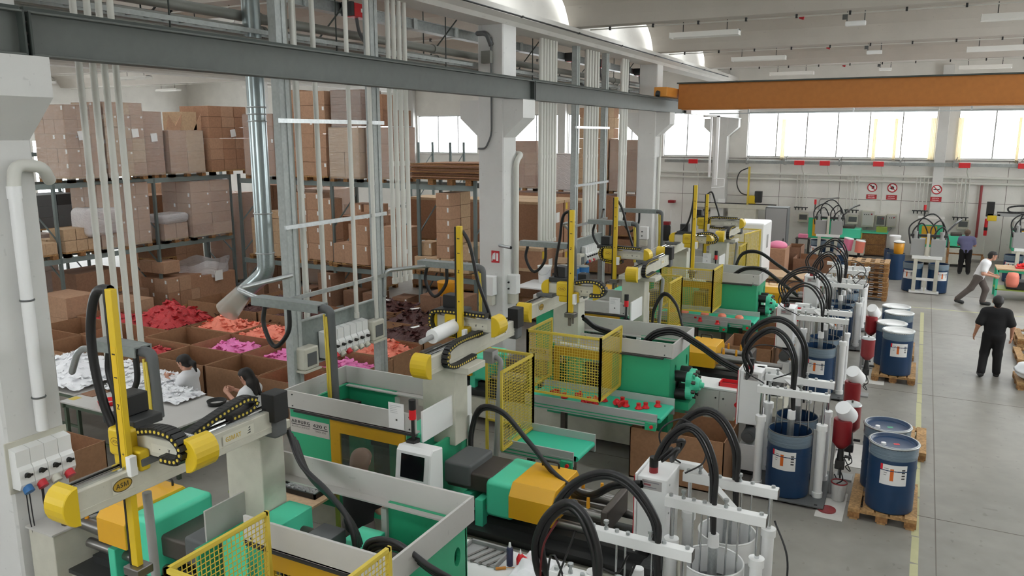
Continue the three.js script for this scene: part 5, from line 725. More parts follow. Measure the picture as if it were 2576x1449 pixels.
cartons('brown carton of the stepped pile in the near frame', 'stepped carton pile in the near frame', [[-14.6, 1.325, 17.75], [-14.18, 1.325, 17.72], [-13.76, 1.325, 17.7], [-14.2, 1.88, 17.95], [-13.78, 1.88, 17.75], [-14.25, 2.435, 18.1], [-13.75, 2.435, 18.1]], .41, .55, .6, m.card);
cartons('smaller brown carton topping the stepped pile', null, [[-13.76, 2.435, 17.72]], .4, .34, .42, m.card2);
cartons('brown carton stacked left of the white pipe bunch', 'cartons left of the white pipes', [[-12.95, 1.325, 17.8], [-12.5, 1.325, 17.85], [-12.95, 1.88, 17.85], [-12.5, 1.88, 17.9]], .43, .55, .55, m.card);
cartons('brown carton on the floor under the cross rack', 'cartons on the floor under the cross rack', [[-17.9, 0, 17.8], [-17.3, 0, 17.9], [-15.9, 0, 17.7], [-15.1, 0, 17.6], [-15.1, .5, 17.65], [-14.4, 0, 17.9], [-13.7, 0, 17.9], [-12.6, 0, 17.8], [-11.2, 0, 17.9]], .5, .48, .6, m.card3);
pallet('wooden pallet under the carton tower', [-11.1, 1.18, 18.1], 1.9, 1.1);
cartons('carton of the low pile around the tower', 'low cartons around the tower', [[-11.85, 1.325, 17.75], [-11.45, 1.325, 17.7], [-11.0, 1.325, 17.72], [-10.55, 1.325, 17.75], [-10.45, 1.69, 17.7], [-11.85, 1.69, 17.95], [-10.55, 1.69, 18.2]], .42, .36, .5, m.card4);
cartons('carton of the free-standing tower of five before the flat boards', 'carton tower', [0, 1, 2, 3, 4].map((k) => [-11.12 + rr(-.01, .01), 1.69 + k * .345, 17.75, rr(-.03, .03)]), .42, .34, .55, m.card); cartons('rear carton of the tower of five', 'rear cartons of the tower', [0, 1, 2, 3, 4].map((k) => [-11.12, 1.69 + k * .345, 18.31]), .42, .34, .5, m.card4);
{ const t = thing('board_stack', 'stack of flat brown cardboard on a pallet at the right end of the rack', 'cardboard', null, [-11, 3.62, 18.1]); for (const x of [-11.5, -10.9, -10.35]) part(t, 'pallet_block', bx(x - .08, x + .08, 3.62, 3.76, 17.5, 17.66), m.woodD); part(t, 'pallet_deck', bx(-12.1, -9.95, 3.76, 3.79, 17.5, 18.7), m.woodD); for (let i = 0; i < 12; i++) { const q = rr(-.05, .05); const g = bx(-12.1 + q, -9.95 + q, 3.79 + i * .032, 3.815 + i * .032, 17.45 + q, 18.75, 0); part(t, 'board', g, [m.card3, m.card2, m.woodD][i % 3]); } const g = bx(-11.75, -9.9, 4.18, 4.195, 17.5, 18.7); g.rotateZ(.012); part(t, 'board', g.translate(.05, .13, 0), m.card2); }
// big closed cartons behind the second column, two tiers
{ let b0; const group = 'big closed cartons behind the second column'; for (const [x, y, d] of [[-10.26, 1.52, 21.5], [-11.5, 1.52, 21.5], [-12.74, 1.52, 21.5], [-13.98, 1.52, 21.5], [-10.26, 1.52, 22.6], [-11.5, 1.52, 22.6], [-10.26, .0, 21.5], [-11.5, .0, 21.5], [-12.74, 0, 21.5], [-13.98, 0, 21.5], [-10.26, 0, 22.6], [-10.3, 1.4, 24.0], [-11.6, 1.4, 24]]) { if (!b0) { b0 = thing('large_carton', 'big closed brown carton stacked behind second column', 'carton', group, [0, 0, 0]); part(b0, 'carton_body', bx(-.6, .6, .12, 1.42, -.5, .5, .01), m.card2); part(b0, 'lid', [bx(-.615, .615, 1.36, 1.44, -.515, .515, .006)], m.card4); part(b0, 'pallet_deck', [bx(-.58, .58, .08, .12, -.5, .5), bx(-.58, -.46, 0, .08, -.5, .5), bx(-.06, .06, 0, .08, -.5, .5), bx(.46, .58, 0, .08, -.5, .5)], m.woodD); part(b0, 'label_sheet', plate(.602, .95, .1, .25, .3, 'r'), m.paper); part(b0, 'yellow_tag', plate(.602, 1.25, -.35, .14, .2, 'r'), m.yel); rebase(b0, [x, y, d]); } else dup(b0, [x, y, d]); }
  dup(b0, [-9.3, .55, 18.9], 0, 'big closed brown carton beside the white tubs right of second column', 'none'); delete scene.children[scene.children.length - 1].userData.group; dup(b0, [-9.15, 0, 20.1], 0, 'lower big brown carton under the far service frame', 'x'); delete scene.children[scene.children.length - 1].userData.group; dup(b0, [-9.3, -.85 + .85, 18.9], 0, 'lowest big brown carton under the one beside the tubs', 'x'); delete scene.children[scene.children.length - 1].userData.group; }
load('wrapped far stack directly right of the second column', -13.5, -12.5, 26, 27, 2.9, 1.65, 2, 2, 4, { wrap: 1 }); load('wrapped far stack with rounded film top', -12.1, -11.0, 26, 27, 2.9, 1.2, 2, 2, 4, { wrap: 2, mats: [m.card] }); load('tallest far stack between the far frame uprights', -10.85, -9.75, 26, 27, 2.9, 2.8, 2, 2, 8, { mats: [m.card, m.card4] }); load('far wrapped stack left of the third column', -9.7, -8.6, 26, 27, 2.9, 1.7, 2, 2, 5, { wrap: 1 });
load('far carton base row below the wrapped stacks', -13.6, -8.6, 25.9, 27.1, 1.35, 1.35, 5, 1, 1, { mats: [m.card2] }); load('far lowest carton row below the wrapped stacks', -13.6, -8.6, 25.9, 27.1, 0, 1.2, 5, 1, 1, { mats: [m.card2] });
// white table with tubs and cans
{ const t = thing('work_table', 'white topped table with tubs beside the second column', 'table', null, [-8.1, 0, 18]); part(t, 'tabletop', bx(-8.9, -7.3, 1.13, 1.17, 17.3, 18.6, .006), m.white); parts(t, 'leg', [[-8.85, 17.35], [-7.35, 17.35], [-8.85, 18.55], [-7.35, 18.55]].map(([x, d]) => bx(x - .03, x + .03, 0, 1.13, d - .03, d + .03)), m.greyD);
  const tub = (x, d, l) => { const q = thing('plastic_tub', l, 'tub', null, [x, 1.17, d]); part(q, 'tub', lathe([[0, 1.17], [.15, 1.17], [.175, 1.58], [.17, 1.59], [0, 1.59]], x, 0, d, 24), m.whiteP); part(q, 'lid', cy([x, 1.57, d], [x, 1.61, d], .185, .185, 24), m.white); part(q, 'handle', tube([[x - .17, 1.52, d - .05], [x - .05, 1.4, d - .19], [x + .12, 1.42, d - .17], [x + .17, 1.52, d - .03]], .006), m.zinc); };
  tub(-8.45, 18.1, 'white round tub at the left on the white table'); tub(-8.02, 18.3, 'white round tub behind the black cup on white table');
  for (const [x, d, l] of [[-7.62, 18.0, 'blue and white printed can, front one on the white table'], [-7.5, 18.35, 'blue and white printed can, rear one on the white table']]) { const q = thing('paint_can', l, 'can', null, [x, 1.17, d]); part(q, 'can', cy([x, 1.17, d], [x, 1.62, d], .17, .17, 24), m.blueP); part(q, 'label_sheet', move(curved(.172, -.6, .9, 1.22, 1.5), x, 0, d), m.paper); part(q, 'lid', cy([x, 1.61, d], [x, 1.64, d], .165, .165, 24), m.zinc); }
  solo('black_cup', lathe([[0, 1.17], [.1, 1.17], [.12, 1.5], [.112, 1.5], [.09, 1.2], [0, 1.2]], -7.95, 0, 17.75, 20), m.black, 'black plastic cup at the foot of the cable arm', 'cup'); }
// ---------- open cartons with rubber parts ----------
function heap(x0, x1, d0, d1, y, h, sd, chunks = 70, cs = .07) { // crumpled heap: height field plus bent scraps
  const n = 46, g = new THREE.PlaneGeometry(x1 - x0, d1 - d0, n, n).rotateX(-Math.PI / 2), p = g.attributes.position; const H = [];
  for (let i = 0; i < p.count; i++) { const u = p.getX(i) / (x1 - x0) + .5, v = p.getZ(i) / (d1 - d0) + .5, e = Math.min(1, 3.2 * Math.min(u, 1 - u, v, 1 - v)), b = fbm(u, v, 3, sd, 2), f = Math.abs(fbm(u, v, 11, sd + 5, 3) - .5) * 2; p.setY(i, h * (.25 + .75 * e) * (.5 + .8 * b) + .07 * f); H.push(p.getY(i)); }
  g.computeVertexNormals(); const out = [uvm(ni(g))];
  for (let k = 0; k < chunks; k++) { const i = Math.floor(rnd() * p.count), s = cs * rr(.6, 1.5), q = new THREE.PlaneGeometry(s * 1.6, s, 3, 1), w = q.attributes.position; for (let j = 0; j < w.count; j++) w.setZ(j, .5 * s * Math.pow(w.getX(j) / s, 2)); q.computeVertexNormals(); q.rotateX(-Math.PI / 2 + rr(-.9, .9)); q.rotateY(rr(0, 6)); q.translate(Math.max(x0 - (x0 + x1) / 2 + .05, Math.min((x1 - x0) / 2 - .05, p.getX(i))), H[i] + s * .15, p.getZ(i)); out.push(uvm(ni(q))); }
  return mg(out).translate((x0 + x1) / 2, y, -(d0 + d1) / 2);
}
const heapM = { red: M('#b92d33', .5, 0, { side: THREE.DoubleSide, bumpMap: T.crump, bumpScale: .012 }), salmon: M('#f08a72', .55, 0, { side: THREE.DoubleSide, bumpMap: T.crump, bumpScale: .012 }), pink: M('#ea7dba', .5, 0, { side: THREE.DoubleSide, bumpMap: T.crump, bumpScale: .012 }), brown: M('#4a2420', .5, 0, { side: THREE.DoubleSide, bumpMap: T.crump, bumpScale: .012 }), bright: M('#e32422', .45, 0, { side: THREE.DoubleSide }), white: M('#f0f0f2', .6, 0, { side: THREE.DoubleSide, bumpMap: T.crump, bumpScale: .01 }) };
function gaylord(label, x0, x1, d0, d1, h, fill, what, level = .5, hh = .22, mat = m.card5) {
  const t = thing('open_carton', label, 'carton', null, [(x0 + x1) / 2, 0, (d0 + d1) / 2]), w = .014, j = () => rr(-.012, .012);
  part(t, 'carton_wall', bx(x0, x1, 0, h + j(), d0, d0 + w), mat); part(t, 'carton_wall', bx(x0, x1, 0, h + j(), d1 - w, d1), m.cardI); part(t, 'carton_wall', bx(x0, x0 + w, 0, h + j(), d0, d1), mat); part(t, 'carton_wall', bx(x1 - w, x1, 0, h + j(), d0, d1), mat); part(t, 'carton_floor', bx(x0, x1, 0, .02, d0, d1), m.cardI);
  if (fill) { const s = solo('rubber_heap', heap(x0 + .02, x1 - .02, d0 + .02, d1 - .02, h * level, hh, Math.floor(x0 * -31 + d0 * 17), 90), heapM[fill], what, 'rubber parts'); s.userData.kind = 'stuff'; }
}
const hB = .74;
gaylord('empty open carton behind the dark-haired seated woman', -11.42, -10.12, 9.75, 10.62, hB); gaylord('open carton with bright red pieces beside the near service frame', -10.08, -8.7, 9.7, 10.55, hB, 'bright', 'bright red rubber parts in a carton by the frame', .45, .2);
gaylord('empty open carton behind the woman with the ponytail', -12.83, -11.46, 9.75, 10.62, hB); gaylord('open carton of dark red pieces left of the ponytailed woman', -14.2, -12.87, 9.75, 10.62, hB, 'red', 'dark red crumpled rubber parts in the near left carton', .55, .25);
gaylord('open carton of pink pieces behind the seated women', -12.83, -11.46, 10.66, 11.7, hB, 'pink', 'pink crumpled rubber parts in the left pink carton', .6, .3); gaylord('open carton of pink pieces next to the near frame upright', -11.42, -9.9, 10.66, 11.7, hB, 'pink', 'pink crumpled rubber parts in the carton near the frame', .6, .25);
gaylord('empty open carton between the red and the pink heaps', -14.2, -12.87, 10.66, 11.7, hB); gaylord('open carton heaped with salmon pieces, left of the row', -14.1, -12.85, 11.74, 12.8, hB, 'salmon', 'salmon crumpled rubber parts, left heap of the row', .75, .33); gaylord('open carton heaped with salmon pieces, middle of the row', -12.81, -11.4, 11.74, 12.8, hB, 'salmon', 'salmon crumpled rubber parts, middle heap of the row', .75, .3); gaylord('open carton with salmon pieces by the frame upright', -11.36, -10.1, 11.74, 12.8, hB, 'salmon', 'salmon crumpled rubber parts, right heap of the row', .6, .25);
gaylord('open carton heaped high with red pieces behind the yellow robot arm', -15.6, -14.24, 11.3, 12.6, hB, 'red', 'high red heap of crumpled rubber parts', .75, .62); gaylord('wide open carton of red pieces behind the four pipes', -17.4, -15.64, 11.3, 12.3, hB, 'red', 'flat red heap of crumpled rubber parts behind the four pipes', .6, .3);
gaylord('empty open carton left of the four pipes', -17.2, -15.7, 10.2, 11.26, hB); gaylord('empty open carton behind the first bent cable support', -15.66, -14.24, 10.2, 11.26, hB, 'red', 'thin layer of red rubber parts in the carton', .3, .15);
gaylord('open carton front left of the store before the white heap', -16.9, -15.6, 9.1, 10.16, hB); gaylord('open carton behind the white heap on the table', -15.55, -14.25, 9.1, 10.16, hB);
gaylord('empty open carton in the middle behind the salmon heaps', -16.5, -15.35, 13.7, 14.8, hB); gaylord('open carton of dark brown pieces behind the salmon heaps', -15.3, -13.9, 13.5, 14.8, hB, 'brown', 'dark brown rubber parts, left carton', .65, .2); gaylord('open carton of dark brown pieces, rear of the store', -15.3, -13.9, 14.9, 16, hB, 'brown', 'dark brown rubber parts, rear carton', .7, .2); gaylord('open carton of dark brown pieces under the near cable arm', -13.86, -12.4, 13.5, 14.8, hB, 'brown', 'dark brown rubber parts under the cable arm', .65, .2); gaylord('open carton of dark brown pieces behind the near frame', -12.3, -10.9, 13.6, 14.9, hB, 'brown', 'dark brown rubber parts behind the near frame', .75, .25); gaylord('open carton of dark brown pieces with white tags', -12.3, -10.9, 15, 16.2, hB, 'brown', 'dark brown rubber parts with white tags', .8, .25);
gaylord('open carton of dark brown pieces left of the robot roll', -10.8, -9.6, 14.2, 15.5, hB, 'brown', 'dark brown rubber parts further back near the column', .8, .25); gaylord('front open carton of dark brown pieces left of the robot roll', -10.1, -8.75, 12.95, 14.1, hB, 'brown', 'dark brown rubber parts nearest the second column', .8, .25);
gaylord('open carton of salmon pieces beneath the right meter box', -10.05, -8.7, 11.74, 12.8, hB, 'salmon', 'salmon rubber parts beneath the right meter box', .7, .3); gaylord('open carton of pink pieces beneath the socket row', -9.85, -8.6, 10.66, 11.7, hB, 'pink', 'pink rubber parts beneath the socket row', .55, .25);
gaylord('empty brown carton standing beside the near left column', -10.75, -9.75, 5.5, 6.55, hB); gaylord('large open carton beneath the green conveyor and black hoses', -3.45, -2.1, 10.35, 11.3, .76); gaylord('open brown carton behind the yellow injection cover of second row', -3.3, -2.35, 15.6, 16.6, .76); gaylord('open brown carton under the conveyor of salmon domes', -3.2, -2.2, 17.0, 18.0, .76);
{ // white cards with tags in the dark heaps
  let t0; for (const [x, y, d] of [[-11.5, .92, 15.4], [-11.9, .9, 15.8], [-11.2, .86, 14.2], [-10.2, .95, 14.8], [-9.3, .9, 13.5], [-9.7, .88, 14.9]]) if (!t0) t0 = solo('paper_tag', bx(x - .12, x + .12, y, y + .005, d - .05, d + .05), m.paper, 'small white paper tag lying on a dark brown rubber heap', 'tag', 'white tags on the dark heaps'); else dup(t0, [x, y, d], rr(0, 3)); }
solo('amber_tub', [lathe([[0, 0], [.2, 0], [.22, .3], [.23, .31], [.23, .34], [0, .36]], -10.3, 1.0, 16.3, 24)], m.amber, 'amber yellow round tub beyond the dark brown cartons', 'tub'); load('dark cartons under the amber tub', -10.9, -9.7, 16.0, 16.8, 0, .86, 2, 1, 1, { mats: [m.card3] });
// ---------- sorting tables ----------
function table(label, x0, x1, d0, d1, h) { const t = thing('sorting_table', label, 'table', null, [(x0 + x1) / 2, 0, (d0 + d1) / 2]); part(t, 'tabletop', bx(x0, x1, h - .03, h, d0, d1, .006), m.rim); part(t, 'table_frame', [bx(x0 + .04, x1 - .04, h - .1, h - .03, d0 + .04, d0 + .08), bx(x0 + .04, x1 - .04, h - .1, h - .03, d1 - .08, d1 - .04), bx(x0 + .04, x0 + .08, h - .1, h - .03, d0, d1), bx(x1 - .08, x1 - .04, h - .1, h - .03, d0, d1), bx(x0 + .05, x1 - .05, .2, .24, d0 + .05, d0 + .08)], M('#4c5a4a', .55)); parts(t, 'leg', [[x0 + .06, d0 + .06], [x1 - .06, d0 + .06], [x0 + .06, d1 - .06], [x1 - .06, d1 - .06]].map(([x, d]) => bx(x - .025, x + .025, 0, h - .1, d - .025, d + .025)), M('#4c5a4a', .55)); return t; }
table('long sorting table with trays in front of the seated women', -11.75, -9.15, 7.2, 8.45, .8); table('sorting table hidden under the heap of white parts', -13.9, -11.8, 7.5, 9.0, .8);
{ const a = solo('white_parts_heap', heap(-13.9, -11.85, 7.5, 9.0, .8, .24, 411, 300, .05), heapM.white, 'large heap of small white rubber parts on the left table', 'rubber parts'); a.userData.kind = 'stuff'; const b = solo('white_parts_heap', heap(-11.7, -9.9, 7.85, 8.45, .8, .12, 517, 200, .045), heapM.white, 'flat spread of small white rubber parts before the women', 'rubber parts'); b.userData.kind = 'stuff'; const c = solo('white_parts_heap', heap(-11.85, -10.6, 8.1, 8.9, .8, .14, 97, 140, .05), heapM.white, 'white rubber parts piled at the table corner near the ponytailed woman', 'rubber parts'); c.userData.kind = 'stuff'; }
const tray = (x, d, r, mat, l) => { const t = thing('round_tray', l, 'tray', null, [x, .8, d]); part(t, 'tray', lathe([[0, .803], [r - .02, .803], [r, .87], [r - .012, .87], [r - .03, .812], [0, .812]], x, 0, d, 30), mat); part(t, 'contents', lathe([[0, .83], [r * .6, .822], [r - .03, .814]], x, 0, d, 20), m.rim); };
tray(-10.92, 7.45, .15, m.redB, 'round red tray on the front edge of the long table'); tray(-9.42, 8.22, .15, m.black, 'round black tray in front of the dark-haired woman'); tray(-11.05, 8.6 - .2, .14, m.redB, 'round red tray in front of the ponytailed woman');
solo('brown_plate', bx(-11.75, -11.45, .8, .812, 7.55, 8.05, .003), m.card3, 'flat reddish brown board on the table before the white heap', 'board'); solo('yellow_note', bx(-11.72, -11.58, .8, .803, 7.32, 7.46), m.yelM, 'small yellow paper note at the left table corner', 'paper');
// operator desk between the foreground machines
{ const t = thing('work_desk', 'pale green-edged desk behind the open foreground machine', 'table', null, [-6.1, 0, 6.35]); part(t, 'tabletop', bx(-6.9, -5.7, .82, .85, 6.1, 6.7, .004), m.card4); part(t, 'edge_trim', bx(-6.9, -5.7, .79, .822, 6.09, 6.1), m.ygreen); parts(t, 'leg', [[-6.85, 6.15], [-5.75, 6.15], [-6.85, 6.65], [-5.75, 6.65]].map(([x, d]) => bx(x - .02, x + .02, 0, .82, d - .02, d + .02)), m.ygreen); const q = thing('black_tray', 'black rectangular tray of grey parts on the green-edged desk', 'tray', null, [-6.1, .85, 6.5]); part(q, 'tray', [bx(-6.35, -5.8, .85, .86, 6.33, 6.66), bx(-6.36, -6.34, .85, .91, 6.32, 6.67), bx(-5.81, -5.79, .85, .91, 6.32, 6.67), bx(-6.36, -5.79, .85, .91, 6.32, 6.34), bx(-6.36, -5.79, .85, .91, 6.65, 6.67)], m.black); part(q, 'tray_contents', heap(-6.32, -5.83, 6.36, 6.63, .86, .03, 9, 30, .03), m.grey).userData.kind = 'stuff'; }
// items at the left foreground
{ const t = thing('side_bench', 'cream side bench with small items beside the near left column', 'table', null, [-7.58, 0, 4.6]); part(t, 'bench_body', bx(-7.78, -7.38, .0, .98, 4.3, 4.95, .01), m.cream); part(t, 'bench_top', bx(-7.8, -7.36, .98, 1.0, 4.28, 4.98), m.rim);
  solo('paper_roll', [cy([-7.62, 1.0, 4.8], [-7.62, 1.07, 4.8], .06, .06, 18)], m.whiteP, 'white tape roll on the cream side bench', 'roll'); solo('blue_plate', lathe([[0, 0], [.06, 0], [.09, .02], [.085, .02], [0, .008]], -7.45, 1.0, 4.85, 20), m.blueP, 'small blue dish on the cream side bench', 'dish'); solo('wire_brush', [bx(-7.6, -7.4, 1.0, 1.03, 4.5, 4.56, .006), ...Array.from({ length: 8 }, (_, i) => bx(-7.59 + i * .024, -7.575 + i * .024, 1.03, 1.06, 4.51, 4.55))], m.black, 'black wire brush lying on the cream side bench', 'brush');
  const c = thing('spray_can', 'dark spray can with white cap at the bottom left', 'spray can', null, [-5.95, .75, 3.2]); part(c, 'can', lathe([[0, .75], [.035, .75], [.036, .95], [.026, .975], [0, .975]], -5.95, 0, 3.2, 18), m.dark); part(c, 'cap', lathe([[0, .97], [.028, .97], [.026, 1.0], [0, 1.01]], -5.95, 0, 3.2, 14), m.whiteP); solo('low_stand', [bx(-6.2, -5.7, .0, .75, 3.05, 3.4, .01)], m.cream, 'cream pedestal under the spray can at the bottom left', 'stand'); }
// ---------- back wall and the far end of the hall ----------
const DW = DB - .01;
{
  const t = thing('busbar_trunking', 'pale busbar trunking along the back wall under the windows', 'trunking', null, [0, 3.7, 36]);
  part(t, 'trunk', bx(-7.8, XR - .1, 3.68, 3.82, 35.9, 36.0, .006), m.galv); part(t, 'trunk', bx(-10.7, -8.5, 3.68, 3.82, 35.9, 36.0, .006), m.galv);
  parts(t, 'wall_bracket', [-7, -5.4, -3.2, -.9, 1, 3.2, 5.5].map((x) => mg([bx(x - .03, x + .03, 3.64, 3.9, 35.88, DW + .005), bar([x, 3.82, 35.95], [x + .12, 4.05, 35.9], .03, .03)])), m.grey);
  for (const [x, w] of [[-9.35, 'beside the third column'], [-4.78, 'leftmost in the clear wall part'], [-3.76, 'above the left wall press'], [-1.7, 'left of the middle wall pillar'], [1.37, 'right of the wall pillar'], [3.35, 'at the right picture edge']]) { const b = thing('tap_off_box', 'red tap-off box on the back wall busbar ' + w, 'electrical box', null, [x, 3.66, 35.88]); part(b, 'case', bx(x - .2, x + .2, 3.64, 3.84, 35.78, 35.9, .01), m.redB); part(b, 'drop_cable', [pipe([[x + .12, 3.65, 35.85], [x + .12, 3.45, 35.95], [x + .2, 3.2, 36.1], [x + .2, 1.7, 36.24]], .022, 6, .06)], m.pipeW); }
}
for (const [y, l] of [[3.24, 'upper'], [3.02, 'lower']]) solo('wall_pipe', [cy([-11, y, 36.1], [XR - .1, y, 36.1], .052, .052, 12), ...[-9, -6.9, -4.9, -2.4, -.6, 1, 2.3, 4.2].map((x) => cy([x, y, 36.1], [x + .08, y, 36.1], .065, .065, 12)), ...[-8, -3, 2].map((x) => bx(x, x + .04, y - .06, y + .06, 36.1, DW + .005))], m.pipeW, l + ' pale pipe running along the back wall below the busbar', 'pipe');
const dropGroup = (x, n, y0, label, group) => { for (let i = 0; i < n; i++) solo('vertical_pipe', [pipe([[x + i * .14, 3.2, 36.05], [x + i * .14, y0, 36.05]], .022, 8)], m.pipeW, label, 'pipe', group); const v = thing('valve_bar', 'dark valve bar with taps at the foot of the ' + group, 'valve', null, [x, y0, 36.05]); part(v, 'bar', [cy([x - .06, y0 - .02, 36.05], [x + n * .14 - .05, y0 - .02, 36.05], .022, .022, 8), bx(x, x + .03, y0 - .05, y0, 36.05, DW + .005)], m.dark); parts(v, 'tap', Array.from({ length: n }, (_, i) => cy([x + i * .14, y0 - .14, 36.05], [x + i * .14, y0, 36.05], .018, .03, 8)), m.dark); };
dropGroup(-4.84, 4, 1.85, 'thin white pipe of the left group descending the back wall', 'left wall pipe group'); dropGroup(-2.82, 4, 1.82, 'thin white pipe of the middle group descending the back wall', 'middle wall pipe group'); dropGroup(1.2, 4, 1.7, 'thin white pipe of the right group descending the back wall', 'right wall pipe group'); dropGroup(-.25, 4, 1.9, 'thin white pipe of the group in the corner of the wall pillar', 'pillar pipe group');
// prohibition signs
[[-1.88, 'leftmost'], [-1.12, 'second'], [.5, 'third']].forEach(([x, w], i) => {
  const d = i === 2 ? DB - .29 : DW, t = thing('prohibition_sign', `round red and white prohibition sign with text plate, ${w} on back wall`, 'sign', null, [x, 2.3, d]);
  part(t, 'disc', cy([x, 2.76, d], [x, 2.76, d - .012], .19, .19, 32), m.paper); part(t, 'red_ring', ring(x, 2.76, d - .014, .17, .02, 'z', 32), m.red); part(t, 'slash', bar([x - .12, 2.88, d - .016], [x + .12, 2.64, d - .016], .032, .006), m.red); part(t, 'pictogram', [[bx(x - .02, x + .08, 2.7, 2.82, d - .014, d - .01), sph(x - .05, 2.84, d - .012, .03)], [cy([x, 2.76, d - .01], [x, 2.76, d - .015], .07, .07, 16), bx(x - .1, x + .02, 2.73, 2.76, d - .015, d - .01)], [bx(x - .12, x + .1, 2.74, 2.78, d - .015, d - .01), tube([[x + .1, 2.8, d - .014], [x + .12, 2.85, d - .014], [x + .08, 2.88, d - .014]], .01)]][i], m.dark);
  part(t, 'text_plate', plate(x, 2.37, d - .014, .4, .19), canvasMat(128, 64, (c) => { c.fillStyle = '#b3202c'; c.fillRect(0, 0, 128, 64); c.fillStyle = '#f1dada'; c.font = 'bold 20px sans-serif'; c.fillText('VIETATO', 18, 26, 92); c.fillText(['TOCCARE', 'ENTRARE', 'FUMARE'][i], 18, 52, 92); })); part(t, 'backing', bx(x - .2, x + .2, 2.275, 2.465, d - .012, d), m.paper);
});
// switch cabinets and meters
for (const [x0, x1, y0, y1, k] of [[-2.17, -1.7, 1.12, 1.78, 'large grey switch cabinet on the back wall below the signs'], [-1.62, -1.27, 1.18, 1.62, 'dark-windowed meter cabinet between the two switch cabinets'], [-1.22, -.85, 1.15, 1.68, 'smaller grey switch cabinet right of the meter cabinet']]) { const t = thing('switch_cabinet', k, 'electrical box', null, [(x0 + x1) / 2, y0, 36.2]); part(t, 'case', bx(x0, x1, y0, y1, 36.08, DW + .005, .012), m.cream); part(t, 'door', bx(x0 + .03, x1 - .03, y0 + .06, y1 - .03, 36.06, 36.08, .006), k[0] === 'd' ? m.greyD : m.rim); part(t, 'button', [cy([x1 - .1, y1 - .12, 36.06], [x1 - .1, y1 - .12, 36.03], .03, .03, 12)], m.redD); part(t, 'switch_row', [0, 1, 2].map((i) => cy([x0 + .1 + i * .08, y1 - .14, 36.06], [x0 + .1 + i * .08, y1 - .14, 36.04], .02, .02, 10)), m.dark); part(t, 'cable_gland', [cy([(x0 + x1) / 2, y0 - .08, 36.16], [(x0 + x1) / 2, y0, 36.16], .03, .03, 10)], m.grey); }
for (const [x, k] of [[-4.5, 'left'], [-2.52, 'middle'], [1.55, 'right']]) { const t = thing('meter_box', `small wall meter box with dark window, ${k} one on the back wall`, 'electrical box', null, [x, 1.22, 36.15]); part(t, 'case', bx(x - .2, x + .2, 1.24, 1.58, 36.1, DW + .005, .015), m.cream); part(t, 'window', bx(x - .16, x + .16, 1.3, 1.52, 36.085, 36.1, .006), m.greyD); part(t, 'tray', bx(x - .22, x + .22, 1.2, 1.24, 36.02, DW + .005, .006), m.cream); }
solo('wall_cable', [tube([[-2.4, 1.2, 36.2], [-2.35, .95, 36.2], [-1.9, .9, 36.2], [-1.2, .92, 36.2], [-1.0, 1.1, 36.2]], .02), pipe([[-3.9, .9, 36.2], [-3.9, 2.2, 36.2], [-3.45, 2.25, 36.1], [-3.1, 2.3, 36.05]], .03, 6)], m.grey, 'grey cable sagging along the back wall below the switch cabinets', 'cable');
// wall-side machines seen small at the back
function wallMachine(lab, x, d, w) { const t = thing('moulding_machine', lab, 'machine', null, [x, 0, d]); part(t, 'bed', bx(x - w / 2, x + w / 2, .1, .7, d, d + 1, .02), m.cream); part(t, 'clamp_housing', bx(x - w / 2, x - w * .05, .7, 1.55, d + .05, d + .95, .02), m.green); part(t, 'rim_panel', bx(x - w / 2 - .02, x - w * .03, 1.55, 1.8, d + .02, d + .98, .01), m.rim); part(t, 'door', bx(x - w * .42, x - w * .15, .8, 1.5, d + .03, d + .05), m.yellow); part(t, 'injection_unit', bx(x + w * .02, x + w * .42, .75, 1.15, d + .2, d + .8, .04), m.green2); part(t, 'barrel_cover', bx(x + w * .1, x + w * .3, 1.1, 1.25, d + .25, d + .75, .03), m.dsteel); const q = part(t, 'signal_tower', [cy([x - w * .4, 1.8, d], [x - w * .4, 2.1, d], .02, .02, 8)], m.black); sub(q, 'lens', cy([x - w * .4, 2.1, d], [x - w * .4, 2.3, d], .045, .045, 12), m.redB); part(t, 'foot', [bx(x - w / 2 + .1, x - w / 2 + .25, 0, .1, d + .1, d + .9), bx(x + w / 2 - .25, x + w / 2 - .1, 0, .1, d + .1, d + .9)], m.dark); }
wallMachine('green moulding machine at the back wall behind the left press', -3.0, 34.6, 2.2); wallMachine('green moulding machine at the back wall behind the middle press', .9, 33.8, 1.9); wallMachine('green moulding machine at the back wall at the right picture edge', 4.6, 34.0, 3.0);
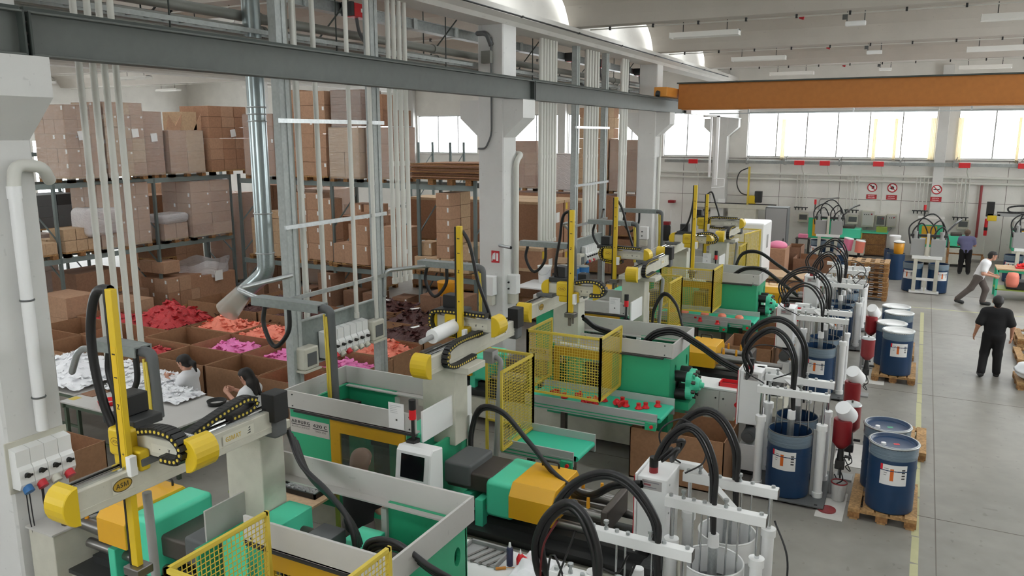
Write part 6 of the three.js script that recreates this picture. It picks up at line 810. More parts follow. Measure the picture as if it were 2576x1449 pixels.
function wallPress(lab, X, D, o) { // press turned to the aisle, drums side by side
  const t = thing('dosing_press', lab, 'dosing press', null, [X, 0, D]), b = (x0, x1, y0, y1, d0, d1, r = 0) => bx(X + x0, X + x1, y0, y1, D + d0, D + d1, r);
  part(t, 'floor_plate', b(-.42, .42, .02, .08, -.45, .3, .004), m.white); parts(t, 'post', [-.3, .3].map((x) => b(x - .055, x + .055, .08, 1.14, -.42, -.32, .008)), m.cream); part(t, 'top_bar', b(-.42, .42, 1.1, 1.2, -.44, -.3, .008), m.white); part(t, 'cross_bar', b(-.25, .25, .42, .5, -.4, -.36, .004), m.white); part(t, 'foot_strut', b(-.025, .025, .08, .42, -.4, -.36), m.cream);
  parts(t, 'pump_case', [-.28, .28].map((x) => b(x - .2, x + .2, 1.2, 1.72, -.38, 0, .015)), m.grey); part(t, 'centre_post', b(-.05, .03, 1.2, 1.9, -.44, -.36, .006), m.cream); part(t, 'upper_beam', b(-.52, .52, 1.78, 1.86, -.3, -.2, .006), m.dark); parts(t, 'pump_motor', [-.36, .36].map((x) => cy([X + x, 1.72, D - .25], [X + x, 1.95, D - .25], .07, .07, 14)), m.grey);
  for (const [i, x] of [[0, -.36], [1, .36]]) drum(`blue drum, ${i ? 'right' : 'left'} one of the pair in the ${o} press at the back`, [X + x, .02, D + .05], { label: true, la: i ? .5 : -.5, band: 1 });
  [[-.5, .15, 2.35], [-.25, .35, 2.5], [.1, .45, 2.3], [-.4, -.05, 2.2], [.2, .52, 2.1]].forEach(([a, e, h], i) => hose(`black hose ${['first', 'second', 'third', 'fourth', 'fifth'][i]} from left, looping above the ${o} press at the back`, [[X + a, 1.55, D - .3], [X + a - .05, h - .25, D - .25], [X + (a + e) / 2, h, D - .2], [X + e, h - .3, D - .1], [X + e + .02, 1.5, D - .3]], .022));
  part(t, 'cable_bundle', tube([[X + .4, 1.85, D - .2], [X + .7, 2.15, D + .4], [X + .9, 2.2, D + 1.5]], .03), m.cable);
}
wallPress('white dosing press with two blue drums in mid aisle at the back', .3, 27.9, 'middle'); wallPress('white dosing press with hoses at the back left below wall pipes', -3.05, 32.3, 'left'); wallPress('white dosing press at the back right behind the man', 3.3, 31.2, 'right');
for (const [x, d, y, mt, l] of [[-2.3, 31.4, .72, m.pink, 'pink pot leaning above the hoses, left of the pair'], [-1.88, 31.2, .68, m.salmon, 'pink-red pot with pale lid, right of the pair']]) { const t = thing('colour_pot', l, 'pot', null, [x, 0, d]); part(t, 'body', cy([x, y, d], [x + .04, y + .42, d], .15, .17, 22), mt); part(t, 'lid', cy([x + .04, y + .42, d], [x + .045, y + .45, d], .175, .17, 22), m.white); part(t, 'stand', [cy([x, .03, d], [x, y, d], .05, .05, 10), bx(x - .2, x + .2, 0, .03, d - .2, d + .2)], m.dark); }
drum('lone dark blue drum beside the pallet stack', [-.62, .0, 30.0], { mat: m.blue, label: false }); { const t = thing('colour_pot', 'amber pot with white lid on the lone blue drum', 'pot', null, [-.55, .905, 29.9]); part(t, 'body', lathe([[0, .905], [.15, .905], [.17, 1.28], [0, 1.28]], -.55, 0, 29.9, 22), m.amber); part(t, 'lid', lathe([[0, 1.28], [.19, 1.28], [.17, 1.33], [.05, 1.36], [0, 1.36]], -.55, 0, 29.9, 22), m.whiteP); drum('dark drum at the back behind the amber pot', [-.75, 0, 31.0], { label: false, mat: m.blue }); const q = thing('colour_pot', 'pale pot behind the amber pot at the back', 'pot', null, [-.72, .905, 31]); part(q, 'body', lathe([[0, .905], [.16, .905], [.18, 1.35], [0, 1.35]], -.72, 0, 31, 20), m.rim); part(q, 'lid', cy([-.72, 1.35, 31], [-.72, 1.4, 31], .19, .19, 20), m.whiteP); }
{ const t = thing('shelf_cabinet', 'brown cabinet with green top standing at the back wall', 'cabinet', null, [-1.6, 0, 35.5]); part(t, 'case', [bx(-2.05, -1.15, .05, .95, 35.3, 35.9), ], m.card3); part(t, 'top', bx(-2.1, -1.1, .95, 1.0, 35.25, 35.95), m.green2); part(t, 'side_strip', bx(-2.12, -2.05, 0, .95, 35.26, 35.3), m.yelM); parts(t, 'door', [bx(-2.02, -1.18, .5, .92, 35.28, 35.3, .004), bx(-2.02, -1.18, .08, .47, 35.28, 35.3, .004)], m.woodD); part(t, 'plinth', bx(-2.05, -1.15, 0, .05, 35.35, 35.9), m.dark); solo('carton', bx(-1.55, -1.15, 1.0, 1.2, 35.4, 35.8, .006), m.ygreen, 'small green and white box on the brown cabinet', 'box'); }
{ const t = thing('tool_stool', 'dark stand with a pink box at the back wall', 'stand', null, [-4.1, 0, 33.5]); parts(t, 'leg', [[-4.35, 33.3], [-3.9, 33.3], [-4.35, 33.7], [-3.9, 33.7]].map(([x, d]) => bx(x - .02, x + .02, 0, .8, d - .02, d + .02)), m.dark); part(t, 'top', bx(-4.4, -3.85, .8, .83, 33.25, 33.75), m.dsteel); solo('pink_box', bx(-4.3, -3.95, .83, .98, 33.35, 33.65, .02), m.pink, 'small pink plastic box on the dark stand at the back', 'box'); }
// pallet stack
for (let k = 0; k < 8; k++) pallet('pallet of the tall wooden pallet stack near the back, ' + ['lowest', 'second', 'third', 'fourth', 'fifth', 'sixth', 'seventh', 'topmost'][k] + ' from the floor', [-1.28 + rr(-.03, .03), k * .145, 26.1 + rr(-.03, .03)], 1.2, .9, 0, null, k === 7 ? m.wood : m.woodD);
// big cartons before the wall, left of the aisle
gaylord('tall open brown carton in front of the white cabinet', -5.05, -4.05, 27.1, 28.5, 1.22, null, null, 0, 0, m.card3); gaylord('open brown carton behind the tall one', -3.95, -3.5, 28, 29, 1.15, null, null, 0, 0, m.card3); gaylord('wide open brown carton behind the black hoses', -3.6, -2.35, 27.0, 28.2, .92, null, null, 0, 0, m.card3);
solo('flat_carton', bx(-4.1, -2.7, .72, .8, 23.9, 25.2, .006), m.card4, 'large flat carton with pale top behind the farthest machine', 'carton'); load('carton under the large flat carton at the back', -4.05, -2.75, 24, 25.1, 0, .55, 1, 1, 1, { mats: [m.card2] });
solo('paper_label', plate(-4.45, .5, 27.09, .22, .16), m.paper, 'white paper label on the tall open brown carton', 'label');
{ const t = thing('white_cabinet', 'large smooth white cabinet behind the farthest robot', 'cabinet', null, [-4.6, 0, 24.6]); part(t, 'case', bx(-5.25, -4.05, .1, 2.33, 24, 25.3, .05), m.whiteP); part(t, 'plinth', bx(-5.2, -4.1, 0, .1, 24.05, 25.25), m.greyD); part(t, 'emblem', plate(-4.045, 1.75, 24.6, .3, .4, 'r'), m.grey); const q = thing('dark_cabinet', 'tall dark grey cabinet behind the white cabinet', 'cabinet', null, [-4.45, 0, 27.6]); part(q, 'case', bx(-4.85, -4.1, 0, 2.42, 28.7, 29.3, .01), m.greyD); part(q, 'door', bx(-4.82, -4.13, .1, 2.38, 28.68, 28.7), m.grey); part(q, 'lock', bx(-4.2, -4.17, 1.2, 1.35, 28.66, 28.68), m.dark);
  solo('pink_bag', sph(-4.0, 1.4, 26.4, .3, 1.0, .5, 1), m.pink, 'pink plastic bag in front of the white cabinet', 'bag'); load('brown carton under the pink bag', -4.4, -3.7, 26, 26.9, 0, 1.2, 1, 1, 1, { mats: [m.card2] });
  guard('yellow mesh fence before the large white cabinet', [[[-4.3, 22.4], [-4.1, 23.6], .9, 2.2], [[-5.3, 23.7], [-4.1, 23.7], .6, 2.2]], [-4.2, .9, 23]); }
{ // fire hose trolley beside the third column
  const t = thing('fire_trolley', 'red fire extinguisher trolley at the back wall beside third column', 'fire extinguisher', null, [-10.4, 0, 35.6]); part(t, 'frame', [bar([-10.6, .1, 35.6], [-10.55, 1.5, 35.7], .03, .03), bar([-10.2, .1, 35.6], [-10.25, 1.5, 35.7], .03, .03)], m.white); part(t, 'cylinder', lathe([[0, .1], [.2, .1], [.2, .75], [.1, .9], [0, .9]], -10.4, 0, 35.55, 20), m.black); part(t, 'bracket', [bx(-10.55, -10.22, .82, .98, 35.4, 35.7, .03)], m.redD); part(t, 'top_bracket', bx(-10.5, -10.2, 1.8, 1.93, 36.0, DW + .005, .02), m.redD); }
{ const t = thing('wall_robot', 'slim yellow robot arm with loop of hose at the back wall', 'robot', null, [-6.7, 2, 35.6]); part(t, 'vertical_arm', bx(-6.83, -6.75, 1.9, 3.55, 35.55, 35.62, .006), m.yelM); part(t, 'head', [bx(-6.75, -6.45, 1.95, 2.3, 35.5, 35.8, .03)], m.yel); part(t, 'motor', [bx(-6.5, -6.2, 2.0, 2.5, 35.5, 35.75, .02)], m.dark); part(t, 'beam', bx(-9.2, -5.6, 1.7, 1.9, 35.6, 35.85, .01), m.cream); part(t, 'rail', bx(-9.2, -5.6, 1.9, 1.93, 35.62, 35.83), m.dark); part(t, 'column', bx(-7.6, -6.4, 0, 1.7, 35.5, 36.1, .01), m.cream); part(t, 'hose', tube([[-6.85, 3.5, 35.58], [-7.2, 3.3, 35.6], [-7.3, 2.8, 35.6], [-7.1, 2.4, 35.6], [-6.75, 2.3, 35.6]], .025), m.black); }
{ const t = thing('valve_board', 'grey wall panel with rows of valves beside the farthest robot', 'panel', null, [-8.9, 1.3, 36.1]); part(t, 'panel', bx(-9.35, -8.35, 1.35, 1.75, 36.1, DW + .005, .01), m.rim); parts(t, 'valve', Array.from({ length: 7 }, (_, i) => cy([-9.22 + i * .13, 1.55, 36.1], [-9.22 + i * .13, 1.5, 36.0], .03, .03, 10)), m.greyD); }
solo('warning_sign', [bx(-8.1, -7.8, 1.9, 2.1, 35.68, 35.7)], m.paper, 'small white and red notice on the wall column at the back', 'sign');
{ const t = thing('wall_robot', 'grey robot beam with black drag chain at right picture edge', 'robot', null, [3.5, 1.9, 34]); part(t, 'beam', [bx(2.5, 5.2, 1.98, 2.1, 33.8, 33.95, .01)], m.grey); part(t, 'rail', bx(2.5, 5.2, 2.1, 2.14, 33.8, 33.95), m.dark); const [l] = chain([[4.6, 2.36, 33.8], [3.0, 2.36, 33.8], [2.82, 2.28, 33.8], [2.86, 2.17, 33.8], [3.4, 2.15, 33.8]], .1, 'x'); part(t, 'drag_chain', l, m.black); part(t, 'column', bx(4.3, 4.7, 0, 1.98, 33.8, 34, .01), m.cream); part(t, 'head', [bx(2.15, 2.4, 1.95, 2.5, 33.8, 33.95, .01)], m.black); part(t, 'pendant', bx(2.2, 2.5, 1.8, 2.0, 33.75, 33.9, .02), m.yel); part(t, 'bracket', bx(2.2, 2.6, 1.98, 2.05, 33.8, 33.95), m.grey); }
{ const t = thing('signal_tower', 'red signal tower on a pole behind the standing woman', 'signal light', null, [2.28, 0, 35.2]); part(t, 'pole', cy([2.28, 0, 35.2], [2.28, 1.1, 35.2], .025, .025, 8), m.pipeW); part(t, 'lens', cy([2.28, 1.1, 35.2], [2.28, 1.75, 35.2], .06, .06, 14), m.redB); part(t, 'cap', cy([2.28, 1.3, 35.2], [2.28, 1.42, 35.2], .065, .065, 14), m.black); }
solo('red_pipe', cy([2.05, .9, 36.15], [2.05, 3.0, 36.15], .05, .05, 10), m.redT, 'reddish brown vertical pipe on the back wall right of woman', 'pipe');
// work table right with red trays
{ const t = thing('work_table', 'green framed work table with red trays beside the walking man', 'table', null, [3, 0, 28.2]); part(t, 'tabletop', bx(2.2, 4.4, .9, .94, 27.6, 28.5, .006), m.card4); parts(t, 'leg', [[2.24, 27.65], [4.3, 27.65], [2.24, 28.45], [4.3, 28.45]].map(([x, d]) => bx(x - .03, x + .03, 0, .9, d - .03, d + .03)), m.green2); part(t, 'shelf', bx(2.22, 4.35, .28, .31, 27.62, 28.48), m.ygreen); part(t, 'cross_rail', bx(2.24, 4.3, .82, .9, 27.62, 27.66), m.green);
  const q = thing('parts_tray', 'bright red tray on the green framed table', 'tray', null, [2.95, .94, 28]); part(q, 'tray', [bx(2.7, 3.25, .94, 1.0, 27.8, 28.2, .02)], m.redB); part(q, 'contents', heap(2.74, 3.2, 27.84, 28.16, .99, .06, 3, 20, .05), heapM.bright).userData.kind = 'stuff'; const q2 = thing('parts_tray', 'dark red tray right of the bright red one', 'tray', null, [3.45, .94, 28]); part(q2, 'tray', bx(3.3, 3.65, .94, 1.02, 27.85, 28.15, .015), m.redD); part(q2, 'contents', bx(3.33, 3.62, 1.02, 1.03, 27.88, 28.12), m.white);
  solo('salmon_bag', lathe([[0, .42], [.14, .44], [.17, .55], [.17, .75], [.13, .86], [0, .88]], 2.62, 0, 27.45, 20), m.salmon, 'salmon red bag hanging below the table edge', 'bag'); solo('dark_crate', bx(2.5, 3.9, .315, .55, 27.7, 28.4, .02), m.dark, 'dark crate on the lower shelf of the green table', 'crate'); solo('control_case', bx(3.5, 4.2, .1, .85, 27.2, 27.5, .01), m.blueP, 'blue case standing before the green framed table', 'case'); }
// right edge: pallets, drum and bag
pallet('upper pallet at the right edge beside the man in black', [2.75, .145, 21.6], 1.0, 1.2); pallet('lower pallet at the right edge beside the man in black', [2.75, 0, 21.6], 1.0, 1.2); drum('blue drum on pallets at the right picture edge', [2.85, .3, 21.7], { label: false }); pallet('pallet at the right edge in front of the drum pallets', [2.6, 0, 20.2], .9, 1.2);
pallet('pallet under the white plastic sacks at the right edge', [2.42, 0, 18.1], .9, .9);
{ const g = new THREE.SphereGeometry(.5, 40, 26), p = g.attributes.position; for (let i = 0; i < p.count; i++) { const u = (Math.atan2(p.getZ(i), p.getX(i)) / 6.2832 + 1) % 1, v = p.getY(i) + .5, k = 1 + .35 * (Math.abs(fbm(u, v * .9, 7, 31, 4) - .5)); p.setXYZ(i, p.getX(i) * k * .95, p.getY(i) * .36 * k, p.getZ(i) * k * .8); } g.computeVertexNormals(); solo('plastic_sack', ni(g.translate(2.42, .32, -18.05)), M('#eef0f2', .3, 0), 'crumpled white plastic sack on the pallet at right edge', 'sack'); }
{ const t = thing('wooden_stand', 'brown wooden frame stand beside the woman in blue', 'stand', null, [1.2, 0, 32.2]); parts(t, 'leg', [[1.0, 32], [1.0, 32.6], [2.1, 32], [2.1, 32.6]].map(([x, d]) => bx(x - .03, x + .03, 0, x < 2 ? 1.15 : .7, d - .03, d + .03)), m.woodD); part(t, 'rail', [bx(1.0, 2.1, .65, .7, 32.57, 32.63), bx(.98, 1.02, 1.1, 1.15, 32, 32.6)], m.woodD); }
// ---------- people ----------
function surfaceNets(f, lo, hi, c) {
  const nx = Math.ceil((hi[0] - lo[0]) / c) + 1, ny = Math.ceil((hi[1] - lo[1]) / c) + 1, nz = Math.ceil((hi[2] - lo[2]) / c) + 1, F = new Float32Array(nx * ny * nz), id = (i, j, k) => (k * ny + j) * nx + i;
  for (let k = 0; k < nz; k++) for (let j = 0; j < ny; j++) for (let i = 0; i < nx; i++) F[id(i, j, k)] = f(lo[0] + i * c, lo[1] + j * c, lo[2] + k * c);
  const vi = new Int32Array(nx * ny * nz).fill(-1), P = [], ix = [];
  for (let k = 0; k < nz - 1; k++) for (let j = 0; j < ny - 1; j++) for (let i = 0; i < nx - 1; i++) {
    let n = 0, x = 0, y = 0, z = 0; const v = []; for (let q = 0; q < 8; q++) v.push(F[id(i + (q & 1), j + (q >> 1 & 1), k + (q >> 2))]);
    for (let q = 0; q < 8; q++) for (const b of [1, 2, 4]) if (!(q & b)) { const r = q | b; if ((v[q] < 0) !== (v[r] < 0)) { const t = v[q] / (v[q] - v[r]); x += (q & 1) + (b === 1 ? t : 0); y += (q >> 1 & 1) + (b === 2 ? t : 0); z += (q >> 2) + (b === 4 ? t : 0); n++; } }
    if (n) { vi[id(i, j, k)] = P.length / 3; P.push(lo[0] + (i + x / n) * c, lo[1] + (j + y / n) * c, lo[2] + (k + z / n) * c); }
  }
  const quad = (a, b, d, e, flip) => flip ? ix.push(a, d, b, a, e, d) : ix.push(a, b, d, a, d, e);
  for (let k = 1; k < nz - 1; k++) for (let j = 1; j < ny - 1; j++) for (let i = 1; i < nx - 1; i++) {
    const s = F[id(i, j, k)] < 0;
    if (s !== F[id(i + 1, j, k)] < 0) quad(vi[id(i, j - 1, k - 1)], vi[id(i, j, k - 1)], vi[id(i, j, k)], vi[id(i, j - 1, k)], !s);
    if (s !== F[id(i, j + 1, k)] < 0) quad(vi[id(i - 1, j, k - 1)], vi[id(i - 1, j, k)], vi[id(i, j, k)], vi[id(i, j, k - 1)], !s);
    if (s !== F[id(i, j, k + 1)] < 0) quad(vi[id(i - 1, j - 1, k)], vi[id(i, j - 1, k)], vi[id(i, j, k)], vi[id(i - 1, j, k)], !s);
  }
  const g = new THREE.BufferGeometry(); g.setAttribute('position', new THREE.Float32BufferAttribute(P, 3)); g.setIndex(ix); g.computeVertexNormals(); return uvm(ni(g));
}
const cap = (p, a, b, ra, rb) => { const ax = b[0] - a[0], ay = b[1] - a[1], az = b[2] - a[2], L2 = ax * ax + ay * ay + az * az || 1e-9; const t = Math.max(0, Math.min(1, ((p[0] - a[0]) * ax + (p[1] - a[1]) * ay + (p[2] - a[2]) * az) / L2)); return Math.hypot(p[0] - a[0] - t * ax, p[1] - a[1] - t * ay, p[2] - a[2] - t * az) - ra - (rb - ra) * t; };
const smin = (a, b, k) => { const h = Math.max(0, k - Math.abs(a - b)) / k; return Math.min(a, b) - h * h * k * .25; };
const field = (bones, k, inf = 0) => (x, y, z) => { let d = 9; for (const [a, b, ra, rb] of bones) d = smin(d, cap([x, y, z], a, b, ra, rb), k); return d - inf; };
function shape(bones, k, cell, inf = 0, cut) { const lo = [9, 9, 9], hi = [-9, -9, -9]; for (const [a, b, ra, rb] of bones) for (const [p, r] of [[a, ra], [b, rb]]) for (let i = 0; i < 3; i++) { lo[i] = Math.min(lo[i], p[i] - r - inf - .04); hi[i] = Math.max(hi[i], p[i] + r + inf + .04); } const f = field(bones, k, inf); return surfaceNets(cut ? (x, y, z) => Math.max(f(x, y, z), cut(x, y, z)) : f, lo, hi, cell); }
const mid = (a, b, t = .5) => a.map((v, i) => v + (b[i] - v) * t);
// local axes: x to the person's left, y up, z forward; o.j holds joints in metres
function person(label, at, turn, o) {
  const t = thing('person', label, 'person', o.group, [0, 0, 0]), J = o.j, S = o.skin || m.skin, W = o.w || 1;
  const { hips: H, chest: C, neck: N, head: Hd } = J, sx = .17 * W;
  const up = C.map((v, i) => v - H[i]), rot = o.twist || 0, cs = Math.cos(rot), sn = Math.sin(rot);
  const shL = [C[0] + sx * cs, C[1] + .02, C[2] - sx * sn], shR = [C[0] - sx * cs, C[1] + .02, C[2] + sx * sn], hpL = [H[0] + .09, H[1] - .02, H[2]], hpR = [H[0] - .09, H[1] - .02, H[2]];
  const torso = [[H, mid(H, C, .5), .125 * W, .115 * W], [mid(H, C, .5), C, .115 * W, .12 * W], [mid(hpL, H, .4), mid(shL, C, .45), .1 * W, .1 * W], [mid(hpR, H, .4), mid(shR, C, .45), .1 * W, .1 * W], [shL, shR, .068, .068]];
  const armUL = [shL, J.elL, .055 * W, .045], armUR = [shR, J.elR, .055 * W, .045], armLL = [J.elL, J.wrL, .043, .029], armLR = [J.elR, J.wrR, .043, .029];
  const legs = [[hpL, J.knL, .09 * W, .062], [J.knL, J.anL, .062, .042], [hpR, J.knR, .09 * W, .062], [J.knR, J.anR, .062, .042]], feet = [[J.anL, J.toL, .045, .038], [J.anR, J.toR, .045, .038]];
  const fw = o.face || [0, -.15, 1], fl = Math.hypot(...fw), F = fw.map((v) => v / fl), right = [F[2], 0, -F[0]].map((v) => v / Math.hypot(F[2], F[0])), upv = [F[1] * right[2] * -1, F[0] * -right[2] + F[2] * right[0], F[1] * right[0]].map((v) => v);
  let U = [right[1] * F[2] - right[2] * F[1], right[2] * F[0] - right[0] * F[2], right[0] * F[1] - right[1] * F[0]]; if (U[1] < 0) U = U.map((v) => -v);
  const hp = (a, b, c) => Hd.map((v, i) => v + right[i] * a + U[i] * b + F[i] * c); // head space: side, up, forward
  const headB = [[hp(0, .035, -.025), hp(0, .045, .015), .092, .088], [hp(0, -.03, .03), hp(0, -.085, .055), .066, .036], [hp(0, .0, .09), hp(0, -.025, .108), .012, .017], [hp(-.085, -.01, -.005), hp(-.088, .02, -.008), .014, .018], [hp(.085, -.01, -.005), hp(.088, .02, -.008), .014, .018], [hp(0, -.062, .088), hp(0, -.064, .09), .018, .018], [hp(-.03, .022, .082), hp(.03, .022, .082), .015, .015]];
  const neckB = [[N, hp(0, -.05, -.01), .055, .055], [mid(C, N, .3), N, .07, .056]];
  const geos = [shape([...torso, armUL, armUR, armLL, armLR, ...legs, ...feet, ...neckB], .045, .014), shape([...headB, [N, hp(0, -.05, -.01), .053, .055]], .02, .0065)];
  for (const [el, wr, s] of [[J.elL, J.wrL, 1], [J.elR, J.wrR, -1]]) { // hand: palm, four bent fingers, thumb
    const d = wr.map((v, i) => v - el[i]), l = Math.hypot(...d), D = d.map((v) => v / l); let n = o.palm || [s, 0, 0]; const dot = n[0] * D[0] + n[1] * D[1] + n[2] * D[2]; n = n.map((v, i) => v - dot * D[i]); const nl = Math.hypot(...n) || 1; n = n.map((v) => v / nl); const c = [D[1] * n[2] - D[2] * n[1], D[2] * n[0] - D[0] * n[2], D[0] * n[1] - D[1] * n[0]];
    const h = (a, b, e) => wr.map((v, i) => v + D[i] * a + c[i] * b + n[i] * e * -1), B = [[wr, h(.035, 0, 0), .027, .027], [h(.03, -.022, 0), h(.085, -.028, 0), .02, .013], [h(.03, .022, 0), h(.085, .028, 0), .02, .013], [h(.03, 0, 0), h(.088, 0, 0), .021, .014]];
    [[-.031, .058, .0085], [-.011, .07, .009], [.01, .074, .009], [.03, .066, .009]].forEach(([b, len, r]) => B.push([h(.085, b, 0), h(.085 + len * .5, b, .008), r, r], [h(.085 + len * .5, b, .008), h(.085 + len * .85, b, .034), r, r * .8]));
    B.push([h(.025, .03, .005), h(.06, .052, .018), .013, .0105], [h(.06, .052, .018), h(.09, .05, .03), .0105, .008]); geos.push(shape(B, .01, .0055));
  }
  part(t, 'body', geos, S);
  const cutHem = o.hem;
  const sl = o.sleeve || .62, shirtB = [...torso, [shL, mid(shL, J.elL, sl), .07 * W, .064 * W], [shR, mid(shR, J.elR, sl), .07 * W, .064 * W], [mid(C, N, .1), mid(C, N, .45), .085, .066]];
  part(t, 'shirt', shape(shirtB, .05, .014, .014), o.shirt); if (o.collar) part(t, 'collar', ((q) => { const g = new THREE.TorusGeometry(.078, .026, 8, 22).rotateX(Math.PI / 2 - .25).translate(q[0], q[1], q[2]); return ni(g); })(mid(C, N, .72)), m.whiteP);
  part(t, 'trousers', shape([[mid(H, C, .06), H, .128 * W, .132 * W], [hpL, J.knL, .1 * W, .076], [J.knL, mid(J.knL, J.anL, .93), .076, .066], [hpR, J.knR, .1 * W, .076], [J.knR, mid(J.knR, J.anR, .93), .076, .066]], .045, .014, .01), o.trousers);
  part(t, 'shoe', shape([[[J.anL[0], J.anL[1] - .03, J.anL[2]], J.toL, .052, .044]], .02, .012, .008), m.dark); part(t, 'shoe', shape([[[J.anR[0], J.anR[1] - .03, J.anR[2]], J.toR, .052, .044]], .02, .012, .008), m.dark);
  const faceCut = (x, y, z) => { const q = [x - Hd[0], y - Hd[1], z - Hd[2]], f = q[0] * F[0] + q[1] * F[1] + q[2] * F[2], u = q[0] * U[0] + q[1] * U[1] + q[2] * U[2]; return Math.min(f - .035, .055 - u) > 0 ? Math.min(f - .035, .055 - u) : -(.02); };
  const hairB = o.hairB ? o.hairB(hp) : [[hp(0, .045, -.03), hp(0, .05, .01), .1, .094], [hp(0, -.01, -.05), hp(0, -.06, -.05), .085, .06]];
  part(t, 'hair', shape(hairB, .03, .009, 0, faceCut), o.hair || m.hair);
  const ey = part(t, 'eye', [-.032, .032].map((e) => { const p = hp(e, .006, .086); return ni(new THREE.SphereGeometry(.0085, 8, 6).translate(p[0], p[1], p[2])); }), m.black); part(t, 'mouth', (() => { const a = hp(-.02, -.058, .098), b = hp(.02, -.058, .098); return ni(align(new THREE.CylinderGeometry(.004, .004, .04, 6), new THREE.Vector3(...a), new THREE.Vector3(...b))); })(), m.redD);
  if (o.glasses) part(t, 'glasses', [-.033, .033].map((e) => { const p = hp(e, .006, .1); return ni(new THREE.TorusGeometry(.022, .003, 6, 16).lookAt(new THREE.Vector3(...F)).translate(p[0], p[1], p[2])); }), m.dark);
  t.traverse((c) => { if (c.isMesh) c.off = null; });
  t.off = null; t.position.copy(V(...at)); t.rotation.y = turn; return t;
}
// walking man in black, seen from behind (facing into the hall)
person('man in black polo shirt with white collar walking away down the aisle', [1.56, 0, 18.44], Math.PI, { w: 1.12, collar: 1, shirt: m.shirtK, trousers: m.trous, face: [.12, -.1, 1], sleeve: .8, j: { hips: [0, .9, 0], chest: [0, 1.32, .02], neck: [0, 1.42, .02], head: [0, 1.56, .04], elL: [.3, 1.08, -.06], wrL: [.34, .86, .05], elR: [-.3, 1.09, -.02], wrR: [-.31, .86, .06], knL: [.13, .48, .06], anL: [.17, .1, -.16], toL: [.19, .06, -.02], knR: [-.1, .48, .03], anR: [-.12, .07, .06], toR: [-.14, .045, .24] } });
// man in white T-shirt striding to the right
person('man in white T-shirt and grey trousers striding past the green table', [1.68, 0, 26.4], Math.PI / 2 - .15, { w: 1.05, skin: m.skin2, shirt: m.shirtW, trousers: m.trousG, face: [.25, -.25, 1], glasses: 1, j: { hips: [0, .86, 0], chest: [0, 1.24, .14], neck: [0, 1.35, .2], head: [0, 1.47, .29], elL: [.22, .98, .14], wrL: [.14, .9, .38], elR: [-.24, .97, .12], wrR: [-.1, .9, .4], knL: [.1, .46, .2], anL: [.1, .09, .14], toL: [.1, .05, .32], knR: [-.09, .5, -.16], anR: [-.1, .12, -.5], toR: [-.1, .05, -.34] } });
person('woman in blue top with short brown hair standing at the back', [1.56, 0, 32.2], Math.PI, { w: 1.08, skin: m.skin2, hair: m.hairB, shirt: m.shirtB, trousers: m.trous, face: [-.2, -.2, 1], j: { hips: [0, .86, 0], chest: [0, 1.24, .06], neck: [0, 1.34, .07], head: [0, 1.46, .1], elL: [.24, 1.04, .12], wrL: [.22, 1.08, .36], elR: [-.26, 1.04, .12], wrR: [-.3, 1.1, .36], knL: [.11, .46, .04], anL: [.13, .08, 0], toL: [.14, .05, .15], knR: [-.11, .46, .02], anR: [-.13, .08, -.02], toR: [-.14, .05, .14] } });
const seat = { hips: [0, .52, 0], chest: [0, .94, .05], neck: [0, 1.06, .07], knL: [.13, .5, .42], anL: [.13, .09, .4], toL: [.13, .05, .56], knR: [-.13, .5, .42], anR: [-.13, .09, .4], toR: [-.13, .05, .56] };
const longHair = (hp) => [[hp(0, .045, -.03), hp(0, .05, .01), .102, .096], [hp(0, .0, -.07), hp(0, -.14, -.1), .085, .08], [hp(-.03, -.12, -.09), hp(-.04, -.32, -.13), .075, .03], [hp(.03, -.12, -.09), hp(.04, -.3, -.13), .075, .03]];
const pony = (hp) => [[hp(0, .045, -.03), hp(0, .05, .01), .101, .096], [hp(0, .0, -.05), hp(0, -.03, -.06), .085, .07], [hp(0, .01, -.12), hp(0, -.06, -.17), .035, .04], [hp(0, -.06, -.17), hp(0, -.2, -.17), .04, .015]];
person('seated woman with ponytail in white T-shirt sorting white parts', [-10.55, 0, 8.72], -Math.PI / 2 + .25, { w: .92, skin: m.skin2, shirt: m.shirtW, trousers: m.trous, face: [0, -.35, 1], hairB: pony, sleeve: .75, j: { ...seat, head: [0, 1.18, .12], elL: [.22, .78, .14], wrL: [.1, .92, .38], elR: [-.24, .78, .12], wrR: [-.08, .9, .36] } });
person('seated woman with long dark hair in white T-shirt at the table end', [-9.05, 0, 8.62], -Math.PI / 2 + .2, { w: .92, skin: m.skin2, shirt: m.shirtW, trousers: m.trous, face: [-.1, -.35, 1], hairB: longHair, sleeve: .75, j: { ...seat, head: [0, 1.18, .12], elL: [.22, .8, .16], wrL: [.1, .92, .4], elR: [-.24, .78, .14], wrR: [-.08, .92, .4] } });
for (const [x, d, l] of [[-10.55, 8.72, 'stool under the woman with the ponytail'], [-9.05, 8.62, 'stool under the woman with long dark hair']]) { const t = thing('stool', 'dark round ' + l, 'stool', null, [x, 0, d]); part(t, 'seat', cy([x, .36, d], [x, .4, d], .18, .18, 22), m.black); part(t, 'stem', cy([x, .04, d], [x, .36, d], .03, .03, 12), m.steel); part(t, 'foot', [0, 1, 2, 3, 4].map((i) => bar([x, .05, d], [x + .24 * Math.cos(i * 1.2566), .03, d + .24 * Math.sin(i * 1.2566)], .04, .03)), m.dark); }
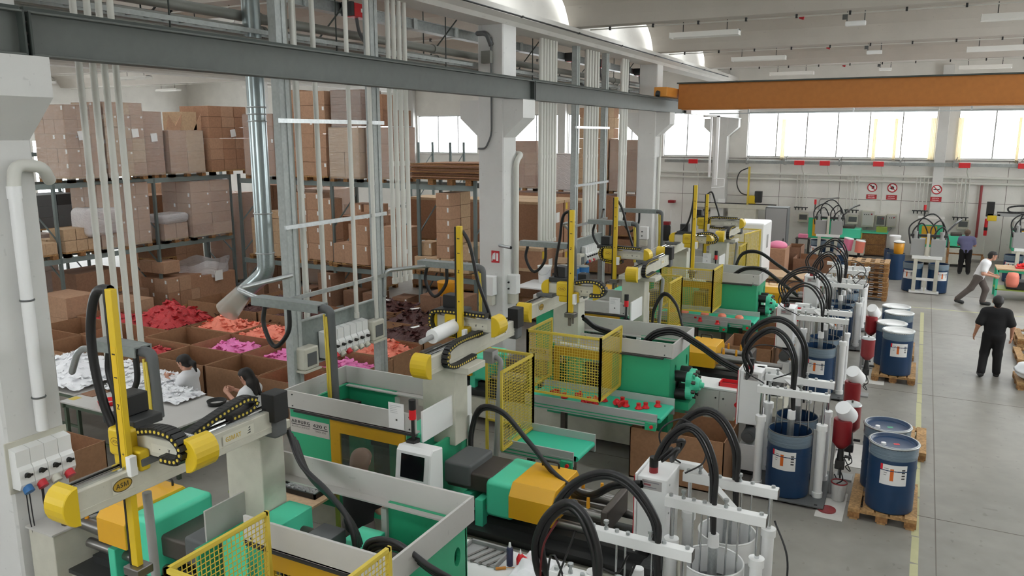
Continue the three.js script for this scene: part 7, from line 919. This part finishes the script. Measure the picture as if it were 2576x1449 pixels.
person('person with grey-brown bob hair standing between the two near machines', [-4.98, 0, 6.08], Math.PI, { w: .95, skin: m.skin2, hair: m.hairB, shirt: m.shirtK, trousers: m.trousG, face: [.3, -.4, 1], hairB: (hp) => [[hp(0, .045, -.03), hp(0, .05, .02), .106, .1], [hp(0, -.02, -.05), hp(0, -.1, -.04), .1, .09]], j: { hips: [0, .88, 0], chest: [0, 1.28, .03], neck: [0, 1.4, .05], head: [0, 1.53, .08], elL: [.2, 1.02, .12], wrL: [.12, .98, .3], elR: [-.2, 1.02, .12], wrR: [-.1, .98, .3], knL: [.1, .48, .03], anL: [.1, .08, 0], toL: [.1, .05, .14], knR: [-.1, .48, .03], anR: [-.1, .08, 0], toR: [-.1, .05, .14] } });
// ---------- members of a group that share a label get their own: row by height, then place along the row ----------
{
  camera.updateMatrixWorld(); camera.updateProjectionMatrix(); scene.updateMatrixWorld(true);
  const by = {}; for (const o of scene.children) if (o.userData.group && o.userData.label) (by[o.userData.group + '|' + o.userData.label] ||= []).push(o);
  const nth = (i, n) => n === 1 ? '' : i === 0 ? 'leftmost' : i === n - 1 ? 'rightmost' : n === 3 ? 'middle' : i === 1 ? 'second from left' : i === n - 2 ? 'second from right' : ['', '', 'third', 'fourth', 'fifth', 'sixth', 'seventh', 'eighth', 'ninth', 'tenth', 'eleventh', 'twelfth', 'thirteenth', 'fourteenth', 'fifteenth', 'sixteenth', 'seventeenth'][i] + ' from left';
  for (const k in by) { const list = by[k]; if (list.length < 2) continue;
    const sx = (o) => o.position.clone().project(camera).x, rows = []; const hang = list.every((o) => o.position.y > 1.9) && list.some((o) => /pipe|light|hanger/.test(o.name));
    for (const o of list.slice().sort((a, b) => a.position.y - b.position.y)) { const r = rows[rows.length - 1]; if (r && (hang || o.position.y - r[0].position.y < .12)) r.push(o); else rows.push([o]); }
    rows.forEach((r, j) => { const rn = rows.length === 1 ? '' : j === 0 ? 'bottom row' : j === rows.length - 1 ? 'top row' : ['', 'second', 'third', 'fourth', 'fifth'][j] + ' row';
      r.sort((a, b) => sx(a) - sx(b)).forEach((o, i) => { const s = [nth(i, r.length), rn].filter(Boolean).join(', '), w = o.userData.label.split(' '); o.userData.label = w.slice(0, 16 - s.split(' ').length).join(' ').replace(/ (of|the|on|a|in|at|by|under|to|and|beside|from)$/, '') + ', ' + s; }); });
  }
}
scene.traverse((o) => { if (o.isMesh) { o.castShadow = true; o.receiveShadow = true; } });
renderer.render(scene, camera);
